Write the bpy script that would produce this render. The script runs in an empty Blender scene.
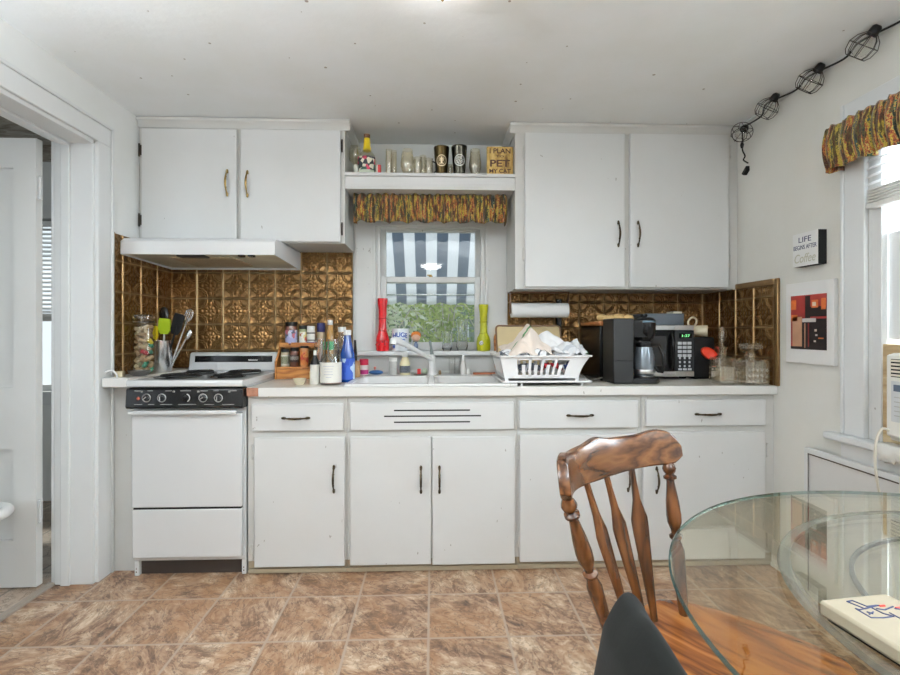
import bpy, bmesh, math, random
from mathutils import Vector, Matrix, Euler, noise
random.seed(7)
P1, P2, WORLD, D_FRONT, D_SIDE, D_HALL, D_PASS, SUN, EXPO, UP = 8, 22, 1.1, 52, 85, 6, 13, 1.8, 0.15, 125
sc = bpy.context.scene
C = sc.collection
PI = math.pi
# ---------------------------------------------------------------- camera model
EYE, FPX, YAW, HOR = 1.17, 490.0, 0.036, 330.0
CA, SA = math.cos(YAW), math.sin(YAW)
def ray(u):
    x = (u - 450.0) / FPX
    return x * CA + SA, CA - x * SA
def at(u, v, Y):
    dx, dy = ray(u); t = Y / dy
    return Vector((dx * t, Y, EYE + (HOR - v) * t / FPX))
def atX(u, v, X):
    dx, dy = ray(u); t = X / dx
    return Vector((X, dy * t, EYE + (HOR - v) * t / FPX))
def atZ(u, v, Z):
    dx, dy = ray(u); t = (Z - EYE) * FPX / (HOR - v)
    return Vector((dx * t, dy * t, Z))
cd = bpy.data.cameras.new('camera'); cam = bpy.data.objects.new('camera', cd); C.objects.link(cam)
cd.sensor_width = 36.0; cd.lens = FPX / 900 * 36.0; cd.clip_start = 0.02
cd.shift_y = (HOR - 337.5) / 900.0
cam.location = (0, 0, EYE); cam.rotation_euler = (PI / 2, 0, -YAW)
sc.camera = cam
# ---------------------------------------------------------------- constants of the room
YW, YF, YU = 2.99, 2.38, 2.67          # wall behind the counter, base fronts, wall cupboard fronts
XL, XR, ZC, YB = -1.563, 1.70, 2.30, -3.6
CT = 0.895                              # counter top
# ---------------------------------------------------------------- mesh builder
class MB:
    def __init__(s): s.bm = bmesh.new(); s.mi = 0; s.M = None
    def v(s, co):
        co = Vector(co)
        if s.M is not None: co = s.M @ co
        return s.bm.verts.new(co)
    def f(s, vs):
        try:
            fc = s.bm.faces.new(vs); fc.material_index = s.mi; return fc
        except ValueError: return None
    def face(s, pts): return s.f([s.v(p) for p in pts])
    def box(s, x0, x1, y0, y1, z0, z1):
        if x1 < x0: x0, x1 = x1, x0
        if y1 < y0: y0, y1 = y1, y0
        if z1 < z0: z0, z1 = z1, z0
        p = [s.v(c) for c in ((x0,y0,z0),(x1,y0,z0),(x1,y1,z0),(x0,y1,z0),(x0,y0,z1),(x1,y0,z1),(x1,y1,z1),(x0,y1,z1))]
        for q in ((3,2,1,0),(4,5,6,7),(0,1,5,4),(1,2,6,5),(2,3,7,6),(3,0,4,7)): s.f([p[i] for i in q])
        return s
    def prism(s, poly, d, fn):
        # poly: list of 2d points; fn(a, b, w) -> co ; extruded from w=d[0] to w=d[1]
        a = [s.v(fn(p[0], p[1], d[0])) for p in poly]; b = [s.v(fn(p[0], p[1], d[1])) for p in poly]
        n = len(poly); s.f(a[::-1]); s.f(b)
        for i in range(n): s.f([a[i], a[(i+1) % n], b[(i+1) % n], b[i]])
        return s
    def lathe(s, prof, c=(0,0,0), seg=24, axis='Z', cap=True):
        c = Vector(c); rings = []
        for r, z in prof:
            ring = []
            for i in range(seg):
                a = 2*PI*i/seg; x, y = r*math.cos(a), r*math.sin(a)
                co = {'Z': (x, y, z), 'Y': (x, -z, y), 'X': (z, x, y)}[axis]
                ring.append(s.v(c + Vector(co)))
            rings.append(ring)
        for k in range(len(rings)-1):
            for i in range(seg): s.f([rings[k][i], rings[k][(i+1)%seg], rings[k+1][(i+1)%seg], rings[k+1][i]])
        if cap:
            s.f(rings[0][::-1]); s.f(rings[-1])
        return s
    def tube(s, pts, r, seg=8, closed=False):
        pts = [Vector(p) for p in pts]; n = len(pts)
        rad = r if isinstance(r, (list, tuple)) else [r]*n
        rings = []; up = None
        for i, p in enumerate(pts):
            if closed: t = pts[(i+1)%n] - pts[i-1]
            else: t = pts[min(i+1,n-1)] - pts[max(i-1,0)]
            t.normalize()
            if up is None:
                up = t.orthogonal().normalized()
            else:
                up = (up - t*up.dot(t))
                up = up.normalized() if up.length > 1e-6 else t.orthogonal().normalized()
            b = t.cross(up)
            rings.append([s.v(p + (up*math.cos(2*PI*k/seg) + b*math.sin(2*PI*k/seg))*rad[i]) for k in range(seg)])
        for i in range(n if closed else n-1):
            A, B = rings[i], rings[(i+1)%n]
            for k in range(seg): s.f([A[k], A[(k+1)%seg], B[(k+1)%seg], B[k]])
        if not closed:
            s.f(rings[0][::-1]); s.f(rings[-1])
        return s
    def rod(s, a, b, prof, seg=16):
        # turned rod from a to b: prof = [(t 0..1, radius)]
        a, b = Vector(a), Vector(b)
        return s.tube([a + (b-a)*t for t, r in prof], [r for t, r in prof], seg)
    def grid(s, fn, nu, nv, closed_u=False):
        g = [[s.v(fn(i/nu, j/nv)) for j in range(nv+1)] for i in range(nu if closed_u else nu+1)]
        n = len(g)
        for i in range(n if closed_u else n-1):
            for j in range(nv): s.f([g[i][j], g[(i+1)%n][j], g[(i+1)%n][j+1], g[i][j+1]])
        return s
    def ball(s, c, r, sx=1, sy=1, sz=1, nu=16, nv=10):
        c = Vector(c)
        prof = [(max(1e-4, math.sin(PI*j/nv)), -math.cos(PI*j/nv)) for j in range(nv+1)]
        rings = [[s.v(c + Vector((q*r*sx*math.cos(2*PI*i/nu), q*r*sy*math.sin(2*PI*i/nu), z*r*sz))) for i in range(nu)] for q, z in prof]
        for k in range(nv):
            for i in range(nu): s.f([rings[k][i], rings[k][(i+1)%nu], rings[k+1][(i+1)%nu], rings[k+1][i]])
        s.f(rings[0][::-1]); s.f(rings[-1])
        return s
    def build(s, name, mats, parent=None, label=None, bevel=0, smooth=38, local=False, seg=2, loc=None, weld=True, solid=0):
        if not isinstance(mats, (list, tuple)): mats = [mats]
        bm = s.bm
        if weld: bmesh.ops.remove_doubles(bm, verts=bm.verts, dist=1e-6)
        bmesh.ops.recalc_face_normals(bm, faces=bm.faces)
        me = bpy.data.meshes.new(name)
        if local: off = Vector((0,0,0))
        elif parent is not None: off = wloc(parent)
        else:
            xs = [v.co for v in bm.verts]
            off = Vector(loc) if loc is not None else Vector(((min(p.x for p in xs)+max(p.x for p in xs))/2, (min(p.y for p in xs)+max(p.y for p in xs))/2, min(p.z for p in xs)))
        if not local:
            for v in bm.verts: v.co -= off
        bm.to_mesh(me); bm.free()
        for m in mats: me.materials.append(m)
        if smooth:
            for p in me.polygons: p.use_smooth = True
            me.set_sharp_from_angle(angle=math.radians(smooth))
        o = bpy.data.objects.new(name, me); C.objects.link(o)
        if parent is not None: o.parent = parent
        elif not local: o.location = off
        if label: o['label'] = label
        if solid:
            md = o.modifiers.new('thickness', 'SOLIDIFY'); md.thickness = solid; md.offset = 0
        if bevel:
            md = o.modifiers.new('edges', 'BEVEL'); md.width = bevel; md.segments = seg; md.limit_method = 'ANGLE'; md.angle_limit = math.radians(40)
            md.harden_normals = False
        return o
def wloc(o):
    L = Vector(o.location)
    while o.parent is not None:
        o = o.parent; L = L + Vector(o.location)
    return L
def thing(name, label, cat, loc=(0,0,0), group=None, rz=0):
    o = bpy.data.objects.new(name, None); C.objects.link(o); o.empty_display_size = .05
    o.location = loc; o.rotation_euler = (0,0,rz)
    o['label'] = label; o['category'] = cat
    if group: o['group'] = group
    return o
def tag(o, label, cat, group=None, kind=None):
    o['label'] = label; o['category'] = cat
    if group: o['group'] = group
    if kind: o['kind'] = kind
    return o
def struct(o): o['kind'] = 'structure'; return o
def txt(s, size, M, mat, name, parent, label=None, ext=0.0004, align='CENTER', fit=None, shear=0, bold=0):
    # lettering standing in the xy plane of M, turned to mesh
    cu = bpy.data.curves.new(name, 'FONT'); cu.body = s; cu.size = size; cu.align_x = align; cu.align_y = 'CENTER'; cu.extrude = ext; cu.shear = shear; cu.offset = bold*size
    tmp = bpy.data.objects.new('tmp_text', cu); C.objects.link(tmp)
    bpy.context.view_layer.update()
    dg = bpy.context.evaluated_depsgraph_get()
    me = bpy.data.meshes.new_from_object(tmp.evaluated_get(dg))
    bpy.data.objects.remove(tmp)
    if fit:
        xs = [v.co.x for v in me.vertices]; ys = [v.co.y for v in me.vertices]
        w, h = max(xs)-min(xs), max(ys)-min(ys); cx, cy = (max(xs)+min(xs))/2, (max(ys)+min(ys))/2
        for v in me.vertices:
            v.co.x = (v.co.x-cx)*fit[0]/w
            v.co.y = (v.co.y-cy)*fit[1]/h
    me.transform(Matrix.Translation(-wloc(parent)) @ M if parent is not None else M)
    me.materials.clear(); me.materials.append(mat)
    o = bpy.data.objects.new(name, me); C.objects.link(o)
    if parent is not None: o.parent = parent
    if label: o['label'] = label
    return o
def facing(c, nx=0, ny=-1):
    # matrix placing xy text upright at c with outward normal (nx, ny)
    z = Vector((nx, ny, 0)).normalized(); y = Vector((0,0,1)); x = y.cross(z)
    return Matrix(((x.x,y.x,z.x,c[0]),(x.y,y.y,z.y,c[1]),(x.z,y.z,z.z,c[2]),(0,0,0,1)))
# ---------------------------------------------------------------- material helper
class NT:
    def __init__(s, name):
        s.m = bpy.data.materials.new(name); s.m.use_nodes = True; s.t = s.m.node_tree; s.t.nodes.clear()
        s.out = s.t.nodes.new('ShaderNodeOutputMaterial')
    def n(s, typ, props=None, **ins):
        nd = s.t.nodes.new('ShaderNode'+typ)
        for k, v in (props or {}).items(): setattr(nd, k, v)
        for k, v in ins.items():
            key = int(k[1:]) if k[0] == '_' and k[1:].isdigit() else k.replace('_', ' ')
            inp = nd.inputs[key]
            if isinstance(v, bpy.types.NodeSocket): s.t.links.new(v, inp)
            else:
                if inp.type == 'RGBA' and len(v) == 3: v = (*v, 1)
                inp.default_value = v
        return nd
    def math(s, op, a, b=0.0, c=0.0, clamp=False):
        nd = s.n('Math', {'operation': op, 'use_clamp': clamp}, _0=a, _1=b, _2=c); return nd.outputs[0]
    def ramp(s, fac, stops, interp='LINEAR'):
        nd = s.n('ValToRGB', None, Fac=fac); cr = nd.color_ramp; cr.interpolation = interp
        while len(cr.elements) > 1: cr.elements.remove(cr.elements[-1])
        for i, (p, c) in enumerate(stops):
            e = cr.elements[0] if i == 0 else cr.elements.new(p)
            e.position = p; e.color = (*c, 1) if len(c) == 3 else c
        return nd.outputs['Color']
    def mix(s, fac, a, b, mode='MIX'):
        nd = s.n('Mix', {'data_type': 'RGBA', 'blend_type': mode})
        for i, v in ((0, fac), (6, a), (7, b)):
            if isinstance(v, bpy.types.NodeSocket): s.t.links.new(v, nd.inputs[i])
            else: nd.inputs[i].default_value = (*v, 1) if i else v
        return nd.outputs[2]
    def coord(s, kind='Object', scale=None, loc=None, rot=None):
        o = s.n('TexCoord').outputs[kind]
        if scale or loc or rot:
            mp = s.n('Mapping', None, Vector=o)
            if scale: mp.inputs['Scale'].default_value = scale if isinstance(scale, (tuple, list)) else (scale,)*3
            if loc: mp.inputs['Location'].default_value = loc
            if rot: mp.inputs['Rotation'].default_value = rot
            o = mp.outputs[0]
        return o
    def world(s): return s.n('NewGeometry').outputs['Position']
    def noise(s, vec, scale=5, detail=4, rough=.55, dist=0):
        nd = s.n('TexNoise', None, Vector=vec, Scale=scale, Detail=detail, Roughness=rough, Distortion=dist); return nd.outputs['Fac']
    def bump(s, h, strength=.3, dist=.01, normal=None):
        nd = s.n('Bump', None, Height=h, Strength=strength, Distance=dist)
        if normal: s.t.links.new(normal, nd.inputs['Normal'])
        return nd.outputs[0]
    def bsdf(s, **k):
        nd = s.n('BsdfPrincipled', None, **k); s.t.links.new(nd.outputs[0], s.out.inputs[0]); return s.m
def flat(name, col, rough=.5, metal=0, var=.06, vs=20, bump=0, spec=.5, coat=0):
    t = NT(name); co = t.coord('Object')
    n = t.noise(co, vs, 3)
    c = t.mix(n, tuple(max(0, x*(1-var)) for x in col), tuple(min(1, x*(1+var)) for x in col))
    k = dict(Base_Color=c, Roughness=rough, Metallic=metal, Specular_IOR_Level=spec, Coat_Weight=coat)
    if bump: k['Normal'] = t.bump(n, bump, .002)
    return t.bsdf(**k)
def paint(name, col, rough=.42, chips=True, dirt=.5, seed=0):
    # painted wood: faint brush marks, grime blotches, a few knocked-off flecks
    t = NT(name); co = t.world()
    sh = t.n('Mapping', None, Vector=co); sh.inputs['Location'].default_value = (seed*3.1, seed*1.7, seed*.9); co = sh.outputs[0]
    g = t.noise(co, 3.0, 5, .6)
    gm = t.ramp(g, [(.35, (0,0,0)), (.75, (1,1,1))])
    dirty = tuple(x*y for x, y in zip(col, (.89, .88, .85)))
    gmv = t.math('MULTIPLY', t.n('RGBToBW', None, Color=gm).outputs[0], dirt)
    c = t.mix(gmv, col, dirty)
    if chips:
        st = t.n('Mapping', None, Vector=co); st.inputs['Scale'].default_value = (1.0, 1.0, .55)
        f = t.noise(st.outputs[0], 46, 2, .5); f2 = t.noise(co, 4.5, 2)
        ff = t.math('MULTIPLY', f, t.math('ADD', t.math('MULTIPLY', f2, .5), .75))
        k = t.math('GREATER_THAN', ff, .778)
        c = t.mix(t.math('MULTIPLY', k, .6), c, (.22, .19, .15))
    br = t.n('Mapping', None, Vector=co); br.inputs['Scale'].default_value = (1, 1, .12)
    b = t.noise(br.outputs[0], 120, 2)
    return t.bsdf(Base_Color=c, Roughness=rough, Normal=t.bump(b, .06, .002))
W_CAB = paint('cabinet_white_paint', (.69, .70, .70), .4, True, .35)
W_FRM = paint('cabinet_frame_paint', (.62, .62, .60), .42, True, .6, 3)
W_TRIM = paint('trim_white_gloss', (.76, .775, .78), .3, False, .4, 5)
W_TRIM2 = paint('window_trim_paint', (.72, .73, .725), .36, True, .5, 6)
W_DOOR = paint('door_paint', (.80, .80, .785), .34, False, .4, 9)
W_HOOD = flat('hood_enamel', (.74, .75, .755), .3, 0, .03, 6)
ENAMEL = flat('range_enamel', (.72, .735, .745), .18, 0, .02, 5, coat=.3)
GREY_EN = flat('sink_porcelain', (.80, .80, .79), .2, 0, .03, 8)
PLASTIC_W = flat('white_plastic', (.84, .84, .84), .35, 0, .02)
PLASTIC_C = flat('cream_plastic', (.74, .68, .54), .4, 0, .04)
BLACK = flat('black_plastic', (.006, .006, .0065), .25, 0, .2, spec=.3)
BLACK_G = flat('black_gloss', (.004, .004, .0045), .15, 0, .1, spec=.25)
BLACK_M = flat('black_matt', (.008, .008, .008), .6, 0, .2, spec=.2)
DGREY = flat('charcoal_plastic', (.022, .024, .027), .4, 0, .1, spec=.3)
STEEL = flat('stainless_steel', (.62, .62, .61), .25, 1, .05, 40)
STEEL_B = flat('brushed_silver', (.66, .66, .66), .32, 1, .06, 60)
CHROME = flat('chrome', (.8, .8, .8), .08, 1, .02)
BRASS = flat('aged_brass', (.33, .23, .085), .34, 1, .5, 90)
PULLM = flat('antique_bronze_pull', (.060, .042, .022), .38, .85, .6, 90)
IRON = flat('dark_iron', (.045, .036, .028), .45, .7, .4, 60)
RED = flat('red_glaze', (.58, .008, .012), .18, 0, .12, 25, coat=.4)
REDSIL = flat('red_silicone', (.80, .07, .03), .45, 0, .05)
BLUE_INK = flat('blue_ink', (.03, .10, .42), .5, 0, .1)
NAVY = flat('navy_print', (.02, .03, .09), .5, 0, .1)
CREAM = flat('cream_ceramic', (.72, .64, .46), .3, 0, .05)
TAN = flat('tan_enamel_tray', (.62, .49, .27), .35, 0, .10, 9)
BROWN = flat('brown_rim', (.16, .075, .03), .35, 0, .15)
WHITE_INK = flat('white_print', (.85, .85, .83), .5, 0, .02)
GREY_INK = flat('pale_grey_print', (.45, .45, .43), .5, 0, .03)
CAP_W = flat('white_cap', (.86, .86, .84), .4, 0, .02)
CAP_K = flat('black_cap', (.008, .007, .0065), .4, 0, .1, spec=.3)
GREEN_L = flat('green_label', (.05, .38, .14), .45, 0, .2)
YELLOW = flat('yellow_silicone', (.85, .62, .02), .4, 0, .05)
LIME = flat('lime_silicone', (.48, .66, .03), .4, 0, .08)
def wood(name, dark, mid, lite, rough=.3, scale=6, axis='X', coat=.2, ring=9.0, coordk='Object'):
    t = NT(name); co = t.coord(coordk)
    mp = t.n('Mapping', None, Vector=co)
    s = {'X': (.16, 1, 1), 'Y': (1, .16, 1), 'Z': (1, 1, .16)}[axis]; mp.inputs['Scale'].default_value = s
    warp = t.noise(mp.outputs[0], scale, 4, .5)
    rg = t.math('FRACT', t.math('MULTIPLY', warp, ring))
    tri = t.math('ABSOLUTE', t.math('SUBTRACT', t.math('MULTIPLY', rg, 2), 1))
    fine = t.n('Mapping', None, Vector=co); fine.inputs['Scale'].default_value = {'X': (.04, 1, 1), 'Y': (1, .04, 1), 'Z': (1, 1, .04)}[axis]
    fn = t.noise(fine.outputs[0], 130, 3)
    k = t.math('ADD', t.math('MULTIPLY', tri, .65), t.math('MULTIPLY', fn, .45))
    c = t.ramp(k, [(.15, dark), (.5, mid), (.95, lite)])
    return t.bsdf(Base_Color=c, Roughness=rough, Coat_Weight=coat*.6, Coat_Roughness=.2, Specular_IOR_Level=.35, Normal=t.bump(fn, .05, .002))
def glass(name, col=(1,1,1), rough=.0, ior=1.45):
    t = NT(name)
    return t.bsdf(Base_Color=col, Roughness=rough, IOR=ior, Transmission_Weight=1.0)
def pane(name, tint=(.97, .985, .98), refl=1.0, ior=1.5, frost=0):
    # thin sheet: lets light straight through, mirrors by angle
    t = NT(name)
    ge = t.n('NewGeometry'); dt = t.n('VectorMath', {'operation': 'DOT_PRODUCT'}, _0=ge.outputs['Normal'], _1=ge.outputs['Incoming'])
    inv = t.math('SUBTRACT', 1.0, t.math('ABSOLUTE', dt.outputs['Value']), clamp=True)
    fr = t.math('ADD', .045, t.math('MULTIPLY', .955, t.math('POWER', inv, 5.0)))
    tr = t.n('BsdfTransparent', None, Color=tint); gl = t.n('BsdfGlossy', None, Color=(1,1,1), Roughness=0.0)
    mx = t.n('MixShader', None, Fac=t.math('MULTIPLY', fr, refl, clamp=True), _1=tr.outputs[0], _2=gl.outputs[0])
    res = mx.outputs[0]
    if frost: res = t.n('MixShader', None, Fac=frost, _1=res, _2=t.n('BsdfDiffuse', None, Color=(.66, .56, .42)).outputs[0]).outputs[0]
    t.t.links.new(res, t.out.inputs[0]); return t.m
GLASS = glass('clear_glass'); CUTG = pane('cut_crystal', (.955, .93, .87), 2.8, frost=.085)
WPANE = pane('window_pane', (.96, .98, .98), 1.0)
TABLEG = pane('table_glass', (.985, .972, .885), 1.3)
TABLEE = flat('green_glass_edge', (.10, .27, .26), .1, 0, .15, 12)
JARG = pane('thin_jar_glass', (.93, .95, .94), 1.2)
def printed(name, stops, scale=60, rough=.5):
    t = NT(name); mp = t.coord('Object', (1, 1, .55)); vo = t.n('TexVoronoi', {'distance': 'CHEBYCHEV'}, Vector=mp, Scale=scale)
    return t.bsdf(Base_Color=t.ramp(t.n('RGBToBW', None, Color=vo.outputs['Color']).outputs[0], stops, 'CONSTANT'), Roughness=rough)
def liquid(name, col): return glass(name, col, .02, 1.33)
# ================================================================ surfaces of the room
def wallmat(name, col, bumpk=.10, rough=.6, spots=.0, var=.05, scale=2.2):
    t = NT(name); co = t.world()
    g = t.noise(co, scale, 5, .6); c = t.mix(t.ramp(g, [(.3,(0,0,0)),(.75,(1,1,1))]), col, tuple(x*y for x, y in zip(col, (1-var*1.2, 1-var*1.3, 1-var*2))))
    if spots:
        vo = t.n('TexVoronoi', {'feature': 'F1', 'voronoi_dimensions': '2D'}, Vector=co, Scale=7.0, Randomness=1.0)
        sel = t.n('SeparateColor', None, Color=vo.outputs['Color'])
        dot = t.math('LESS_THAN', vo.outputs['Distance'], t.math('MULTIPLY', sel.outputs[1], .05))
        few = t.math('MULTIPLY', dot, t.math('GREATER_THAN', sel.outputs[0], .70))
        c = t.mix(t.math('MULTIPLY', few, spots), c, (.30, .26, .20))
    b = t.math('ADD', t.noise(co, 26, 4, .6), t.math('MULTIPLY', t.noise(co, 5, 3), .8))
    return t.bsdf(Base_Color=c, Roughness=rough, Normal=t.bump(b, bumpk, .01))
M_CEIL = wallmat('ceiling_plaster', (.86, .885, .90), .12, .7, .8, .06)
M_WALL = wallmat('wall_plaster', (.83, .845, .845), .12, .45, .25, .05)
M_WALLR = wallmat('side_wall_plaster', (.78, .775, .74), .14, .5, .45, .06)
def floormat(name, sx, sy, ox, oy, grout, stops, rot=0):
    t = NT(name); pos = t.world()
    sp = t.n('SeparateXYZ', None, Vector=pos)
    u = t.math('DIVIDE', t.math('SUBTRACT', sp.outputs[0], ox), sx); w = t.math('DIVIDE', t.math('SUBTRACT', sp.outputs[1], oy), sy)
    def edge(a):
        fr = t.math('FRACT', a); return t.math('SUBTRACT', .5, t.math('ABSOLUTE', t.math('SUBTRACT', fr, .5)))
    e = t.math('MINIMUM', edge(u), edge(w))
    jit = t.math('MULTIPLY', t.math('SUBTRACT', t.noise(pos, 60, 2), .5), .012)
    g = t.math('SUBTRACT', 1, t.n('MapRange', {'interpolation_type': 'SMOOTHSTEP'}, Value=t.math('ADD', e, jit), From_Min=.010, From_Max=.022).outputs[0])
    cell = t.n('CombineXYZ', None, X=t.math('FLOOR', u), Y=t.math('FLOOR', w), Z=0.0)
    wn = t.n('TexWhiteNoise', {'noise_dimensions': '3D'}, Vector=cell.outputs[0])
    off = t.n('VectorMath', {'operation': 'SCALE'}, _0=wn.outputs['Color']); off.inputs['Scale'].default_value = 7.0
    vec = t.n('VectorMath', {'operation': 'ADD'}, _0=pos, _1=off.outputs[0]).outputs[0]
    # slate clefts: stretched, warped layers
    sw = t.n('SeparateColor', None, Color=wn.outputs['Color'])
    rv = t.n('VectorRotate', {'rotation_type': 'Z_AXIS'}, Vector=vec, Angle=t.math('MULTIPLY', sw.outputs[2], 1.6)).outputs[0]
    st = t.n('Mapping', None, Vector=rv); st.inputs['Scale'].default_value = (1.0, 1.7, 1)
    n1 = t.noise(st.outputs[0], 4.4, 8, .66, 1.2)
    n2 = t.noise(st.outputs[0], 13, 5, .6, .8)
    k = t.math('ADD', t.math('MULTIPLY', n1, .75), t.math('MULTIPLY', n2, .35))
    lay = t.math('FRACT', t.math('MULTIPLY', t.noise(st.outputs[0], 3.4, 7, .6, 1.4), 8.0))
    k = t.math('ADD', k, t.math('MULTIPLY', t.math('SUBTRACT', lay, .5), .11))
    k = t.math('ADD', k, t.math('MULTIPLY', t.math('SUBTRACT', sw.outputs[0], .5), .05))
    c = t.ramp(k, stops)
    hue = t.noise(rv, 3.0, 4, .6, .6)
    c = t.mix(t.ramp(hue, [(.46,(0,0,0)),(.60,(.55,.55,.55))]), c, (.34, .17, .075), 'MIX')
    # crackle-like dark clefts
    cl = t.math('ABSOLUTE', t.math('SUBTRACT', t.noise(st.outputs[0], 6.5, 6, .65, 1.5), .5))
    clf = t.n('MapRange', None, Value=cl, From_Min=0.0, From_Max=.020, To_Min=1.0, To_Max=0.0).outputs[0]
    c = t.mix(t.math('MULTIPLY', clf, .7), c, (.07, .042, .028))
    c = t.mix(t.math('MULTIPLY', g, .85), c, grout)
    h = t.math('SUBTRACT', t.math('MULTIPLY', n2, .5), t.math('ADD', t.math('MULTIPLY', g, .5), t.math('MULTIPLY', clf, .3)))
    return t.bsdf(Base_Color=c, Roughness=t.math('ADD', .30, t.math('MULTIPLY', n2, .22)), Normal=t.bump(h, .22, .004))
M_FLOOR = floormat('slate_pattern_vinyl', .305, .309, -.015, 2.17, (.38, .30, .235),
    [(.40, (.080, .042, .025)), (.47, (.205, .112, .066)), (.545, (.35, .218, .138)), (.61, (.45, .32, .215)), (.70, (.63, .50, .375))])
M_FLOOR2 = floormat('pale_hall_tile', .33, .33, -1.9, 2.1, (.22, .19, .16),
    [(.25, (.30, .22, .16)), (.45, (.48, .39, .31)), (.6, (.58, .49, .40)), (.8, (.66, .58, .49))])
# bronze pressed-tin panel: raised relief in tiles, with the border highlight put into the colour
def tinmat(name, ax, ox, oz, size=.1545):
    t = NT(name); sp = t.n('SeparateXYZ', None, Vector=t.world())
    u = t.math('FRACT', t.math('DIVIDE', t.math('SUBTRACT', sp.outputs[ax], ox), size)); w = t.math('FRACT', t.math('DIVIDE', t.math('SUBTRACT', sp.outputs[2], oz), size))
    m = t.math
    a = m('SUBTRACT', u, .5); b = m('SUBTRACT', w, .5); aa = m('ABSOLUTE', a); ab = m('ABSOLUTE', b)
    def ridge(d, wdt):   # 1 at d=0 falling to 0 at |d|=wdt
        return m('SUBTRACT', 1, m('DIVIDE', m('ABSOLUTE', d), wdt), clamp=True)
    def hyp(x, y): return m('SQRT', m('ADD', m('MULTIPLY', x, x), m('MULTIPLY', y, y)))
    mx = m('MAXIMUM', aa, ab)
    border = ridge(m('SUBTRACT', mx, .49), .030)
    bead = ridge(m('SUBTRACT', mx, .44), .016)
    r = hyp(a, b)
    ctr = m('MULTIPLY', ridge(r, .09), .8)
    # four fleur scrolls from the corners, four leaf lobes on the axes
    rc = hyp(m('SUBTRACT', aa, .46), m('SUBTRACT', ab, .46))
    arc1 = ridge(m('SUBTRACT', rc, .36), .03); arc2 = ridge(m('SUBTRACT', rc, .28), .022); arc3 = m('MULTIPLY', ridge(rc, .13), .9)
    d1 = hyp(m('SUBTRACT', aa, .0), m('SUBTRACT', ab, .31)); d2 = hyp(m('SUBTRACT', aa, .31), ab)
    lobe = m('MAXIMUM', ridge(d1, .085), ridge(d2, .085))
    th = m('ARCTAN2', b, a); petals = m('MULTIPLY', m('ABSOLUTE', m('COSINE', m('MULTIPLY', th, 4))), ridge(m('SUBTRACT', r, .15), .085))
    s1 = hyp(m('SUBTRACT', aa, .27), m('SUBTRACT', ab, .17)); s2 = hyp(m('SUBTRACT', aa, .17), m('SUBTRACT', ab, .27))
    curl = m('MAXIMUM', ridge(m('SUBTRACT', s1, .045), .022), ridge(m('SUBTRACT', s2, .045), .022))
    h = border
    for x in (m('MULTIPLY', bead, .35), m('MULTIPLY', arc1, .55), m('MULTIPLY', arc2, .45), m('MULTIPLY', arc3, .6), m('MULTIPLY', ctr, .6), m('MULTIPLY', lobe, .5), m('MULTIPLY', petals, .5), m('MULTIPLY', curl, .6)):
        h = m('MAXIMUM', h, x)
    age = t.noise(t.world(), 9, 4, .6)
    base = t.mix(age, (.25, .13, .047), (.45, .26, .095))
    # the finish is antiqued: dark glaze lies in the recesses of the relief
    c = t.mix(t.n('MapRange', None, Value=h, From_Min=0.0, From_Max=.55).outputs[0], t.mix(.6, base, (.11, .056, .021)), base)
    c = t.mix(m('MULTIPLY', border, .85), c, (.62, .45, .25))  # ridge borders lighter: wear, plus a highlight painted into the colour
    hs = m('POWER', h, .8)
    return t.bsdf(Base_Color=c, Metallic=.85, Roughness=.33, Normal=t.bump(hs, .9, .007))
TIN_B = tinmat('bronze_tin_panel', 0, XL, CT)
TIN_S = tinmat('bronze_tin_side_panel', 1, YW, CT)
TIN_R = tinmat('bronze_tin_other_panel', 0, .131, CT - .02)
TIN_RS = tinmat('bronze_tin_return_panel', 1, YW, CT - .02)
# ================================================================ shell
def slab(name, boxes, mat, kind=True):
    m = MB()
    for b in boxes: m.box(*b)
    o = m.build(name, mat, smooth=0, weld=False)
    return struct(o)
WT = .17
slab('floor', [(XL-WT-.01, XR+.1, YB-.1, YW+.1, -.08, 0)], M_FLOOR)
slab('ceiling', [(XL-.1, XR+.1, YB-.1, YW+.1, ZC, ZC+.1)], M_CEIL)
# window opening above the sink
WX0, WX1, WZ0, WZ1 = -.345, .325, 1.045, 1.805
slab('wall_back', [(XL-WT, WX0, YW, YW+.14, -.02, ZC), (WX1, XR+.12, YW, YW+.14, -.02, ZC), (WX0, WX1, YW, YW+.14, -.02, WZ0), (WX0, WX1, YW, YW+.14, WZ1, ZC)], M_WALL)
DY0, DY1, DZ = 1.50, 2.328, 2.048          # doorway in the wall with the open door
RY0, RY1, RZ0, RZ1 = .93, 1.852, .745, 1.99  # side window
BY0, BY1, BZ0, BZ1 = -2.75, -1.05, .75, 2.05  # added unseen windows on both sides of the dining end
slab('wall_left', [(XL-WT, XL, DY1, YW, -.02, ZC), (XL-WT, XL, BY1, DY0, -.02, ZC), (XL-WT, XL, DY0, DY1, DZ, ZC), (XL-WT, XL, YB, BY0, -.02, ZC), (XL-WT, XL, BY0, BY1, -.02, BZ0), (XL-WT, XL, BY0, BY1, BZ1, ZC)], M_WALL)
slab('wall_right', [(XR, XR+.14, RY1, YW+.14, -.02, ZC), (XR, XR+.14, BY1, RY0, -.02, ZC), (XR, XR+.14, RY0, RY1, -.02, RZ0), (XR, XR+.14, RY0, RY1, RZ1, ZC), (XR, XR+.14, YB, BY0, -.02, ZC), (XR, XR+.14, BY0, BY1, -.02, BZ0), (XR, XR+.14, BY0, BY1, BZ1, ZC)], M_WALLR)
slab('wall_front', [(XL-WT, XR+.12, YB-.14, YB, -.02, ZC)], M_WALL)
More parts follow.
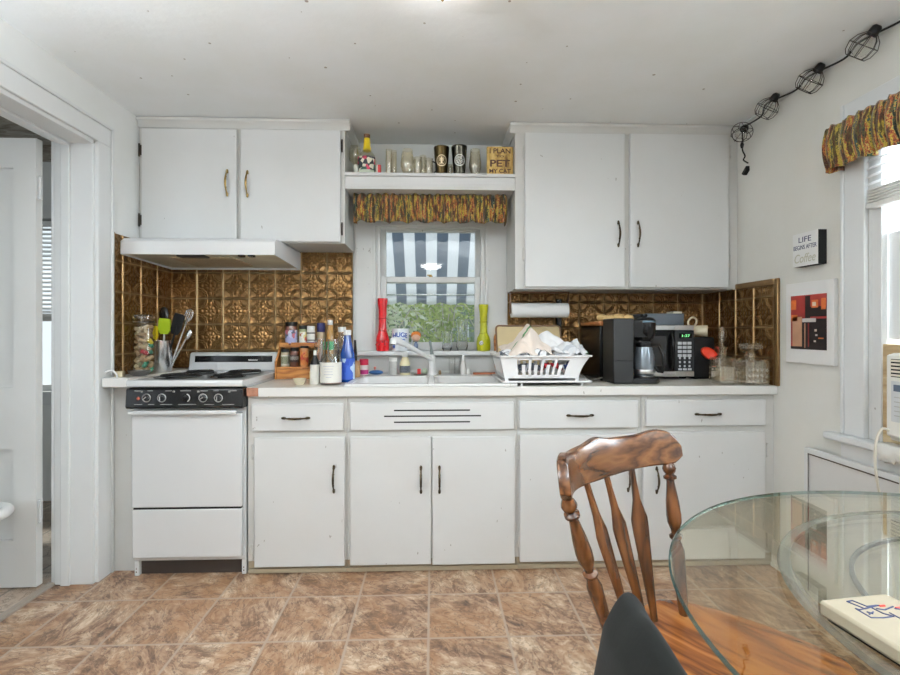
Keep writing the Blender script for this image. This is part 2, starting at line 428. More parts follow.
# ---- next room, seen through the doorway
HX0 = -3.9
t = NT('hall_ceiling_mottled'); co = t.world(); st = t.n('Mapping', None, Vector=co); st.inputs['Scale'].default_value = (1.2, 3.2, 1)
M_HC = t.bsdf(Base_Color=t.ramp(t.noise(st.outputs[0], 5, 6, .65, 1.0), [(.3, (.13, .10, .07)), (.5, (.36, .31, .25)), (.68, (.55, .53, .49))]), Roughness=.6)
slab('floor_hall', [(HX0-.1, XL-WT-.011, .2, 3.9, -.08, -.001)], M_FLOOR2)
slab('ceiling_hall', [(HX0-.1, XL-WT, .2, 3.9, 2.32, 2.42)], M_HC)
HWX0, HWX1, HWZ0, HWZ1 = -3.05, -2.42, .75, 1.93
slab('wall_hall_back', [(HX0, HWX0, 3.45, 3.58, 0, 2.32), (HWX1, XL-WT, 3.45, 3.58, 0, 2.32), (HWX0, HWX1, 3.45, 3.58, 0, HWZ0), (HWX0, HWX1, 3.45, 3.58, HWZ1, 2.32)], M_WALL)
slab('wall_hall_left', [(HX0-.1, HX0, .2, 3.58, 0, 2.32)], M_WALL)
HF0, HF1 = -3.3, -2.1
slab('wall_hall_front', [(HX0-.1, HF0, .1, .2, 0, 2.32), (HF1, XL-WT, .1, .2, 0, 2.32), (HF0, HF1, .1, .2, 0, .8), (HF0, HF1, .1, .2, 2.05, 2.32)], M_WALL)
slab('wall_hall_side', [(XL-WT-.02, XL-WT, YW+.1, 3.5, 0, 2.32)], M_WALL)
# ---- doorway lining and casing
m = MB()
for (y0, y1) in ((DY1-.002, DY1+.0875), (DY0-.0875, DY0+.002)): m.box(XL, XL+.018, y0, y1, 0, DZ-.0025)
m.box(XL, XL+.018, DY0-.0875, DY1+.0875, DZ-.002, DZ+.0815)
m.box(XL, XL+.024, DY1+.088, DY1+.105, 0, DZ+.0815); m.box(XL, XL+.024, DY0-.105, DY0-.088, 0, DZ+.0815); m.box(XL, XL+.024, DY0-.105, DY1+.105, DZ+.082, DZ+.098)
struct(m.build('trim_1', W_TRIM, bevel=.004, smooth=30, weld=False))
m = MB()   # lining boards of the opening, with the stop bead
m.box(XL-WT, XL+.004, DY1-.018, DY1+.001, 0, DZ); m.box(XL-WT, XL+.004, DY0-.001, DY0+.018, 0, DZ); m.box(XL-WT, XL+.004, DY0, DY1, DZ-.02, DZ)
m.box(XL-WT+.035, XL-WT+.075, DY1-.03, DY1-.017, 0, DZ-.02); m.box(XL-WT+.035, XL-WT+.075, DY0, DY1, DZ-.032, DZ-.019)
m.box(XL-WT-.02, XL-WT, DY1-.01, DY1+.10, 0, DZ+.09); m.box(XL-WT-.02, XL-WT, DY0-.1, DY1+.1, DZ-.01, DZ+.09)
struct(m.build('trim_2', W_TRIM, bevel=.003, smooth=30, weld=False))
m = MB(); m.box(XL-WT-.035, XL-WT+.005, DY0, DY1, -.01, .008); m.box(XL-WT-.022, XL-WT-.010, DY0, DY1, 0, .011)
struct(m.build('trim_3', flat('threshold_strip', (.42, .36, .30), .4, .3, .15), bevel=.003, weld=False))
# ---- door standing open into the next room
def panel_slab(m, x0, x1, y0, y1, z0, z1, holes, rec=.018):
    # slab in the xz plane with recessed rectangles on the -Y face
    xs = sorted({x0, x1, *[h[0] for h in holes], *[h[1] for h in holes]}); zs = sorted({z0, z1, *[h[2] for h in holes], *[h[3] for h in holes]})
    for i in range(len(xs)-1):
        for j in range(len(zs)-1):
            cx, cz = (xs[i]+xs[i+1])/2, (zs[j]+zs[j+1])/2
            inh = any(h[0] < cx < h[1] and h[2] < cz < h[3] for h in holes)
            yy = y0 + (rec if inh else 0)
            m.face([(xs[i], yy, zs[j]), (xs[i+1], yy, zs[j]), (xs[i+1], yy, zs[j+1]), (xs[i], yy, zs[j+1])])
    for h in holes:
        a, b, c, d = h
        for p, q in (((a,c),(b,c)), ((b,c),(b,d)), ((b,d),(a,d)), ((a,d),(a,c))):
            m.face([(p[0], y0, p[1]), (q[0], y0, q[1]), (q[0], y0+rec, q[1]), (p[0], y0+rec, p[1])])
    for p, q in (((x0,z0),(x1,z0)), ((x1,z0),(x1,z1)), ((x1,z1),(x0,z1)), ((x0,z1),(x0,z0))):
        m.face([(p[0], y0, p[1]), (q[0], y0, q[1]), (q[0], y1, q[1]), (p[0], y1, p[1])])
    m.face([(x0, y1, z0), (x1, y1, z0), (x1, y1, z1), (x0, y1, z1)])
d0 = at(36, 138, 2.28); dx1, dtop = -1.789, 2.037
door = thing('door_1', 'white panelled door standing open into the next room', 'door', (dx1, 2.30, .008)); door['kind'] = 'structure'
m = MB(); dw = .78
zs = [at(20, 478, 2.28).z, at(20, 436, 2.28).z, at(20, 388, 2.28).z, at(20, 172, 2.28).z]
hx1 = at(13, 300, 2.28).x; hx0 = dx1 - dw + (dx1 - hx1)
panel_slab(m, dx1-dw, dx1, 2.28, 2.316, .008, dtop, [(hx0, hx1, .22, zs[1]-.06), (hx0, hx1, zs[2], zs[3]+.06-.04)])
m.build('door_leaf', W_DOOR, door, smooth=25)
for zc in (at(46, 189, 2.3).z, at(46, 510, 2.3).z):
    m = MB(); m.lathe([(.0055, -.048), (.0055, .048)], (dx1+.012, 2.285, zc), 12); m.lathe([(.003, -.055), (.0075, -.05), (.0075, -.046)], (dx1+.012, 2.285, zc), 12); m.lathe([(.0075, .046), (.0075, .05), (.003, .055)], (dx1+.012, 2.285, zc), 12)
    m.box(dx1-.001, dx1+.003, 2.283, 2.315, zc-.045, zc+.045); m.box(dx1+.004, dx1+.010, 2.288, 2.300, zc-.04, zc+.04)
    m.build('hinge', W_TRIM, door, bevel=.001, weld=False)
m = MB(); m.lathe([(.012, 0), (.012, .03), (.026, .036), (.03, .05), (.022, .062), (.001, .066)], (dx1-dw+.06, 2.28, .96), 20, 'Y'); 
for vtx in m.bm.verts: vtx.co.y = 2.28 - (vtx.co.y - 2.28) if vtx.co.y > 2.28 else vtx.co.y
m.build('door_knob', BRASS, door)
# ---- baseboards
m = MB(); m.box(XR-.016, XR, YB, YF-.001, 0, .13); m.box(XR-.022, XR, YB, YF-.001, 0, .02)
struct(m.build('baseboard_right', W_TRIM2, bevel=.004, weld=False))
m = MB(); m.box(XL, XL+.016, YB+.017, DY0-.106, 0, .13); struct(m.build('baseboard_left', W_TRIM2, bevel=.004))
m = MB(); m.box(XL+.02, XR-.02, YB, YB+.016, 0, .13); struct(m.build('baseboard_front', W_TRIM2, bevel=.004))
# quarter-round bead along the ceiling of the side wall
m = MB(); m.box(XR-.012, XR, YB, YU, ZC-.014, ZC); struct(m.build('trim_4', W_TRIM2, bevel=.004))
# ================================================================ sink window
def frame_boxes(m, x0, x1, z0, z1, w, y0, y1, wb=None, wt=None):
    wb = wb or w; wt = wt or w
    m.box(x0, x0+w, y0, y1, z0, z1); m.box(x1-w, x1, y0, y1, z0, z1); m.box(x0+w, x1-w, y0, y1, z0, z0+wb); m.box(x0+w, x1-w, y0, y1, z1-wt, z1)
win = thing('window_1', 'double-hung sash window above the sink with a white surround', 'window', ((WX0+WX1)/2, YW, WZ0)); win['kind'] = 'structure'
cz1 = at(430, 222, YW-.02).z
m = MB(); cl = at(354.5, 300, YW-.02).x; cr = at(507.5, 300, YW-.02).x
m.box(cl, WX0+.004, YW-.02, YW, CT, 1.93); m.box(WX1-.004, cr, YW-.02, YW, CT, 1.93)
m.box(cl+.01, WX0-.012, YW-.024, YW-.0202, WZ0, 1.93); m.box(WX1+.012, cr-.01, YW-.024, YW-.0202, WZ0, 1.93)
m.box(WX0, WX1, YW-.02, YW, WZ1-.003, 1.93); m.box(WX0-.01, WX1+.01, YW-.026, YW-.019, WZ1-.005, WZ1+.02)
m.build('casing', W_TRIM2, win, bevel=.003, weld=False)
m = MB(); m.box(WX0, WX0+.012, YW, YW+.13, WZ0, WZ1); m.box(WX1-.012, WX1, YW, YW+.13, WZ0, WZ1); m.box(WX0, WX1, YW, YW+.13, WZ1-.012, WZ1); m.box(WX0+.012, WX0+.03, YW+.0, YW+.02, WZ0, WZ1); m.box(WX1-.03, WX1-.012, YW, YW+.02, WZ0, WZ1)
m.build('jamb', W_TRIM2, win, bevel=.002, weld=False)
mr = at(430, 280, YW+.04).z
for nm, z0, z1, y0, wb, wt in (('upper_sash', mr-.018, WZ1-.004, YW+.062, .036, .022), ('lower_sash', WZ0, mr+.018, YW+.024, .05, .036)):
    m = MB(); frame_boxes(m, WX0+.014, WX1-.014, z0, z1, .05 if nm == 'lower_sash' else .044, y0, y0+.032, wb, wt)
    o = m.build(nm, W_TRIM2, win, bevel=.004, weld=False)
    m = MB(); m.box(WX0+.05, WX1-.05, y0+.014, y0+.017, z0+wb-.008, z1-wt+.008); m.build('pane', WPANE, o, smooth=0)
m = MB(); m.box(cl-.02, cr+.02, YW-.075, YW+.03, WZ0-.028, WZ0)
m.build('stool', W_TRIM, win, bevel=.006)
m = MB(); m.box(cl-.001, cr+.001, YW-.029, YW-.0201, CT+.001, WZ0-.0285); m.box(cl-.001, cr+.001, YW-.036, YW-.0292, CT+.001, CT+.028); m.build('apron', W_TRIM2, win, bevel=.003, weld=False)
m = MB(); m.lathe([(.012, 0), (.012, .006), (.006, .012)], ((WX0+WX1)/2, YW+.04, mr+.018), 14); m.box((WX0+WX1)/2-.022, (WX0+WX1)/2+.006, YW+.03, YW+.045, mr+.026, mr+.032); m.build('sash_lock', BRASS, win)
# ================================================================ side window
rw = thing('window_2', 'side window with lowered white blind above the air conditioner', 'window', (XR, (RY0+RY1)/2, RZ0)); rw['kind'] = 'structure'
m = MB()
for y0, y1 in ((RY1-.002, RY1+.0925), (RY0-.0925, RY0+.002)): m.box(XR-.018, XR, y0, y1, RZ0, RZ1-.003)
m.box(XR-.024, XR, RY1+.093, RY1+.107, RZ0, RZ1+.1); m.box(XR-.024, XR, RY0-.107, RY0-.093, RZ0, RZ1+.1)
m.box(XR-.018, XR, RY0-.0925, RY1+.0925, RZ1-.002, RZ1+.1)
m.build('casing', W_TRIM, rw, bevel=.004, weld=False)
m = MB(); m.box(XR, XR+.14, RY1-.016, RY1, RZ0, RZ1); m.box(XR, XR+.14, RY0, RY0+.016, RZ0, RZ1); m.box(XR, XR+.14, RY0, RY1, RZ1-.016, RZ1)
m.box(XR-.002, XR+.024, RY1-.058, RY1-.016, RZ0, RZ1); m.box(XR-.002, XR+.022, RY0+.016, RY0+.036, RZ0, RZ1)
m.build('jamb', W_TRIM2, rw, bevel=.003, weld=False)
m = MB(); m.box(XR-.055, XR+.14, RY0-.14, RY1+.16, RZ0-.03, RZ0)
m.build('stool', W_TRIM, rw, bevel=.008)
m = MB(); m.box(XR-.02, XR, RY0-.107, RY1+.107, RZ0-.1045, RZ0-.0305); m.box(XR-.026, XR, RY0-.107, RY1+.107, RZ0-.12, RZ0-.105); m.build('apron', W_TRIM2, rw, bevel=.004, weld=False)
def yframe(m, y0, y1, z0, z1, w, x0, x1, wb, wt):
    m.box(x0, x1, y0, y0+w, z0, z1); m.box(x0, x1, y1-w, y1, z0, z1); m.box(x0, x1, y0+w, y1-w, z0, z0+wb); m.box(x0, x1, y0+w, y1-w, z1-wt, z1)
m = MB(); yframe(m, RY0+.018, RY1-.05, 1.50, RZ1-.016, .05, XR+.07, XR+.10, .04, .05)
o = m.build('upper_sash', W_TRIM, rw, bevel=.004, weld=False); m = MB(); m.box(XR+.084, XR+.087, RY0+.06, RY1-.06, 1.53, RZ1-.06); m.build('pane', WPANE, o, smooth=0)
m = MB(); yframe(m, RY0+.018, RY1-.05, 1.135, 1.54, .055, XR+.03, XR+.062, .055, .04)
o = m.build('lower_sash', W_TRIM, rw, bevel=.004, weld=False); m = MB(); m.box(XR+.044, XR+.047, RY0+.06, RY1-.06, 1.17, 1.52); m.build('pane', WPANE, o, smooth=0)
# ---- window of the next room, added unseen windows that let fill light in
hw = thing('window_3', 'small window with white slatted blind in the next room behind the open door', 'window', ((HWX0+HWX1)/2, 3.45, HWZ0)); hw['kind'] = 'structure'
m = MB(); frame_boxes(m, HWX0-.09, HWX1+.09, HWZ0-.09, HWZ1+.09, .09, 3.43, 3.45); m.build('casing', W_TRIM, hw, bevel=.003, weld=False)
m = MB(); frame_boxes(m, HWX0, HWX1, HWZ0, HWZ1, .04, 3.50, 3.54); m.box(HWX0, HWX1, 3.50, 3.54, 1.24, 1.28); o = m.build('window_frame', W_TRIM, hw, bevel=.003, weld=False)
m = MB(); m.box(HWX0+.02, HWX1-.02, 3.52, 3.522, HWZ0+.02, HWZ1-.02); m.build('pane', WPANE, o, smooth=0)
for nm, lb, xw, d in (('added_window_4', 'added unseen window at the dining end in the wall with the doorway', XL, -1), ('added_window_6', 'added unseen window at the dining end beyond the glass table', XR, 1)):  # both added out of view to even out the room light
    fw = thing(nm, lb, 'window', (xw, (BY0+BY1)/2, BZ0)); fw['kind'] = 'structure'
    m = MB(); yframe(m, BY0-.09, BY1+.09, BZ0-.09, BZ1+.09, .09, xw-.02*d, xw, .09, .09); m.build('casing', W_TRIM, fw, bevel=.003, weld=False)
    m = MB(); yframe(m, BY0, BY1, BZ0, BZ1, .05, xw+.05*d, xw+.09*d, .05, .05); m.box(xw+.05*d, xw+.09*d, (BY0+BY1)/2-.025, (BY0+BY1)/2+.025, BZ0+.05, BZ1-.05); o = m.build('window_frame', W_TRIM, fw, bevel=.003, weld=False)
    m = MB(); m.box(xw+.068*d, xw+.071*d, BY0+.03, BY1-.03, BZ0+.03, BZ1-.03); m.build('pane', WPANE, o, smooth=0)
h2 = thing('added_window_5', 'added unseen window of the next room facing the open door', 'window', ((HF0+HF1)/2, .2, .8)); h2['kind'] = 'structure'  # added out of sight to brighten the open door
m = MB(); frame_boxes(m, HF0-.09, HF1+.09, .71, 2.14, .09, .2, .22); m.build('casing', W_TRIM, h2, bevel=.003, weld=False)
m = MB(); m.box(HF0, HF1, .14, .143, .8, 2.05); m.build('pane', WPANE, h2, smooth=0)
# garden fence beyond the shrubs
m = MB()
for k in range(60): m.box(-4.2+.14*k, -4.2+.14*k+.132, 7.6, 7.62, -.3, 1.75)
fnc = thing('garden_fence', 'grey-green board fence at the back of the garden, seen through the sink window', 'fence', (0, 7.6, -.3)); m.build('fence_boards', flat('weathered_green_boards', (.17, .23, .20), .8, 0, .25), fnc, weld=False)
# ---- blinds
def blind(name, label, parent_loc, along, a0, a1, pos, ztop, zbot, pitch, bottom=True):
    b = thing(name, label, 'blind', parent_loc)
    def bx(m, p, q, d0, d1, z0, z1):
        if along == 'Y': m.box(pos+d0, pos+d1, p, q, z0, z1)
        else: m.box(p, q, pos+d0, pos+d1, z0, z1)
    m = MB(); bx(m, a0, a1, -.02, .02, ztop, ztop+.04); m.build('head_rail', PLASTIC_W, b, bevel=.003)
    m = MB(); z = ztop - pitch*.6
    while z > zbot+.02:
        for k in range(3):
            pass
        if along == 'Y': pts = [(pos-.020, z-.011), (pos-.006, z+.001), (pos+.008, z+.008), (pos+.018, z+.012)]; fn = lambda a, c, w: (a, w, c)
        else: pts = [(pos-.020, z-.011), (pos-.006, z+.001), (pos+.008, z+.008), (pos+.018, z+.012)]; fn = lambda a, c, w: (w, a, c)
        poly = pts + [(p[0]+.0006, p[1]-.0016) for p in pts[::-1]]
        m.prism(poly, (a0+.004, a1-.004), fn); z -= pitch
    m.build('slats', PLASTIC_W, b, weld=False)
    m = MB()
    if bottom:
        for k in range(5): bx(m, a0+.004, a1-.004, -.017, .017, zbot-.004-.011*k, zbot+.003-.011*k)
    bx(m, a0+.002, a1-.002, -.018, .018, zbot-.070, zbot-.052)
    m.build('bottom_rail', flat('blind_rail_'+name, (.74, .73, .70), .4, 0, .03), b, bevel=.002, weld=False)
    return b
zb = atX(885, 197, XR+.0).z
blind('window_blind', 'white slatted blind raised partway under the colourful side valance', (XR-.018, 1.39, 1.9), 'Y', RY0+.03, 1.825, XR-.018, 1.93, zb+.035, .030)
blind('window_blind', 'white slatted blind in the next room, glimpsed past the door edge', (-2.73, 3.47, 1.8), 'X', HWX0+.03, HWX1-.03, 3.475, 1.88, 1.30, .030)
# ================================================================ outdoors
t = NT('lawn'); co = t.world()
struct(MB().box(-7, 8, 3.2, 12, -.4, -.3).build('ground', t.bsdf(Base_Color=t.ramp(t.noise(co, 3, 5), [(.3, (.07, .12, .03)), (.7, (.2, .28, .09))]), Roughness=.9)))
def awning():
    t = NT('striped_canvas'); sp = t.n('SeparateXYZ', None, Vector=t.world())
    fr = t.math('FRACT', t.math('DIVIDE', t.math('ADD', sp.outputs[0], .283), .158))
    k = t.math('LESS_THAN', fr, .5)
    c = t.mix(k, (.90, .92, .96), (.34, .39, .47))
    df = t.n('BsdfDiffuse', None, Color=c); tl = t.n('BsdfTranslucent', None, Color=c)
    mx = t.n('MixShader', None, Fac=.62, _1=df.outputs[0], _2=tl.outputs[0]); t.t.links.new(mx.outputs[0], t.out.inputs[0])
    aw = thing('window_awning', 'awning of white and blue-grey striped canvas outside the sink window', 'awning', (-.02, 3.16, 1.4))
    m = MB(); x0, x1 = -.75, .72
    def fn(a, b):
        y = 3.17 + b*.72; return (x0+(x1-x0)*a, y, 2.12 - b*.68 - .012*math.sin(b*PI))
    m.grid(fn, 24, 10)
    def hem(a, b): return (x0+(x1-x0)*a, 3.89+.004*math.sin(a*40), 1.44 - b*(.05+.02*abs(math.sin(a*PI*9))))
    m.grid(hem, 72, 2)
    m.build('canvas', t.m, aw, solid=.002)
    m = MB(); m.tube([(x0, 3.16, 1.45), (x0, 3.88, 1.45), (x1, 3.88, 1.45), (x1, 3.16, 1.45)], .008); m.build('awning_frame', STEEL, aw)
awning()
def leafmat(name, a, b):
    t = NT(name); c = t.ramp(t.noise(t.coord('Object'), 7, 3), [(.3, a), (.7, b)])
    d = t.n('BsdfDiffuse', None, Color=c); tl = t.n('BsdfTranslucent', None, Color=c); mx = t.n('MixShader', None, Fac=.45, _1=d.outputs[0], _2=tl.outputs[0])
    t.t.links.new(mx.outputs[0], t.out.inputs[0]); return t.m
BARK = flat('pale_bark', (.50, .47, .40), .8, 0, .2)
def shrub(label, cx, cy, h, rx, seed, lm, n=1500, stems=14, z0=-.3):
    rnd = random.Random(seed); s = thing('garden_shrub', label, 'shrub', (cx, cy, z0), 'shrubs outside the sink window')
    m = MB(); tips = []
    for k in range(stems):
        a = rnd.uniform(0, 2*PI); r = rx*rnd.uniform(.2, 1); pts = [(cx+rnd.uniform(-.05, .05), cy+rnd.uniform(-.05, .05), z0)]
        for q in range(1, 7):
            f = q/6; pts.append((cx+math.cos(a)*r*f**1.3+rnd.uniform(-.05, .05), cy+math.sin(a)*r*f**1.3+rnd.uniform(-.05, .05), z0+h*rnd.uniform(.9, 1)*math.sin(f*PI*.55)))
        m.tube(pts, [.012*(1-.11*i) for i in range(7)], 5); tips += pts[2:]
    m.build('stems', BARK, s, weld=False)
    m = MB()
    for k in range(n):
        p = Vector(rnd.choice(tips)) + Vector((rnd.gauss(0, .13), rnd.gauss(0, .13), rnd.gauss(0, .12)))
        d = Vector((rnd.uniform(-1, 1), rnd.uniform(-1, 1), rnd.uniform(-.7, .7))).normalized(); w = d.orthogonal().normalized(); w = Matrix.Rotation(rnd.uniform(0, 6.3), 3, d) @ w
        L = rnd.uniform(.05, .10); q = L*.22
        m.face([p, p+d*L*.4+w*q, p+d*L, p+d*L*.4-w*q])
    m.build('foliage', lm, s, weld=False, smooth=0)
LF1 = leafmat('yellow_green_leaves', (.17, .28, .06), (.62, .70, .28)); LF2 = leafmat('deep_green_leaves', (.08, .17, .06), (.30, .42, .20)); LF3 = leafmat('silver_leaves', (.42, .50, .34), (.85, .88, .75))
shrub('bright yellow-green shrub in the middle of the window view', .02, 4.9, 1.85, .6, 3, LF1)
shrub('silvery pale-leaved shrub at the edge of the window view near the red vase', -.62, 4.6, 1.75, .55, 5, LF3)
shrub('deeper green shrub behind the yellow glass vase', .72, 5.3, 1.9, .7, 8, LF2)
shrub('tall dark green bush far behind the pale shrubs', -.2, 6.6, 2.3, 1.2, 11, LF2, 2200, 18)
# ================================================================ backsplash
def panel(name, label, boxes, mat, bevel=0):
    m = MB()
    for b in boxes: m.box(*b)
    o = m.build(name, mat, smooth=0, weld=False, bevel=bevel); return struct(o)
xa = at(353, 300, YW).x
panel('trim_5', '', [(XL+.006, xa, YW-.006, YW, CT-.01, 1.645)], TIN_B)
panel('trim_6', '', [(XL, XL+.006, 2.4575, YW, CT-.01, 1.645)], TIN_S)
xb = at(507.5, 330, YW).x
panel('trim_7', '', [(xb, XR-.006, YW-.006, YW, CT, 1.40)], TIN_R)
panel('trim_8', '', [(XR-.006, XR, 2.352, YW, CT, 1.40)], TIN_RS)
BRONZE = flat('bronze_edge_strip', (.23, .14, .06), .35, .8, .2, 30)
m = MB(); m.box(XR-.016, XR, 2.335, 2.362, CT, 1.425); m.box(XR-.016, XR, 2.362, YU, 1.392, 1.425); m.box(XR-.010, XR, 2.362, 2.372, CT, 1.392)
struct(m.build('trim_9', BRONZE, bevel=.004, weld=False))
m = MB(); m.box(XL, XL+.012, 2.444, 2.456, CT+.05, 1.65); struct(m.build('trim_10', BRONZE, bevel=.002))
# ================================================================ pulls and hinges
def pull(parent, c, L, axis, label=None, mat=None):
    m = MB(); c = Vector(c); a = Vector((1,0,0)) if axis == 'x' else Vector((0,0,1)); n = Vector((0,-1,0))
    pts = []; rad = []
    for i in range(13):
        f = i/12*2-1
        pts.append(c + a*f*L*.42 + n*(.006 + .022*math.cos(f*PI/2)**.7)); rad.append(.0036 + .0022*math.cos(f*PI/2)**2 + .0014*(abs(f) > .9))
    m.tube(pts, rad, 8)
    for s in (-1, 1):
        e = c + a*s*L*.42
        m.tube([e, e+n*.008], .0062, 10); m.ball(e + a*s*L*.045 + n*.003, .0065, *( (1.7,.55,1) if axis == 'x' else (1,.55,1.7) ), nu=10, nv=6)
    for f in (-.5, .5): m.ball(c + a*f*L*.42 + n*.0215, .0058, nu=8, nv=6)
    return m.build('handle', mat or PULLM, parent, label, weld=False)
def hinge(parent, x, y, z, mat, s=1):
    m = MB(); m.tube([(x, y, z-.028), (x, y, z+.028)], .0045, 8); m.ball((x, y, z-.031), .005, nu=8, nv=5); m.ball((x, y, z+.031), .005, nu=8, nv=5)
    m.box(x, x+.016*s, y-.001, y+.004, z-.026, z+.026)
    m.build('hinge', mat, parent, weld=False)
# ================================================================ base cabinets
DF = .020
def R(u0, u1, v0, v1, Y):
    a = at(u0, v0, Y); b = at(u1, v1, Y); um = (u0+u1)/2
    return a.x, b.x, at(um, v1, Y).z, at(um, v0, Y).z
xf = [at(247.5, 480, YF).x+.002, at(347, 480, YF).x, at(517, 480, YF).x, at(641, 480, YF).x, XR-.001]
def base(i, label, fronts, x0=None, x1=None):
    x0 = xf[i] if x0 is None else x0; x1 = xf[i+1] if x1 is None else x1
    t_ = thing('base_cabinet', label, 'cabinet', ((x0+x1)/2, YF+.3, 0), 'white painted base cabinets under the counter')
    m = MB(); g = .0007
    if i == 1: m.box(x0+g, x1-g, YF+.0205, YW-.03, .062, .72); m.box(x0+g, x1-g, YF, YF+.02, .062, CT-.042)
    else: m.box(x0+g, x1-g, YF, YW-.03, .062, CT-.042)
    m.build('body', W_FRM, t_, bevel=.0015)
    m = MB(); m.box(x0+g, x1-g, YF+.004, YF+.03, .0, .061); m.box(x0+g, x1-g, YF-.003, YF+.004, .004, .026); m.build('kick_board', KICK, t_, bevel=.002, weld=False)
    for kind, u0, u1, v0, v1, extra in fronts:
        a, b, c, d = R(u0, u1, v0, v1, YF-DF)
        m = MB(); m.box(a, b, YF-DF, YF-.0003, c, d)
        p = m.build(kind, W_CAB, t_, bevel=.0035)
        for e in extra:
            if e[0] == 'p': q = at(e[1], e[2], YF-DF); pull(p, (q.x, YF-DF, q.z), e[4], e[3])
            elif e[0] == 'h':
                q = at(e[1], e[2], YF-.004); hinge(p, q.x, YF-.006, q.z, W_FRM, e[3])
            elif e[0] == 's':
                m = MB()
                for (ua, ub, vv) in ((394, 470, 410.3), (384, 481, 416), (394, 470, 422)):
                    A, B = at(ua, vv, YF-DF), at(ub, vv, YF-DF); zz = (A.z+B.z)/2
                    m.box(A.x, B.x, YF-DF-.0006, YF-DF+.004, zz-.0032, zz+.0032)
                m.build('vent_slots', BLACK_M, p, 'three dark horizontal vent slots', weld=False)
    return t_
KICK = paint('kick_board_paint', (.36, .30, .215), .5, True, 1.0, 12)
base(0, 'white base cabinet with one drawer and one door beside the stove', [
    ('drawer', 251.5, 343.3, 404, 431, [('p', 296, 418, 'x', .125)]), ('door', 254, 344.5, 437.5, 567, [('p', 334, 479, 'z', .125), ('h', 252.5, 452, 1), ('h', 252.5, 552, 1)])])
base(1, 'white double-door sink cabinet with three black vent slots', [
    ('false_front', 350, 513.8, 402.5, 430, [('s',)]), ('door', 350, 431.2, 437, 565.2, [('p', 421, 479.5, 'z', .125), ('h', 348.7, 452, 1), ('h', 348.7, 552, 1)]),
    ('door', 432.2, 515, 437, 564.5, [('p', 439.5, 479.5, 'z', .125), ('h', 516.5, 452, -1), ('h', 516.5, 540, -1)])])
base(2, 'white base cabinet under the dish rack, partly behind the wooden chair', [
    ('drawer', 519.3, 638.3, 401, 428.3, [('p', 580, 415.3, 'x', .125)]), ('door', 520, 638, 434.5, 561.5, [('p', 628, 478, 'z', .125), ('h', 518.6, 452, 1), ('h', 518.6, 540, 1)])])
base(3, 'white base cabinet with drawer and door in the corner by the side wall', [
    ('drawer', 646.2, 766, 400, 426, [('p', 708, 414, 'x', .125)]), ('door', 643.5, 765.5, 432, 559.5, [('p', 656.5, 480, 'z', .125), ('h', 767, 450, -1), ('h', 767, 540, -1)])])
CTOP = NT('worn_laminate'); co = CTOP.world()
CTOP = CTOP.bsdf(Base_Color=CTOP.ramp(CTOP.math('ADD', CTOP.math('MULTIPLY', CTOP.noise(co, 7, 5, .65), .7), CTOP.math('MULTIPLY', CTOP.noise(co, 160, 2), .3)), [(.3, (.50, .45, .37)), (.5, (.70, .66, .59)), (.65, (.77, .75, .71))]), Roughness=.32)
CEDGE = paint('counter_edge_laminate', (.78, .775, .755), .35, True, .5, 15)
RAW = flat('raw_chipboard', (.34, .16, .10), .8, 0, .5, 60)
# narrow filler left of the stove
lx0, lx1 = XL+.001, -1.4215
fl = thing('base_cabinet', 'narrow white filler cabinet between the door frame and the stove', 'cabinet', ((lx0+lx1)/2, 2.65, 0), 'white painted base cabinets under the counter')
m = MB(); m.box(XL+.013, lx1, 2.459, YW-.01, 0, .90); m.box(XL+.001, lx1, 2.436, 2.443, .0, .90); m.build('body', W_FRM, fl, bevel=.002, weld=False)
lt = thing('countertop', 'short dingy countertop end between the door frame and the stove', 'countertop', ((lx0+lx1)/2, 2.65, .90))
m = MB(); m.box(XL+.027, lx1, 2.335, 2.36, .902, .945); m.build('edge_strip', CEDGE, lt, bevel=.004)
m = MB(); m.box(XL+.027, lx1, 2.36, 2.43, .902, .944); m.box(XL+.008, lx1, 2.43, YW-.007, .902, .944); m.build('slab', CTOP, lt, bevel=.001, weld=False)
# long counter with the sink cut-out
SX0, SX1, SY0, SY1 = -.425, .415, 2.372, 2.915
cx0 = at(247, 390, 2.36).x
ct = thing('countertop', 'long white laminate countertop running from the stove to the side wall', 'countertop', (.4, 2.65, CT-.04))
m = MB(); y0 = 2.353; zb = CT-.040
for b in ((cx0, SX0+.02, y0+.012, YW-.008), (SX1-.02, XR-.008, y0+.012, YW-.008), (SX0+.02, SX1-.02, SY1-.03, YW-.034), (SX0+.02, SX1-.02, y0+.012, SY0+.03)): m.box(b[0], b[1], b[2], b[3], zb, CT)
m.build('slab', CTOP, ct, smooth=0, weld=False)
m = MB(); m.box(cx0+.055, XR-.001, y0-.004, y0+.013, zb-.003, CT+.001); m.build('edge_strip', CEDGE, ct, bevel=.004)
m = MB(); m.box(cx0, cx0+.0545, y0+.002, y0+.0125, zb, CT); m.build('bare_edge', RAW, ct, 'chipped bare end where the white edge strip has come off')
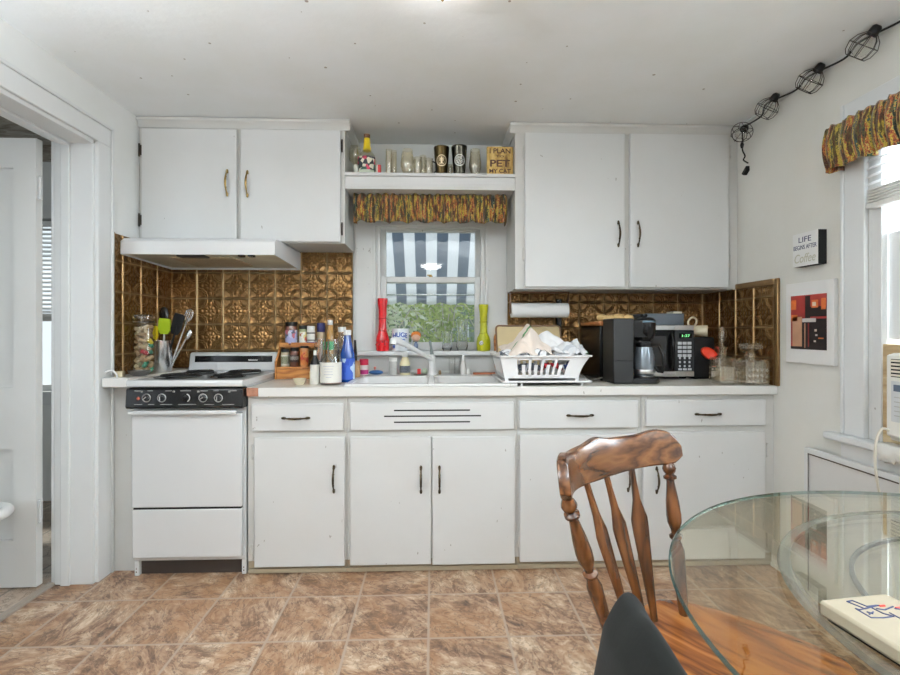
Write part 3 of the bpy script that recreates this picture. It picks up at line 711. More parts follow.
# ---- sink
sk = thing('kitchen_sink', 'white enamel double-bowl sink set into the countertop under the window', 'sink', ((SX0+SX1)/2, (SY0+SY1)/2, CT))
m = MB()
def rr(x0, x1, y0, y1, r, z, n=5):
    pts = []
    for cxx, cyy, a0 in ((x1-r, y1-r, 0), (x0+r, y1-r, PI/2), (x0+r, y0+r, PI), (x1-r, y0+r, 1.5*PI)):
        for k in range(n+1): a = a0+k*PI/2/n; pts.append((cxx+r*math.cos(a), cyy+r*math.sin(a), z))
    return pts
def loft(m, loops, cap0=False, cap1=False):
    L = [[m.v(p) for p in lp] for lp in loops]
    for A, B in zip(L, L[1:]):
        n = len(A)
        for i in range(n): m.f([A[i], A[(i+1)%n], B[(i+1)%n], B[i]])
    if cap0: m.f(L[0][::-1])
    if cap1: m.f(L[-1])
zt = CT+.014
mid = (SX0+SX1)/2
# rim: outer skirt + flat deck around the two bowls made from strips
bw = [(SX0+.035, mid-.015), (mid+.015, SX1-.035)]; by0, by1 = SY0+.05, SY1-.13
xs = [SX0, bw[0][0], bw[0][1], bw[1][0], bw[1][1], SX1]; ys = [SY0, by0, by1, SY1]
for i in range(5):
    for j in range(3):
        if j == 1 and i in (1, 3): continue
        m.box(xs[i], xs[i+1], ys[j], ys[j+1], CT+.0005, zt)
for a, b in bw:
    loft(m, [rr(a-.002, b+.002, by0-.002, by1+.002, .001, zt-.001), rr(a+.004, b-.004, by0+.004, by1-.004, .03, zt-.006), rr(a+.012, b-.012, by0+.012, by1-.012, .04, CT-.13), rr(a+.04, b-.04, by0+.04, by1-.04, .04, CT-.16)], cap1=True)
m.build('basin', GREY_EN, sk, bevel=.005, weld=False)
for a, b in bw:
    m = MB(); m.lathe([(.001, 0), (.03, 0), (.04, .002), (.042, .004)], ((a+b)/2, (by0+by1)/2, CT-.1595), 20, cap=False); m.build('drain', CHROME, sk)
# ---- faucet
fx = at(432, 372, 2.85).x; fy = 2.86
fa = thing('kitchen_faucet', 'white single-lever kitchen faucet with pull-out spout behind the sink', 'faucet', (fx, fy, zt))
m = MB(); m.lathe([(.026, 0), (.026, .006), (.022, .010), (.0195, .03), (.019, .085), (.020, .10), (.0195, .108), (.014, .118), (.004, .121)], (fx, fy, zt), 20)
m.build('faucet_body', PLASTIC_W, fa)
p0 = Vector((fx, fy-.005, at(432, 360, fy).z)); p2 = at(396, 340, 2.62); p1 = at(414, 349, 2.74)
m = MB(); m.tube([p0, p0.lerp(p1, .5), p1, p1.lerp(p2, .5), p1.lerp(p2, .8), p2], [.013, .0125, .0125, .014, .018, .019], 14)
d_ = (p2-p1).normalized(); m.tube([p2-d_*.004, p2+d_*.022+Vector((0,0,-.012)), p2+d_*.026+Vector((0,0,-.030))], [.019, .020, .017], 14)
m.build('spout', PLASTIC_W, fa)
q = p2+d_*.026+Vector((0,0,-.030)); m = MB(); m.tube([q, q+Vector((0,0,-.004))], .014, 14); m.build('aerator', flat('dark_aerator', (.12, .12, .10), .4, .4), fa)
m = MB(); c0 = Vector((fx, fy, zt+.118)); m.tube([c0, c0+Vector((-.004, -.006, .02)), c0+Vector((-.006, -.014, .045)), c0+Vector((-.012, -.03, .078))], [.012, .009, .007, .008], 10)
m.build('lever', flat('grey_lever', (.30, .34, .33), .35, .1), fa)
# ================================================================ wall cupboards
def upper(label, ux0, ux1, xw0, xw1, zb_, doors, crown):
    x0 = xw0; x1 = xw1
    t_ = thing('wall_cabinet', label, 'cabinet', ((x0+x1)/2, (YU+YW)/2, zb_), 'white painted wall cabinets')
    m = MB(); m.box(x0, x1, YU, YW-.007, zb_, ZC-.002); m.build('body', W_FRM, t_, bevel=.0015)
    m = MB(); c0, c1 = crown
    poly = [(0, -.052), (-.006, -.052), (-.010, -.036), (-.024, -.022), (-.030, -.018), (-.030, -.003), (0, -.003)]
    m.prism([(p[0], p[1]) for p in poly], (x0+(-.0295 if c0 else 0), x1+(.0295 if c1 else 0)), lambda a, b, w: (w, YU+a, ZC+b))
    if c1: m.prism(poly, (YU+.0005, YW-.008), lambda a, b, w: (x1-a, w, ZC+b))
    if c0: m.prism(poly, (YU+.0005, YW-.008), lambda a, b, w: (x0+a, w, ZC+b))
    m.build('crown_molding', W_FRM, t_, bevel=.0015, weld=False)
    for (u0, u1, v0, v1, pu, pv, hu, hvs, hs, hm) in doors:
        a, b, c, d = R(u0, u1, v0, v1, YU-DF); m = MB(); m.box(a, b, YU-DF, YU-.0003, c, d); p = m.build('door', W_CAB, t_, bevel=.0035)
        q = at(pu, pv, YU-DF); pull(p, (q.x, YU-DF, q.z), .135, 'z', mat=BRASS if ux0 < 300 else PULLM)
        for hv in hvs: q = at(hu, hv, YU-.006); hinge(p, q.x, YU-.008, q.z, hm, hs)
    return t_
upper('white two-door wall cabinet hung above the range hood', 138, 345, XL+.001, -.4727, 1.638,
    [(141.3, 236.5, 128.5, 238.5, 227.3, 183, 139.4, (150, 220), 1, IRON), (240.3, 340.5, 129.5, 241.5, 247.5, 184, 342, (146, 229), -1, IRON)], (0, 1))
upper('white two-door wall cabinet hung above the coffee maker and microwave', 515, 731, .453, XR-.001, 1.395,
    [(525, 625.2, 133, 287, 618.3, 234, 523.5, (152, 254), 1, W_FRM), (630, 729, 134, 287.5, 638, 234, 730.5, (152, 261), -1, W_FRM)], (1, 0))
# ---- shelf over the window
sz = at(430, 173.5, YU).z
sh = thing('wall_shelf', 'white shelf spanning between the two wall cabinets above the window', 'shelf', (0, (YU+YW)/2, 1.94))
m = MB(); m.box(-.4715, .4518, YU-.012, YW-.001, sz-.018, sz); m.build('shelf_board', W_CAB, sh, bevel=.003)
m = MB(); zf = at(430, 189.5, YU).z; m.box(-.4715, .4518, YU, YU+.02, zf, sz-.0185); m.box(-.4715, .4518, YU-.004, YU, zf+.012, zf+.03)
m.box(-.4715, .4518, YU+.02, YW-.03, zf+.004, zf+.016); m.build('fascia', W_CAB, sh, bevel=.003, weld=False)
# ================================================================ range hood
hd = thing('range_hood', 'white under-cabinet range hood with a stained underside above the stove', 'hood', (-1.17, 2.75, 1.535))
hl, hr, hf = XL+.008, -.793, 2.50
zt_, zf1, zf0, zk = 1.634, 1.610, 1.548, 1.530
m = MB(); prof = [(YW-.008, zk), (YW-.008, zt_), (hf+.055, zt_), (hf+.012, zf1), (hf, zf0+.006), (hf, zf0-.004), (hf+.008, zf0-.004), (hf+.008, zf0+.004)]
outer = [(YW-.008, zk), (YW-.008, zt_), (hf+.03, zt_), (hf, zf1+.004), (hf, zf0)]
m.prism(outer, (hl, hl+.004), lambda a, b, w: (w, a, b)); m.prism(outer, (hr-.004, hr), lambda a, b, w: (w, a, b))
m.box(hl, hr, hf+.03, YW-.008, zt_-.004, zt_); m.prism([(hf+.03, zt_), (hf, zf1+.004), (hf+.004, zf1), (hf+.032, zt_-.006)], (hl, hr), lambda a, b, w: (w, a, b))
m.box(hl, hr, hf, hf+.004, zf0, zf1+.004); m.box(hl, hr, YW-.012, YW-.008, zk, zt_)
m.build('hood_shell', W_HOOD, hd, bevel=.002, weld=False)
GREASE = flat('grease_stained_metal', (.86, .74, .55), .45, .05, .45, 5)
m = MB(); m.face([(hl+.004, hf+.004, zf0+.006), (hr-.004, hf+.004, zf0+.006), (hr-.004, YW-.012, zk+.012), (hl+.004, YW-.012, zk+.012)]); m.build('underside', GREASE, hd, solid=.002, smooth=0)
def undz(y): return zf0+.006 + (zk+.012-zf0-.006)*(y-hf)/(YW-.012-hf)
m = MB(); fa_, fb_ = -1.36, -1.04
m.prism([(2.60, undz(2.60)-.008), (2.88, undz(2.88)-.008), (2.88, undz(2.88)), (2.60, undz(2.60))], (fa_, fb_), lambda a, b, w: (w, a, b))
m.build('grease_filter', flat('filter_mesh', (.60, .50, .34), .45, .3, .4, 120), hd, bevel=.002)
m = MB(); m.box(-1.30, -1.16, 2.535, 2.60, undz(2.55)-.010, undz(2.55)+.001); m.build('hood_lamp_cover', flat('hood_dark_cover', (.06, .055, .05), .4), hd, bevel=.003)
m = MB(); m.box(-.985, -.955, 2.515, 2.545, undz(2.52)-.012, undz(2.52)+.002); m.box(-.935, -.905, 2.515, 2.545, undz(2.52)-.012, undz(2.52)+.002); m.build('hood_switch', BLACK, hd, bevel=.002, weld=False)
# ================================================================ stove
gx0, gx1 = -1.416, -.891; gc = (gx0+gx1)/2; gy = 2.352
st = thing('kitchen_stove', 'narrow white electric stove with black control strip between the counters', 'stove', (gc, 2.65, 0))
m = MB(); m.box(gx0, gx1, gy+.028, YW-.02, .072, .912); m.box(gx0, gx0+.022, gy+.03, gy+.06, 0, .0718); m.box(gx1-.022, gx1, gy+.03, gy+.06, 0, .0718); m.box(gx0, gx0+.022, YW-.1, YW-.05, 0, .0718); m.box(gx1-.022, gx1, YW-.1, YW-.05, 0, .0718)
m.build('stove_body', ENAMEL, st, bevel=.003, weld=False)
m = MB(); m.box(gx0+.022, gx1-.022, gy+.05, gy+.056, .001, .0715); m.build('kick_panel', flat('brown_black_kick', (.030, .022, .018), .5, 0, .2), st)
# cooktop slab with rolled lip and raised spillover edge
m = MB(); ztop = .934
poly = [(gy-.028, .905), (gy-.030, .928), (gy-.022, .937), (gy-.008, ztop), (YW-.10, ztop-.002), (YW-.075, ztop), (YW-.02, ztop), (YW-.02, .905)]
m.prism(poly, (gx0-.004, gx1+.004), lambda a, b, w: (w, a, b)); m.build('cooktop', ENAMEL, st, bevel=.005)
# backguard
a, b, c, d = gx0+.006, gx1-.006, ztop-.002, 1.040
m = MB()
poly = [(2.872, c), (2.885, c+.03), (2.897, d-.01), (2.905, d), (2.96, d), (2.965, d-.01), (2.965, c)]
m.prism(poly, (a, b), lambda p, q, w: (w, p, q)); m.build('backguard', ENAMEL, st, bevel=.012, seg=3)
m = MB(); z1_, z0_ = d-.020, d-.056
m.prism([(2.8915, z0_), (2.896, z1_), (2.90, z1_), (2.90, z0_)], (a+.035, b-.035), lambda p, q, w: (w, p-.003, q)); o = m.build('trim_strip', BLACK_G, st)
bgm = Matrix.Translation((b-.145, 2.8895, z0_+.011)) @ Matrix.Rotation(PI/2-.12, 4, 'X')
m = MB(); m.M = bgm
m.tube([(-.027+.0011*k, .0035*math.sin(k*1.45)+(.003 if k % 9 == 2 else 0), 0) for k in range(50)], .0013, 5); m.build('lettering', WHITE_INK, o, 'small pale maker script', weld=False)
# burners
def coil(cx, cy, R_):
    bp = MB(); bp.lathe([(R_+.016, .0), (R_+.020, .003), (R_+.012, .004), (R_*.98, -.002), (R_*.3, -.003), (.001, -.003)], (cx, cy, ztop), 36, cap=False)
    p = bp.build('drip_pan', flat('drip_pan_chrome', (.10, .10, .10), .25, 1, .3), st)
    m = MB(); pts = []; turns = 4.2; n = int(turns*28)
    for i in range(n+1):
        f = i/n; r = R_*.22 + (R_*.97-R_*.22)*f; an = f*turns*2*PI; pts.append((cx+r*math.cos(an), cy+r*math.sin(an), ztop+.011))
    m.tube(pts, .0048, 6); 
    for k in range(3): an = k*2*PI/3+.3; m.tube([(cx, cy, ztop+.004), (cx+R_*math.cos(an), cy+R_*math.sin(an), ztop+.004)], .003, 6)
    m.build('coil', flat('burner_coil', (.012, .012, .012), .55, .3), p, weld=False)
coil(gc-.118, gy+.150, .088); coil(gc+.122, gy+.150, .070); coil(gc-.118, gy+.375, .070); coil(gc+.122, gy+.375, .088)
# control strip
cpz0, cpz1 = at(186, 408.5, gy-.02).z, at(186, 388, gy-.02).z
m = MB(); poly = [(gy+.03, cpz0), (gy-.026, cpz0), (gy-.034, cpz0+.008), (gy-.026, cpz1-.004), (gy-.018, cpz1), (gy+.03, cpz1)]
m.prism(poly, (gx0-.005, gx1+.006), lambda p, q, w: (w, p, q)); cp = m.build('control_panel', BLACK, st, bevel=.004)
for i, u in enumerate((146.2, 161.5, 185.5, 202.8, 218.2)):
    q = at(u, 398, gy-.035); big = i == 2
    m = MB(); m.lathe([(.0195, 0), (.0195, .002), (.0145, .003), (.0145, .0018), (.011, .004), (.010, .018), (.0085, .020), (.001, .020)], (q.x, gy-.030, q.z), 24, 'Y', cap=False)
    for vt in m.bm.verts: vt.co.y = 2*(gy-.030) - vt.co.y if vt.co.y > gy-.030 else vt.co.y
    k = m.build('knob', BLACK_M if big else DGREY, cp)
    m = MB(); ring = [(q.x+.0180*math.cos(t_), gy-.0335, q.z+.0180*math.sin(t_)) for t_ in ([i_*2*PI/28 for i_ in range(28)] if not big else [-1.1+i_*2.4/14 for i_ in range(15)])]
    m.tube(ring, .0024 if not big else .0022, 6, closed=not big)
    if not big:
        an = .7+i; m.tube([(q.x-.009*math.cos(an), gy-.052, q.z-.009*math.sin(an)), (q.x+.009*math.cos(an), gy-.052, q.z+.009*math.sin(an))], .0022, 6)
        for q_ in range(3): an = q_*2.1; m.tube([(q.x+.006*math.cos(an), gy-.0345, q.z+.006*math.sin(an)), (q.x+.0135*math.cos(an), gy-.0345, q.z+.0135*math.sin(an))], .0011, 5)
    m.build('dial_ring', STEEL_B if not big else WHITE_INK, k, 'silver ring' if not big else 'white temperature marks', weld=False)
m = MB()
for v_, us in ((391, ((134, 140), (147, 152), (165, 171), (180, 190), (200, 207), (213, 218), (229, 236))), (404.5, ((134, 142), (148, 154), (160, 172), (178, 196), (204, 214), (222, 234)))):
    for (ua, ub) in us:
        A = at(ua, v_, gy-.0345); B = at(ub, v_, gy-.0345); m.box(A.x, B.x, gy-.0345 if v_ > 400 else gy-.0315, gy-.027, A.z-.001, A.z+.001)
for u in (141.5, 173.5, 198, 229): A = at(u, 391.5, gy-.0325); m.box(A.x-.004, A.x+.004, gy-.0318, gy-.028, A.z-.004, A.z+.003)
m.build('dial_markings', GREY_INK, cp, 'pale printed dial marks', weld=False)
A = at(138, 398.5, gy-.033); m = MB(); m.ball((A.x, gy-.031, A.z), .008, 1, .4, 1); m.build('pilot_lamp', flat('dull_red_lens', (.25, .05, .03), .3), cp, 'dull red indicator lamp')
# oven door and drawer
a, b, c, d = R(130.3, 243, 416, 507.5, gy); 
m = MB(); m.box(gx0+.004, gx1-.010, gy, gy+.026, c, d+.012); dr = m.build('oven_door', ENAMEL, st, bevel=.005)
m = MB(); zh = at(186, 412.5, gy-.02).z; m.box(gx0+.002, gx1-.028, gy-.028, gy-.014, zh-.009, zh+.009); m.box(gx0+.004, gx1-.03, gy-.016, gy+.001, zh-.002, zh+.009)
m.build('handle', ENAMEL, dr, bevel=.004, weld=False)
m = MB(); m.box(gx0+.01, gx1-.016, gy+.006, gy+.027, c-.010, c+.0005); m.build('door_gap', BLACK_M, st)
a, b, c2, d2 = R(130.3, 243, 509.5, 558, gy); m = MB(); m.box(gx0+.006, gx1-.010, gy, gy+.026, c2, d2); m.build('drawer', ENAMEL, st, bevel=.005)
m = MB()
for s in (gx0+.010, gx1-.012):
    for zz in (.035, .02): m.ball((s, gy+.029, zz), .004, 1, .4, 1, 8, 5)
m.build('screw', STEEL, st, weld=False)
# ================================================================ things on the left counter and the stove side
SLEFT = .9445
jx, jy = -1.476, 2.565
jar = thing('glass_jar', 'tall clear glass jar full of wine corks beside the stove', 'jar', (jx, jy, SLEFT))
jz1 = at(144, 318, jy).z
JARG2 = pane('cork_jar_glass', (.95, .96, .95), .45)
m = MB(); m.lathe([(.050, 0), (.052, .004), (.052, jz1-SLEFT-.03), (.047, jz1-SLEFT-.012), (.047, jz1-SLEFT), (.0445, jz1-SLEFT), (.0445, jz1-SLEFT-.012), (.0495, jz1-SLEFT-.032), (.0495, .006), (.001, .005)], (jx, jy, SLEFT), 28, cap=False)
m.build('jar_glass', JARG2, jar)
m = MB(); m.lathe([(.050, 0), (.050, .012), (.044, .018), (.001, .018)], (jx, jy, jz1), 28, cap=False); m.build('lid', glass('jar_lid_glass', (.95, .95, .93)), jar)
m = MB(); m.tube([(jx-.05*1, jy, jz1-.02), (jx-.058, jy, jz1-.005), (jx-.055, jy, jz1+.012)], .0018, 6); m.lathe([(.0485, -.022), (.0485, -.018)], (jx, jy, jz1), 24); m.build('wire_clasp', IRON, jar, weld=False)
CORK = [flat('cork_pale', (.46, .32, .18), .8, 0, .25, 60), flat('cork_tan', (.33, .20, .10), .8, 0, .2, 60), flat('cork_light', (.56, .43, .28), .8, 0, .15, 60)]
CORKC = [flat('stopper_red', (.45, .04, .05), .5), flat('stopper_green', (.06, .28, .17), .5), flat('stopper_yellow', (.70, .52, .05), .5)]
rnd = random.Random(4); corks = []
tries = 0
while len(corks) < 58 and tries < 6000:
    tries += 1
    a = rnd.uniform(0, 2*PI); r = .033*math.sqrt(rnd.random()); z = SLEFT+.020+rnd.random()*(jz1-SLEFT-.065)
    p = Vector((jx+r*math.cos(a), jy+r*math.sin(a), z))
    if any((p-c).length < .0235 for c in corks): continue
    corks.append(p)
corks.sort(key=lambda p: p.z)
for k, p in enumerate(corks):
    d_ = Vector((rnd.uniform(-1, 1), rnd.uniform(-1, 1), rnd.uniform(-.8, .8))).normalized()
    L = .0165
    rad = Vector((p.x-jx, p.y-jy, 0))
    e = max(Vector((p.x+d_.x*L*s-jx, p.y+d_.y*L*s-jy, 0)).length for s in (-1, 1))
    if e > .038: d_ = Vector((-rad.y, rad.x, rnd.uniform(-.02, .02))).normalized()
    m = MB(); m.tube([p-d_*L, p-d_*L*.9, p+d_*L*.9, p+d_*L], [.0095, .0105, .0105, .0095], 10)
    col = rnd.random() < .16 and p.x > jx+.005
    tag(m.build('wine_cork', CORKC[k % 3] if col else CORK[k % 3]), 'coloured bottle cork among the plain ones in the glass jar' if col else 'plain tan wine cork inside the tall glass jar beside the stove', 'cork', 'coloured corks in the glass jar' if col else 'plain corks in the glass jar')
# utensil cup
ux, uy = -1.478, 2.725
uz1 = at(164, 340.5, uy).z
cup = tag(MB().lathe([(.001, .0), (.053, .0), (.055, .003), (.055, uz1-SLEFT-.004), (.056, uz1-SLEFT), (.0535, uz1-SLEFT), (.053, .006), (.001, .006)], (ux, uy, SLEFT), 32, cap=False).build('utensil_cup', flat('polished_steel', (.88, .88, .89), .24, 1, .05)), 'shiny stainless steel cup holding cooking utensils by the stove', 'cup')
def utensil(name, label, kind, u0, v0, u1, v1, mat, fn, y1=None, hm=None):
    b = Vector((ux + .6*(at(u0, v0, uy).x-ux), uy + .55*((y1 or uy)-uy), SLEFT+.012)); tp = at(u1, v1, y1 or uy)
    d_ = (tp-b).normalized(); t_ = thing(name, label, kind, b, 'utensils in the steel cup')
    L = (tp-b).length
    m = MB(); m.tube([b, b+d_*L*.5, b+d_*(L-.05)], [.006, .0055, .005], 8); m.build('handle', hm or mat, t_)
    side = Vector((1, 0, 0)) - d_*d_.x; side.normalize(); nrm = d_.cross(side)
    m = MB(); fn(m, tp, d_, side, nrm); m.build('utensil_head', mat, t_)
def flathead(w, h, th=.008, curl=.0):
    def fn(m, tp, d, s, n):
        outline = [(-w*.3, -h), (w*.3, -h), (w*.5, -h*.75), (w*.5, -h*.1), (w*.35, 0), (-w*.42, 0), (-w*.5, -h*.12), (-w*.5, -h*.75)]
        m.prism(outline, (-th/2, th/2), lambda a, b, q: tp + s*a + d*b + n*q)
    return fn
def ladle(r):
    def fn(m, tp, d, s, n):
        m.M = Matrix(((s.x, n.x, d.x, (tp-d*r).x), (s.y, n.y, d.y, (tp-d*r).y), (s.z, n.z, d.z, (tp-d*r).z), (0, 0, 0, 1))); m.ball((0, 0, 0), r, .78, .28, 1.35, 16, 10)
    return fn
def whisk(m, tp, d, s, n):
    for k in range(6):
        a = k*PI/6; q = s*math.cos(a)+n*math.sin(a)
        m.tube([tp-d*.09+q*.004, tp-d*.05+q*.02, tp-d*.015+q*.018, tp, tp-d*.015-q*.018, tp-d*.05-q*.02, tp-d*.09-q*.004], .0012, 5)
utensil('silicone_spatula', 'lime green spatula standing in the steel utensil cup', 'spatula', 163, 340, 165, 318.5, LIME, flathead(.062, .085, .012), hm=flat('grey_spatula_handle', (.5, .5, .48), .4))
utensil('silicone_spatula', 'yellow spatula at the jar side of the steel utensil cup', 'spatula', 157, 340, 155, 326, YELLOW, flathead(.026, .07, .012), y1=2.70)
utensil('slotted_spoon', 'black nylon spoon leaning out of the steel cup behind the spatulas', 'spoon', 160, 340, 164, 309, BLACK, ladle(.034), y1=2.77)
utensil('black_turner', 'black nylon turner leaning toward the stove in the steel cup', 'turner', 168, 340, 180, 314, BLACK_M, flathead(.056, .115, .006), y1=2.715)
utensil('wire_whisk', 'steel whisk leaning farthest over the stove from the steel cup', 'whisk', 171, 342, 191, 309, STEEL, whisk, y1=2.775)
utensil('serving_spoon', 'steel spoon lying low across the edge of the utensil cup', 'spoon', 174, 345, 190, 331, STEEL, ladle(.022), y1=2.745)
# pans by the door frame
bx, by = -1.435, 2.455
m = MB(); m.lathe([(.001, .002), (.03, .002), (.042, .012), (.050, .026), (.052, .027), (.050, .028), (.041, .015), (.03, .005), (.001, .005)], (bx, by, SLEFT), 28, cap=False)
tag(m.build('metal_bowl', flat('dull_pan_metal', (.25, .24, .23), .3, 1, .2)), 'small shallow dark metal bowl on the counter end in front of the cork jar', 'bowl')
sx, sy = at(114, 377, 2.41).x+.015, 2.41
m = MB(); m.lathe([(.02, 0), (.022, .002), (.022, .026), (.020, .028), (.018, .026), (.018, .003)], (sx+.012, sy, SLEFT), 16, 'Z')
tag(m.build('metal_tin', flat('pale_gold_tin', (.62, .53, .36), .3, .9, .15)), 'little pale gold metal cup at the very end of the counter by the door frame', 'cup')
lx = -1.515
m = MB(); pts = [(lx-.008+.036*math.cos(a)*.9, sy-.035, SLEFT+.034*math.sin(a)) for a in [PI*i/10 for i in range(11)]]; m.tube(pts, .004, 8)
tag(m.build('pan_handle_ring', PLASTIC_W), 'white curved loop standing on the counter end against the door frame', 'handle loop')
# ================================================================ spice rack and bottles by the stove
ry = 2.80
OAK = wood('orange_oak', (.26, .085, .02), (.46, .18, .045), (.60, .28, .08), .35, 8, 'X', .2)
rx0, rx1 = at(277, 380, ry).x, at(318, 380, ry).x
rack = thing('spice_rack', 'two-tier orange wooden spice rack between the stove and the sink', 'spice rack', ((rx0+rx1)/2, ry, CT))
zlow, zup = at(297, 366.5, ry).z, at(297, 345.5, ry+.05).z
for xx in (rx0, rx1-.012):
    m = MB(); m.prism([(ry-.045, CT), (ry+.09, CT), (ry+.09, zup+.035), (ry+.045, zup+.035), (ry+.02, zup-.03), (ry-.045, zlow+.03)], (xx, xx+.012), lambda a, b, w: (w, a, b)); m.build('side_board', OAK, rack, bevel=.003)
m = MB(); m.box(rx0+.0125, rx1-.0125, ry-.043, ry+.03, zlow-.010, zlow); m.build('lower_shelf', OAK, rack, bevel=.002)
m = MB(); m.box(rx0+.0125, rx1-.0125, ry-.043, ry-.034, CT+.002, zlow-.012); m.build('drawer_front', OAK, rack, bevel=.002)
m = MB(); m.box(rx0+.0125, rx1-.0125, ry+.025, ry+.085, zup-.010, zup); m.box(rx0+.0125, rx1-.0125, ry+.020, ry+.025, zup-.010, zup+.018); m.build('upper_shelf', OAK, rack, bevel=.002, weld=False)
def labelband(m_, r, z0, z1, c, seg=24, a0=-PI*.95, a1=-PI*.05):
    c = Vector(c); m_.grid(lambda a, b: c + Vector((r*math.cos(a0+(a1-a0)*a), r*math.sin(a0+(a1-a0)*a), z0+(z1-z0)*b)), seg, 1)
def bottle(name, label, cat, u, v0, v1, w, Y, glassm, capm, prof, lab=None, z0=None, group=None, cap=(.16, .95), fill=None, seg=22):
    # prof: (fraction of half width, fraction of height) outline of the body below the cap
    b = at(u, v0, Y); z0 = b.z if z0 is None else z0; tp = at(u, v1, Y).z; H = tp-z0; dy = ray(u)[1]
    r = w/2*(Y/dy)/FPX
    t_ = thing(name, label, cat, (b.x, Y, z0), group); hb = H*(1-cap[0])
    m = MB(); m.lathe([(.001, 0)] + [(p*r, q*hb) for p, q in prof], (b.x, Y, z0), seg); m.build('bottle_body', glassm, t_)
    m = MB(); m.lathe([(cap[1]*r*.98, hb-.002), (cap[1]*r, hb), (cap[1]*r, H-.002), (cap[1]*r*.93, H)], (b.x, Y, z0), seg); m.build('cap', capm, t_)
    for q0, q1, lm, *lb in (lab or []):
        m = MB(); rr_ = max(p for p, q in prof)*r+.0006; labelband(m, rr_, z0+hb*q0, z0+hb*q1, (b.x, Y, 0)); m.build('paper_label', lm, t_, lb[0] if lb else None)
    return t_
CYL = [(.96, .0), (1, .02), (1, .9), (.9, 1)]
PAPER = flat('label_paper', (.80, .78, .72), .6, 0, .05); PAPERK = flat('label_black', (.03, .02, .02), .5); PAPERB = flat('label_blue', (.05, .09, .42), .5, 0, .2); PAPERR = flat('label_red', (.55, .05, .04), .5, 0, .2); PAPERO = flat('label_orange', (.70, .26, .06), .5, 0, .2); LILAC = printed('label_lilac', [(.0, (.05, .06, .10)), (.3, (.42, .44, .70)), (.55, (.55, .58, .78)), (.72, (.45, .12, .16)), (.8, (.75, .75, .76))], 75)
PRN = printed('label_mixed_print', [(.0, (.80, .78, .72)), (.48, (.74, .60, .25)), (.6, (.55, .10, .06)), (.68, (.80, .78, .72)), (.8, (.10, .22, .10))], 80)
PRO = printed('label_orange_print', [(.0, (.62, .20, .05)), (.45, (.70, .30, .10)), (.6, (.45, .04, .03)), (.75, (.75, .6, .4))], 80)
SPB = flat('brown_spice', (.11, .035, .02), .3, 0, .4, 60, coat=.4); SPR = flat('red_spice', (.30, .05, .03), .3, 0, .4, 60, coat=.4); SPO = flat('orange_spice', (.55, .22, .07), .3, 0, .4, 60, coat=.4); SPT = flat('tan_spice', (.50, .40, .26), .35, 0, .3, 60, coat=.4); SPG = flat('green_herb', (.25, .28, .12), .35, 0, .4, 60, coat=.4)
G1 = 'spice jars in the wooden rack'
uy_ = ry+.054
bottle('spice_jar', 'big square-shouldered spice jar with lilac label at the end of the upper rack tier', 'spice jar', 291.5, 0, 322, 12, uy_, SPB, CAP_K, CYL, [(.12, .78, LILAC)], zup, G1)
bottle('spice_jar', 'black-capped spice jar with white label second on the upper rack tier', 'spice jar', 303, 0, 325.5, 8, uy_, SPG, CAP_K, CYL, [(.08, .82, PRN)], zup, G1)
bottle('spice_jar', 'white-capped spice jar with white and blue label on the upper rack tier', 'spice jar', 311, 0, 326, 8.2, uy_, PAPER, CAP_W, CYL, [(.05, .22, PAPERB), (.30, .36, PAPERK), (.72, .8, PAPERK)], zup, G1)
bottle('spice_jar', 'green-black capped jar with white label on the lower rack tier by the stove', 'spice jar', 285.3, 0, 349, 8.4, ry-.008, SPT, CAP_K, CYL, [(.1, .8, PAPER), (.2, .7, SPG)], zlow, G1)
bottle('spice_jar', 'black spice jar with round pale badge in the middle of the lower rack tier', 'spice jar', 294.6, 0, 347.5, 8.6, ry-.008, SPB, CAP_K, CYL, [(.3, .75, PAPERK), (.42, .64, PAPER)], zlow, G1)
bottle('spice_jar', 'orange spice jar with red badge at the sink end of the lower rack tier', 'spice jar', 304.3, 0, 346, 8.4, ry-.008, SPO, CAP_K, CYL, [(.1, .8, PRO), (.35, .5, PAPERR)], zlow, G1, cap=(.08, 1))
# standing behind the front bottles
bottle('seasoning_bottle', 'tall seasoning bottle with dark blue cap behind the wine glasses', 'bottle', 321, 380, 323, 8.6, 2.90, SPT, flat('navy_cap', (.02, .02, .10), .4), CYL, [(.15, .85, flat('label_mixed', (.50, .44, .40), .5, 0, .5, 90))], CT)
bottle('sauce_bottle', 'tall clear bottle with white cap and green label by the tin backsplash', 'bottle', 330.3, 380, 320, 8.6, 2.87, flat('amber_sauce', (.42, .22, .06), .15, 0, .3, 30, coat=.5), CAP_W, [(.96, 0), (1, .02), (1, .68), (.55, .95), (.52, 1)], [(.52, .68, GREEN_L)], CT, cap=(.08, .6))
CLEARB = pane('clear_bottle', (.86, .90, .92), 1.5)
bottle('water_bottle', 'clear white-capped bottle behind the blue detergent', 'bottle', 342, 380, 327, 10, 2.82, CLEARB, CAP_W, [(.96, 0), (1, .02), (1, .72), (.66, .94), (.62, 1)], None, CT, cap=(.09, .8))
DET = flat('blue_detergent', (.008, .055, .26), .12, 0, .15, 14, coat=.6)
bottle('detergent_bottle', 'blue dish detergent bottle with clear neck and white cap beside the sink', 'bottle', 347.5, 380, 330, 15, 2.62, DET, CAP_W, [(.94, 0), (1, .02), (1, .52), (.97, .58), (.55, .86), (.42, 1)], [(.06, .50, printed('pale_blue_label', [(.0, (.02, .07, .45)), (.42, (.04, .12, .55)), (.55, (.55, .70, .88)), (.66, (.03, .09, .5))], 40))], CT, cap=(.09, .5))
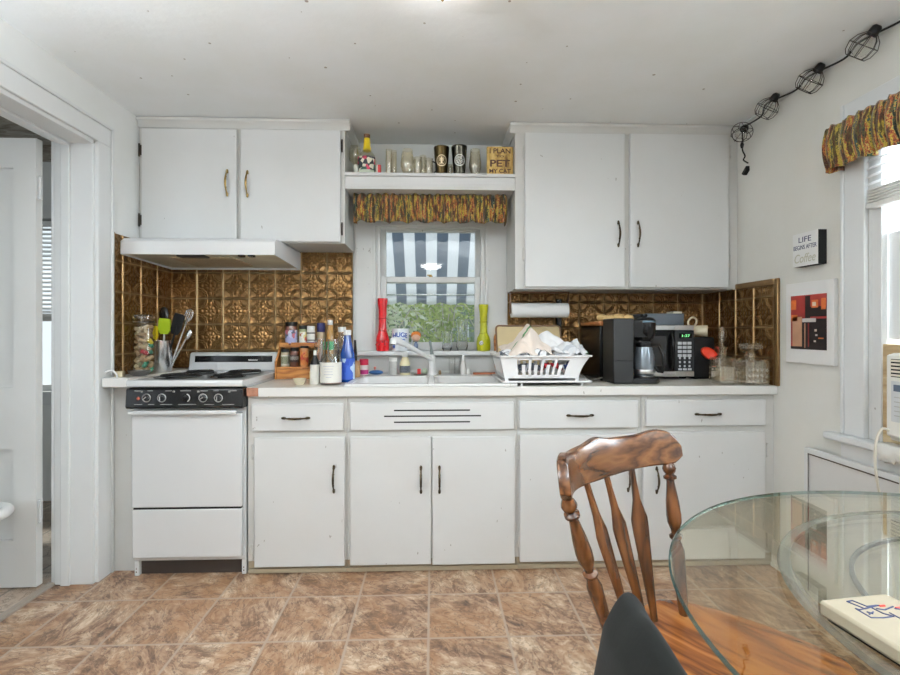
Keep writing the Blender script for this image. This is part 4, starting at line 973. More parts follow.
bottle('soy_bottle', 'small white-labelled bottle with black shoulder in front of the spice rack', 'bottle', 315, 0, 350.5, 9.4, 2.52, CAP_K, PAPER, [(.98, 0), (1, .02), (1, .70), (.45, .93), (.36, 1)], [(.0, .68, PAPER)], CT, cap=(.14, .34))
# drinks mix carton with paper label
b = at(331, 381, 2.50); jw = 20.5/2*2.5/FPX
jar2 = thing('labelled_canister', 'clear jar wrapped in a large white paper label in front of the spice bottles', 'canister', (b.x, 2.50, CT))
H = at(331, 354, 2.50).z - CT
m = MB(); m.lathe([(.001, 0), (jw*.97, 0), (jw, .004), (jw, H*.78), (jw*.93, H*.9), (jw*.93, H), (jw*.88, H), (jw*.88, H*.9), (jw*.94, H*.76), (jw*.94, .01), (.001, .008)], (b.x, 2.50, CT), 28, cap=False); m.build('jar_glass', JARG, jar2)
m = MB(); m.lathe([(.001, .009), (jw*.93, .009), (jw*.93, H*.30), (.001, H*.33)], (b.x, 2.50, CT), 24, cap=False); m.build('contents', flat('rosy_contents', (.55, .20, .14), .6, 0, .4, 50), jar2)
m = MB(); labelband(m, jw+.0007, CT+.012, CT+H*.74, (b.x, 2.50, 0), 28, -PI*1.05, PI*.05); m.build('paper_label', PAPER, jar2)
m = MB()
for k in range(5):
    zz = CT+H*(.62-.09*k); wd = (.6, .5, .42, .5, .3)[k]
    labelband(m, jw+.0013, zz-.0012, zz+.0012, (b.x, 2.50, 0), 10, -PI/2-wd, -PI/2+wd*.8)
m.build('label_print', flat('grey_blue_print', (.48, .50, .58), .6), jar2, weld=False)
# wine glasses behind the canister
def goblet(name, label, u, v0, v1, w, Y, z0, mat=None, group=None, cat='glass', prof=None):
    b = at(u, v0, Y); r = w/2*(Y/ray(u)[1])/FPX; z0 = b.z if z0 is None else z0; H = at(u, v1, Y).z - z0
    pr = prof or [(.75, 0), (.75, .01), (.1, .03), (.07, .1), (.07, .4), (.3, .46), (.85, .58), (1, .75), (.85, 1), (.80, 1), (.94, .75), (.8, .6), (.25, .49), (.001, .48)]
    m = MB(); m.lathe([(max(.0008, p*r), q*H) for p, q in pr], (b.x, Y, z0), 24, cap=False)
    return tag(m.build(name, mat or GLASS), label, cat, group)
goblet('wine_glass', 'clear wine glass beside the soy bottle, behind the white canister', 319.5, 380, 340, 11, 2.60, CT)
goblet('wine_glass', 'clear wine glass nearest the water bottle, behind the white canister', 333, 380, 339, 12, 2.585, CT)
# dish, knife block piece etc
b = at(299.5, 380, 2.50)
m = MB(); m.lathe([(.001, 0), (.020, 0), (.030, .020), (.033, .030), (.031, .030), (.028, .020), (.019, .004), (.001, .004)], (b.x, 2.50, CT), 22, cap=False)
tag(m.build('condiment_dish', CREAM), 'small cream ceramic dish on the counter before the spice rack', 'dish')
b = at(309, 380, 2.55); m = MB(); m.lathe([(.010, 0), (.010, .055), (.008, .06)], (b.x, 2.60, CT), 14)
tag(m.build('glue_tube', flat('yellowed_tube', (.70, .55, .25), .5)), 'little yellowish tube between the dish and the soy bottle', 'tube')
b = at(356, 378, 2.62); ck = thing('knife_block', 'small brown wooden holder with one black-handled knife beside the sink', 'knife block', (b.x, 2.74, CT))
b = at(356, 378, 2.74); m = MB(); m.lathe([(.022, 0), (.024, .03), (.022, .095), (.018, .105)], (b.x, 2.74, CT), 18); m.build('wooden_holder', wood('holder_wood', (.30, .15, .06), (.46, .26, .12), (.6, .38, .2), .5, 8, 'Z'), ck)
tp = at(355, 340, 2.74); m = MB(); m.tube([(b.x, 2.74, CT+.10), (tp.x+.002, 2.74, (tp.z+CT+.10)/2), tp], [.007, .0085, .006], 8); m.build('knife_handle', CAP_K, ck)
bottle('sauce_canister', 'short pink-labelled red-capped canister at the sink corner under the red vase', 'canister', 364, 372.5, 359, 9, 2.885, flat('pink_label', (.70, .62, .60), .5, 0, .3, 40), flat('crimson_cap', (.60, .02, .07), .4), CYL, [(.08, .5, flat('magenta_band', (.40, .02, .16), .5))], zt, cap=(.36, 1))
# ================================================================ on the back ledge of the sink
ky = 2.875
b = at(376, 373, ky); sp_ = thing('scrub_brush', 'blue scrub brush with a little red knob on the sink ledge', 'brush', (b.x, ky, zt))
m = MB(); m.ball((b.x, ky, zt+.014), .034, 1.25, .6, .4, 16, 8); m.build('brush_body', flat('deep_blue_plastic', (.02, .09, .25), .4, 0, .2), sp_)
m = MB(); m.tube([(b.x-.005, ky, zt+.02), (b.x-.006, ky, zt+.035)], .004, 8); m.ball((b.x-.006, ky, zt+.040), .008, nu=10, nv=7); m.build('knob', flat('salmon_knob', (.65, .20, .15), .4), sp_)
bottle('salt_shaker', 'clear glass shaker with white lid on the sink ledge', 'shaker', 393, 0, 357.5, 8, ky, flat('salt_fill', (.62, .62, .60), .12, 0, .06, 30, coat=.6), CAP_W, CYL, None, zt, cap=(.2, 1))
bottle('soap_pump', 'yellow soap bottle with white cap and dark label below the faucet spout', 'bottle', 405, 0, 352, 10.5, ky, flat('pale_yellow_soap', (.78, .70, .45), .25, 0, .08, 30, coat=.3), CAP_W, [(.94, 0), (1, .03), (1, .62), (.7, .85), (.5, 1)], [(.12, .50, flat('dark_soap_label', (.10, .11, .13), .5, 0, .9, 120))], zt, cap=(.2, .55))
b = at(419, 370, 2.88); m = MB(); m.box(b.x-.010, b.x+.010, 2.865, 2.885, zt, zt+.034); tag(m.build('sponge_box', flat('red_box', (.62, .04, .04), .5), bevel=.003), 'small red packet on the sink ledge just before the faucet', 'packet')
b = at(424.5, 372, 2.89); m = MB(); m.ball((b.x, 2.895, zt+.018), .018, 1, .6, 1, 14, 8); tag(m.build('scouring_pad', flat('pale_green_pad', (.52, .62, .48), .9, 0, .2, 90)), 'pale green round scouring pad leaning behind the faucet', 'scouring pad')
b = at(420, 371, 2.84); m = MB(); m.lathe([(.001, 0), (.035, 0), (.040, .006), (.036, .006), (.001, .003)], (b.x, 2.845, zt), 20, cap=False); tag(m.build('soap_dish', flat('dark_soap_dish', (.10, .08, .06), .4)), 'dark flat soap dish on the sink ledge beside the faucet base', 'soap dish')
b = at(440, 371, 2.87); m = MB(); m.lathe([(.008, 0), (.009, .01), (.007, .022), (.001, .026)], (b.x, 2.875, zt), 12); tag(m.build('drain_stopper', flat('brown_stopper', (.22, .14, .07), .5)), 'tiny brown stopper just past the faucet base', 'stopper')
for u, v, lb in ((452, 358, 'clear short tumbler on the sink ledge nearest the faucet'), (457.5, 357.5, 'clear tumbler beside the white nozzle bottle on the sink ledge')):
    goblet('juice_glass', lb, u, 373, v, 6.2, 2.89 if u < 455 else 2.882, zt, None, 'tumblers on the sink ledge', prof=[(.85, 0), (1, .4), (1, 1), (.93, 1), (.93, .4), (.8, .06), (.001, .05)])
bottle('nozzle_bottle', 'small white nozzle-topped bottle on the sink ledge', 'bottle', 463.3, 0, 355, 6.4, 2.88, flat('frosted_bottle', (.74, .72, .68), .3, 0, .06), CAP_W, [(.9, 0), (1, .05), (1, .66), (.7, .85), (.5, 1)], None, zt, cap=(.28, .45))
b = at(468.5, 373, 2.88); m = MB(); m.lathe([(.013, 0), (.011, .02), (.006, .030), (.001, .032)], (b.x, 2.885, zt), 14); tag(m.build('sink_stopper', CAP_W), 'little white cone-shaped stopper beside the nozzle bottle', 'stopper')
b0, b1 = at(473, 372, 2.88), at(495, 372, 2.88); m = MB(); m.box(b0.x, b1.x, 2.872, 2.888, zt, zt+.012); tag(m.build('wooden_stick', wood('red_brown_stick', (.2, .05, .02), (.35, .1, .04), (.45, .16, .07), .4, 10, 'X')), 'red-brown wooden stick lying along the sink ledge', 'stick')
# ================================================================ window sill
sy_ = 2.945; SZ = WZ0
def smoke(name, label, u, v1, w0, w1, mat, accent, face):
    b = at(u, 350, sy_); k = (sy_/ray(u)[1])/FPX; H = at(u, v1, sy_).z - SZ; rb, rn = w0/2*k, w1/2*k
    t_ = thing(name, label, 'glass vase', (b.x, sy_, SZ))
    m = MB(); m.lathe([(.001, 0), (rb*.92, 0), (rb, .01), (rb, H*.20), (rb*.9, H*.28), (rn*.92, H*.38), (rn*.82, H*.55), (rn*.92, H*.8), (rn*1.12, H*.95), (rn*1.12, H), (rn*.8, H), (rn*.66, H*.8), (rn*.6, H*.5), (.001, H*.42)], (b.x, sy_, SZ), 24, cap=False)
    for q in (.38, .62, .95): m.lathe([(rn*.9, H*q-.003), (rn*1.12, H*q), (rn*.9, H*q+.003)], (b.x, sy_, SZ), 22)
    m.build('vase_body', mat, t_, weld=False)
    m = MB(); m.tube([(b.x+.3*rb, sy_-rb*.8, SZ+H*.12), (b.x+.4*rb, sy_-rb*1.15, SZ+H*.20)], .005, 8); m.lathe([(.005, 0), (.009, .014), (.007, .014)], (b.x+.4*rb, sy_-rb*1.15, SZ+H*.2), 12); m.build('bowl_stem', mat, t_, weld=False)
    m = MB()
    if face:   # smiling badge
        cx_, cz_ = b.x-.35*rb, SZ+H*.17; fy_ = sy_-rb*1.0
        m.ball((cx_, fy_+.004, cz_), .014, 1, .35, 1, 16, 8); m.build('badge', WHITE_INK, t_, 'pale round badge with a smile')
        m = MB(); m.ball((cx_-.004, fy_-.001, cz_+.004), .0024, nu=8, nv=5); m.ball((cx_+.005, fy_-.001, cz_+.004), .0024, nu=8, nv=5); m.tube([(cx_+.008*math.cos(a), fy_-.001, cz_+.008*math.sin(a)) for a in [PI+PI*i/8 for i in range(9)]], .0013, 5); m.build('smile', CAP_K, t_, weld=False)
    else:
        for q in range(7): a = -PI*.9+q*PI*.8/6; m.ball((b.x+rb*.98*math.cos(a), sy_+rb*.98*math.sin(a), SZ+H*(.12+.05*(q % 2))), .0055, nu=8, nv=6)
        m.build('raised_dots', accent, t_, weld=False)
smoke('red_vase', 'tall red glass vase on the window sill at the stove side', 382.6, 298.5, 13.4, 9.2, RED, flat('dark_red_dots', (.28, .0, .01), .3), False)
YG = NT('yellow_glass'); YG = YG.bsdf(Base_Color=(.80, .80, .02), Roughness=.15, Transmission_Weight=.45, IOR=1.4, Coat_Weight=.3)
smoke('yellow_vase', 'tall yellow glass vase with a smiling badge on the window sill', 483.5, 304.5, 14, 8.6, YG, YELLOW, True)
b = at(400.5, 350, sy_); r = 17.5/2*(sy_/ray(400)[1])/FPX; H = at(400, 328.5, sy_).z - SZ
mug = thing('printed_mug', 'white mug with blue lettering on the sill beside the red vase', 'mug', (b.x, sy_, SZ))
m = MB(); m.lathe([(.001, 0), (r*.9, 0), (r*.96, .006), (r*.98, H*.98), (r*.96, H), (r*.90, H*.98), (r*.88, .01), (.001, .008)], (b.x, sy_, SZ), 28, cap=False); m.build('mug_body', flat('mug_white', (.78, .82, .86), .25, 0, .02), mug)
m = MB(); m.tube([(b.x+r*.9, sy_+.01, SZ+H*.78), (b.x+r*1.25, sy_+.02, SZ+H*.72), (b.x+r*1.36, sy_+.022, SZ+H*.5), (b.x+r*1.2, sy_+.02, SZ+H*.26), (b.x+r*.9, sy_+.01, SZ+H*.2)], .0055, 8); m.build('handle', flat('mug_white_handle', (.78, .82, .86), .25), mug)
def wraptext(s, cx_, cy_, cz_, r, size, sx_, mat, name, parent, arch=0):
    cu = bpy.data.curves.new(name, 'FONT'); cu.body = s; cu.size = size; cu.align_x = 'CENTER'; cu.align_y = 'CENTER'; cu.offset = size*.025
    tmp = bpy.data.objects.new('tmp_text', cu); C.objects.link(tmp); bpy.context.view_layer.update()
    me = bpy.data.meshes.new_from_object(tmp.evaluated_get(bpy.context.evaluated_depsgraph_get())); bpy.data.objects.remove(tmp)
    w = wloc(parent)
    for v in me.vertices:
        a = -PI/2 + v.co.x*sx_/r; zz = cz_ + v.co.y - arch*(v.co.x*sx_/r)**2
        v.co = Vector((cx_+(r+.0012)*math.cos(a), cy_+(r+.0012)*math.sin(a), zz)) - w
    me.materials.clear(); me.materials.append(mat)
    o = bpy.data.objects.new(name, me); C.objects.link(o); o.parent = parent; return o
wraptext('HUGE', b.x, sy_, SZ+H*.72, r*.98, .038, .95, BLUE_INK, 'lettering', mug, .010)
wraptext('ASS', b.x, sy_, SZ+H*.43, r*.98, .040, 1.0, BLUE_INK, 'lettering', mug, .010)
m = MB(); 
for s in (-1, 1): a = -PI/2+s*.75; m.ball((b.x+r*.98*math.cos(a), sy_+r*.98*math.sin(a), SZ+H*.2), .009, .8, .5, 1.2, 8, 6)
m.build('printed_spots', BLUE_INK, mug, weld=False)
# little ornament
b = at(416, 350, sy_); fg = thing('ornament', 'small orange-topped round-headed ornament on the window sill beside the mug', 'ornament', (b.x, sy_-.01, SZ)); Y_ = sy_-.01
m = MB(); m.lathe([(.016, 0), (.019, .003), (.016, .009)], (b.x, Y_, SZ), 16); m.build('ornament_base', flat('brown_black_base', (.05, .03, .025), .4), fg)
m = MB(); m.lathe([(.010, .009), (.013, .02), (.014, .036), (.008, .05), (.006, .056)], (b.x, Y_, SZ), 16); m.build('ornament_body', flat('slate_blue_cloth', (.16, .20, .30), .6, 0, .3, 60), fg)
m = MB(); m.ball((b.x, Y_, SZ+.082), .026, 1, .9, 1.02, 18, 12); m.build('ornament_head', flat('skin_tone_paint', (.70, .42, .30), .5), fg)
m = MB(); m.ball((b.x, Y_+.006, SZ+.092), .0295, 1.02, .85, .85, 18, 12); m.build('ornament_top', flat('orange_tuft', (.68, .20, .03), .6, 0, .35, 120), fg)
# clear glasses on the sill
for u, w, v, lb in ((447, 13, 331, 'clear glass on the sill behind the faucet lever'), (462, 15, 319, 'large clear glass vase on the sill beside the yellow vase')):
    goblet('clear_tumbler', lb, u, 350, v, w, sy_+.0, SZ, None, 'clear glassware on the window sill', prof=[(.6, 0), (.8, .15), (.62, .5), (.8, .9), (.95, 1), (.9, 1), (.75, .9), (.56, .5), (.73, .16), (.5, .03), (.001, .03)])
# ================================================================ things on the shelf over the window
SY = 2.735; SHZ = sz
def shelf_r(w, Y=SY, u=430): return w/2*(Y/ray(u)[1])/FPX
b = at(355, 173, 2.80); GG = 'clear drinking glasses on the shelf'; AMB = pane('faintly_amber_glass', (.94, .92, .85), 3.0)
goblet('glass_goblet', 'big clear goblet with patterned rim in the shelf corner behind the liquor bottle', 355, 173, 147, 13, 2.80, SHZ, AMB, GG)
bq = at(367, 173, SY); H = at(367, 134.5, SY).z - SHZ; r = shelf_r(19)
lq = thing('liquor_bottle', 'round-shouldered liquor bottle with yellow neck and colourful label on the shelf', 'bottle', (bq.x, SY, SHZ))
LQ = pane('clear_bottle_glass', (.93, .92, .80), 1.6)
m = MB(); m.lathe([(.001, 0), (r*.92, 0), (r, H*.03), (r, H*.36), (r*.86, H*.48), (r*.52, H*.58), (r*.36, H*.66)], (bq.x, SY, SHZ), 26, cap=False); m.build('bottle_glass', LQ, lq)
m = MB(); m.lathe([(r*.40, H*.60), (r*.42, H*.66), (r*.37, H*.72), (r*.31, H*.90)], (bq.x, SY, SHZ), 20); m.build('neck_wrap', flat('yellow_foil', (.80, .60, .02), .35, 0, .08), lq)
m = MB(); m.lathe([(r*.31, H*.90), (r*.32, H*.91), (r*.32, H*.995), (r*.28, H)], (bq.x, SY, SHZ), 18); m.build('cap', flat('brown_cap', (.12, .05, .02), .4), lq)
m = MB(); labelband(m, r+.0006, SHZ+H*.06, SHZ+H*.42, (bq.x, SY, 0), 20, -PI*.85, -PI*.15)
t = NT('bottle_label_print'); co = t.coord('Object'); vo = t.n('TexVoronoi', None, Vector=co, Scale=55)
m.build('paper_label', t.bsdf(Base_Color=t.ramp(t.n('RGBToBW', None, Color=vo.outputs['Color']).outputs[0], [(.0, (.02, .03, .03)), (.38, (.05, .12, .09)), (.45, (.55, .05, .10)), (.58, (.75, .70, .55)), (.75, (.03, .03, .04))], 'CONSTANT'), Roughness=.5), lq)
m = MB(); labelband(m, r+.0010, SHZ+H*.0+.004, SHZ+H*.10, (bq.x, SY, 0), 14, -PI*.75, -PI*.2); m.build('foot_label', flat('pale_green_label', (.62, .68, .55), .5), lq)
b = at(356, 173, 2.70); m = MB(); m.lathe([(.012, 0), (.015, .05), (.0135, .05), (.011, .004)], (b.x, 2.705, SHZ), 16); tag(m.build('shot_glass', flat('milky_glass', (.72, .72, .64), .2, 0, .25, 60)), 'small milky shot glass at the foot of the liquor bottle', 'glass')
b = at(378.5, 173, 2.70); m = MB(); m.box(b.x-.012, b.x+.012, 2.70, 2.725, SHZ, SHZ+.055); rb_ = thing('small_box', 'narrow red and white box beside the liquor bottle on the shelf', 'box', (b.x, 2.71, SHZ)); m.build('box_body', flat('red_carton', (.62, .05, .05), .5), rb_, bevel=.001)
m = MB(); m.box(b.x-.0125, b.x-.004, 2.6990, 2.7255, SHZ+.002, SHZ+.052); m.build('white_band', PAPER, rb_)
STR = [(.9, 0), (.92, .01), (1, 1), (.94, 1), (.86, .05), (.001, .04)]
TUL = [(.55, 0), (.6, .02), (.98, .35), (1, .5), (.78, 1), (.74, 1), (.94, .5), (.9, .36), (.5, .06), (.001, .05)]
for nm, lb, u, v, w, Y, pr in (
    ('shooter_glass', 'tall narrow clear glass beside the red box on the shelf', 389, 150, 7, 2.72, STR), ('shooter_glass', 'tall narrow clear glass with etched side, second from the red box', 394, 151, 6, 2.77, STR),
    ('stemless_glass', 'stemless wine glass on the middle of the shelf', 407.5, 150, 14, 2.725, TUL), ('tumbler_glass', 'short clear glass between the stemless glass and the glass mug', 418, 158, 9, 2.75, STR),
    ('tumbler_glass', 'clear stemmed glass behind the dark-handled mug on the shelf', 423, 156, 9, 2.80, TUL), ('tumbler_glass', 'short clear glass behind the two dark tumblers', 450, 165, 6, 2.79, STR),
    ('stemless_glass', 'stemless wine glass between the silver-striped tumbler and the wooden sign', 475, 150, 13, 2.74, TUL)):
    goblet(nm, lb, u, 173, v, w, Y, SHZ, AMB, GG, prof=pr)
b = at(429, 173, 2.72); gm = thing('glass_mug', 'small clear mug with dark handle touching the bronze tumbler', 'mug', (b.x, 2.72, SHZ)); H = at(429, 159, 2.72).z-SHZ
m = MB(); r = shelf_r(8); m.lathe([(r*.95, 0), (r, .004), (r, H), (r*.9, H), (r*.88, .008), (.001, .008)], (b.x, 2.72, SHZ), 20, cap=False); m.build('mug_glass', AMB, gm)
m = MB(); m.tube([(b.x+r, 2.72, SHZ+H*.85), (b.x+r*1.7, 2.715, SHZ+H*.75), (b.x+r*1.75, 2.715, SHZ+H*.3), (b.x+r, 2.72, SHZ+H*.15)], .004, 8); m.build('handle', CAP_K, gm)
def tumbler(u, wt_, v, body, ink, label, style):
    b = at(u, 173, SY); H = at(u, v, SY).z - SHZ; rt = shelf_r(wt_); rb = rt*.72
    t_ = thing('travel_tumbler', label, 'tumbler', (b.x, SY, SHZ), 'dark travel tumblers on the shelf')
    m = MB(); m.lathe([(.001, 0), (rb*.96, 0), (rb, .004), (rt*.985, H*.93), (rt, H*.94), (rt, H), (rt*.93, H), (rt*.9, H*.93), (rb*.9, .01), (.001, .01)], (b.x, SY, SHZ), 32, cap=False); m.build('tumbler_body', body, t_)
    zc = SHZ+H*.5; rc = rb+(rt-rb)*.5; R_ = rt*.72
    def P(a, zz, o=.0008):
        rr_ = rb+(rt-rb)*((zz-SHZ)/H)+o; ang = -PI/2+a/rr_; return Vector((b.x+rr_*math.cos(ang), SY+rr_*math.sin(ang), zz))
    m = MB(); n = 40
    def ringband(r0, r1): m.grid(lambda i, j: P((r0+(r1-r0)*j)*math.cos(2*PI*i), zc+(r0+(r1-r0)*j)*math.sin(2*PI*i)), n, 1)
    ringband(R_*.84, R_)
    if style == 0:
        ringband(R_*.62, R_*.66)
        for a0, a1, z0, z1 in ((-.16, .16, -.45, .30), (-.34, -.22, -.1, .35), (.22, .34, -.1, .35), (-.30, .30, .30, .42), (-.12, .12, .42, .60), (-.36, .36, -.52, -.44)):
            m.grid(lambda i, j: P(R_*(a0+(a1-a0)*i), zc+R_*(z0+(z1-z0)*j)), 4, 2)
    else:
        rnd = random.Random(3)
        for k in range(7):
            z0 = -.72+.21*k; half = math.sqrt(max(.02, .74**2-(z0+.05)**2)); x = -half
            while x < half-.08:
                w = rnd.uniform(.1, .32); e = min(half, x+w); s_ = rnd.uniform(-.05, .05)
                m.grid(lambda i, j: P(R_*(x+(e-x)*i), zc+R_*(z0+s_*i+.12*j)), 3, 1); x = e+rnd.uniform(.04, .12)
    m.build('emblem', ink, t_, weld=False)
    return t_
tumbler(441.5, 15.5, 147.8, flat('dark_bronze_steel', (.055, .038, .016), .30, 1, .12), flat('pale_gold_print', (.72, .60, .42), .35, .3), 'dark bronze tumbler with round pale gold emblem on the shelf', 0)
tumbler(459.3, 15.8, 147, flat('dark_olive_steel', (.075, .070, .055), .26, 1, .12), flat('silver_print', (.75, .75, .72), .3, .2), 'dark grey tumbler with round silver lettering emblem on the shelf', 1)
# wooden sign
c0, c1 = at(486.5, 160, 2.745), at(516.5, 160, 2.70); zT = at(500, 146.5, 2.72).z
sg = thing('wooden_sign', 'square wooden sign reading PET MY CAT leaning at the end of the shelf', 'sign', ((c0.x+c1.x)/2, 2.73, SHZ))
sx0, sx1 = c0.x, .4505; W = sx1-sx0; Hs = zT-SHZ
m = MB(); m.box(sx0, sx1, 2.722, 2.740, SHZ, zT)
t = NT('distressed_sign'); co = t.world(); mp = t.n('Mapping', None, Vector=co); mp.inputs['Scale'].default_value = (3, 1, 1)
n_ = t.noise(mp.outputs[0], 9, 5, .7)
m.build('sign_board', t.bsdf(Base_Color=t.ramp(n_, [(.35, (.14, .065, .016)), (.5, (.50, .32, .085)), (.62, (.66, .47, .17))]), Roughness=.6), sg, bevel=.002)
INKB = flat('dark_brown_letters', (.075, .028, .015), .6, 0, .4, 60)
for s, vc, vh, ww in (('I PLAN', 150.8, 5.0, .80), ('TO', 156.3, 1.8, .30), ('PET', 163.2, 7.0, .76), ('MY CAT', 170.9, 4.2, .82)):
    txt(s, .05, facing((sx0+W*.5, 2.7212, at(500, vc, 2.72).z)), INKB, 'lettering', sg, fit=(W*ww, vh*2.72/FPX), ext=.0005, bold=.022)
# ================================================================ valances
def fabric(name, axis):
    t = NT(name); co = t.world(); sp = t.n('SeparateXYZ', None, Vector=co)
    s = sp.outputs[axis]
    k = t.n('CombineXYZ', None, X=t.math('MULTIPLY', s, 1.0), Y=t.math('MULTIPLY', sp.outputs[2], .16), Z=0.0).outputs[0]
    n_ = t.noise(k, 34, 3, .6); n2 = t.noise(co, 150, 3, .6); n3 = t.noise(k, 80, 2)
    v = t.math('ADD', t.math('ADD', t.math('MULTIPLY', n_, .60), t.math('MULTIPLY', n2, .24)), t.math('MULTIPLY', n3, .22))
    v = t.math('MULTIPLY_ADD', t.math('SUBTRACT', v, .53), 1.9, .5)
    c = t.ramp(v, [(.16, (.010, .010, .012)), (.27, (.03, .09, .085)), (.33, (.012, .012, .012)), (.385, (.30, .25, .04)), (.44, (.55, .38, .05)), (.475, (.10, .10, .03)), (.51, (.58, .17, .03)), (.545, (.02, .015, .015)), (.58, (.34, .03, .02)), (.625, (.56, .43, .09)), (.67, (.05, .13, .09)), (.73, (.012, .012, .016)), (.82, (.10, .16, .14))])
    dn = t.n('MapRange', None, Value=n3, From_Min=.475, From_Max=.535).outputs[0]
    c = t.mix(t.math('MULTIPLY', dn, .9), c, t.mix(1.0, c, (.09, .09, .10), 'MULTIPLY'))
    return t.bsdf(Base_Color=c, Roughness=.9, Sheen_Weight=.3, Normal=t.bump(n2, .4, .003))
def valance(name, label, axis, a0, a1, pos, sgn, depth, z0, z1, seed, parent_loc, back):
    # gathered cloth on a rod: front sheet with folds, returns at both ends
    v = thing(name, label, 'valance', parent_loc)
    rnd = random.Random(seed); ph = [rnd.uniform(0, 6.3) for _ in range(6)]
    L = a1-a0
    def fold(s): return .024*(abs(math.sin(s*58+ph[0]+1.2*math.sin(s*13+ph[1])))**.55-.6) + .007*(abs(math.sin(s*121+ph[2]+1.6*math.sin(s*17+ph[4])))**.6-.6) + .005*math.sin(s*39+ph[3])
    R0 = .04
    tot = 2*depth + L
    def fn(a, b):
        s = a*tot; z = z1 + (z0-z1)*b
        bulge = .018*math.sin(min(1, b*1.1)*PI)**.8 + (0 if b > .1 else .0)
        amp = (.45+.75*b) if b > .12 else .9
        if s < depth: x = a0; d = s; nx, nd = -1, 0
        elif s > depth+L: x = a1; d = tot-s; nx, nd = 1, 0
        else: x = a0+s-depth; d = depth; nx, nd = 0, 1
        # soften the corners
        f = fold(s)*amp*min(1, d/depth*1.2); zz = z + .006*math.sin(s*60+ph[5])*(b > .5)*b + (.004*math.sin(s*150) if b < .05 else 0)
        x += nx*(f*.5-.004); d += nd*(f+bulge)
        return (x, pos+sgn*d, zz) if axis == 0 else (pos+sgn*d, x, zz)
    m = MB(); m.grid(fn, int(tot*480), 14); m.build('gathered_cloth', fabric(name+'_print_'+str(axis), axis), v, smooth=80, solid=.002)
    m = MB(); zr = z1-.02
    q = [(a0+.005, back), (a0+.005, pos+sgn*(depth-.02)), (a1-.005, pos+sgn*(depth-.02)), (a1-.005, back)]
    m.tube([(p[0], p[1], zr) if axis == 0 else (p[1], p[0], zr) for p in q], .006, 8); m.build('curtain_rod', PLASTIC_W, v)
    return v
zv0, zv1 = at(430, 221.5, 2.755).z, sz-.055
valance('window_valance', 'gathered multicoloured valance hanging under the shelf above the sink window', 0, -.440, .425, 2.86, -1, .085, zv0, at(430, 194.5, 2.775).z, 3, (0, 2.80, 1.8), 2.985)
valance('window_valance', 'gathered multicoloured valance over the side window beside the string lights', 1, .86, 1.945, XR-.002, -1, .085, atX(829, 171.5, 1.615).z, atX(829, 128, 1.615).z, 9, (XR-.05, 1.4, 1.8), XR-.001)
# ================================================================ dish rack with towels
dy0, dy1 = 2.41, 2.74; zR0 = CT+.024
ra, rb2 = at(505, 370, dy0).x, at(580, 370, dy0).x; ta, tb = at(497.5, 356, dy0).x, at(592.5, 356, dy0).x
zT = at(545, 355.5, dy0).z
dt = thing('drain_tray', 'flat white plastic drip tray under the dish rack', 'tray', ((ta+tb)/2, 2.56, CT))
m = MB(); tx0, tx1 = at(502, 382, 2.39).x, at(592, 382, 2.39).x
m.box(tx0, tx1, 2.385, 2.78, CT+.0155, CT+.0195); 
for q in ((tx0, tx1, 2.385, 2.393), (tx0, tx1, 2.772, 2.78)): m.box(q[0], q[1], q[2], q[3], CT+.0155, CT+.0255)
for q in ((tx0, tx0+.008), (tx1-.008, tx1)): m.box(q[0], q[1], 2.385, 2.78, CT+.0155, CT+.0255)
m.build('tray_plate', PLASTIC_W, dt, bevel=.002, weld=False)
m = MB(); m.box(SX1+.02, SX1+.03, 2.40, 2.76, CT+.0003, CT+.0155); m.box(tx1-.05, tx1-.04, 2.40, 2.76, CT+.0003, CT+.0155); m.build('tray_foot', PLASTIC_W, dt, weld=False)
dr = thing('dish_rack', 'white plastic slotted dish rack heaped with dish towels on the counter', 'dish rack', ((ra+rb2)/2, 2.56, zR0))
m = MB()
def wallpt(side, s, h):   # tapered basket: s along the side, h height 0..1
    xa = ra+(ta+.012-ra)*h; xb = rb2+(tb-.012-rb2)*h**1.6; ya = dy0+.02-.018*h; yb = dy1-.02+.018*h; z = zR0+.012+(zT-.006-zR0-.012)*h
    return {'f': (xa+(xb-xa)*s, ya, z), 'b': (xa+(xb-xa)*s, yb, z), 'l': (xa, ya+(yb-ya)*s, z), 'r': (xb, ya+(yb-ya)*s, z)}[side]
def strip(side, s0, s1, h0, h1, th=.003):
    n = 4; nv = {'f': (0, 1, 0), 'b': (0, -1, 0), 'l': (1, 0, 0), 'r': (-1, 0, 0)}[side]
    A = []; B = []
    for j in range(n+1):
        h = h0+(h1-h0)*j/n
        p, q = Vector(wallpt(side, s0, h)), Vector(wallpt(side, s1, h)); o = Vector(nv)*th
        A.append([m.v(p), m.v(q)]); B.append([m.v(p+o), m.v(q+o)])
    for j in range(n):
        m.f([A[j][0], A[j][1], A[j+1][1], A[j+1][0]]); m.f([B[j][1], B[j][0], B[j+1][0], B[j+1][1]])
        m.f([A[j][0], A[j+1][0], B[j+1][0], B[j][0]]); m.f([A[j][1], B[j][1], B[j+1][1], A[j+1][1]])
    m.f([A[0][1], A[0][0], B[0][0], B[0][1]]); m.f([A[n][0], A[n][1], B[n][1], B[n][0]])
for sd in 'fb':
    edges = [0, .20]; cells = 4
    strip(sd, 0, .19, 0, 1); strip(sd, .80, 1, 0, 1)
    cw = .61/4
    for k in range(4):
        s = .19+cw*k
        if k: strip(sd, s-.016, s+.016, 0, 1)
        strip(sd, s+cw*.36, s+cw*.64, 0, .62)
    strip(sd, .19, .80, 0, .14); strip(sd, .19, .80, .84, 1)
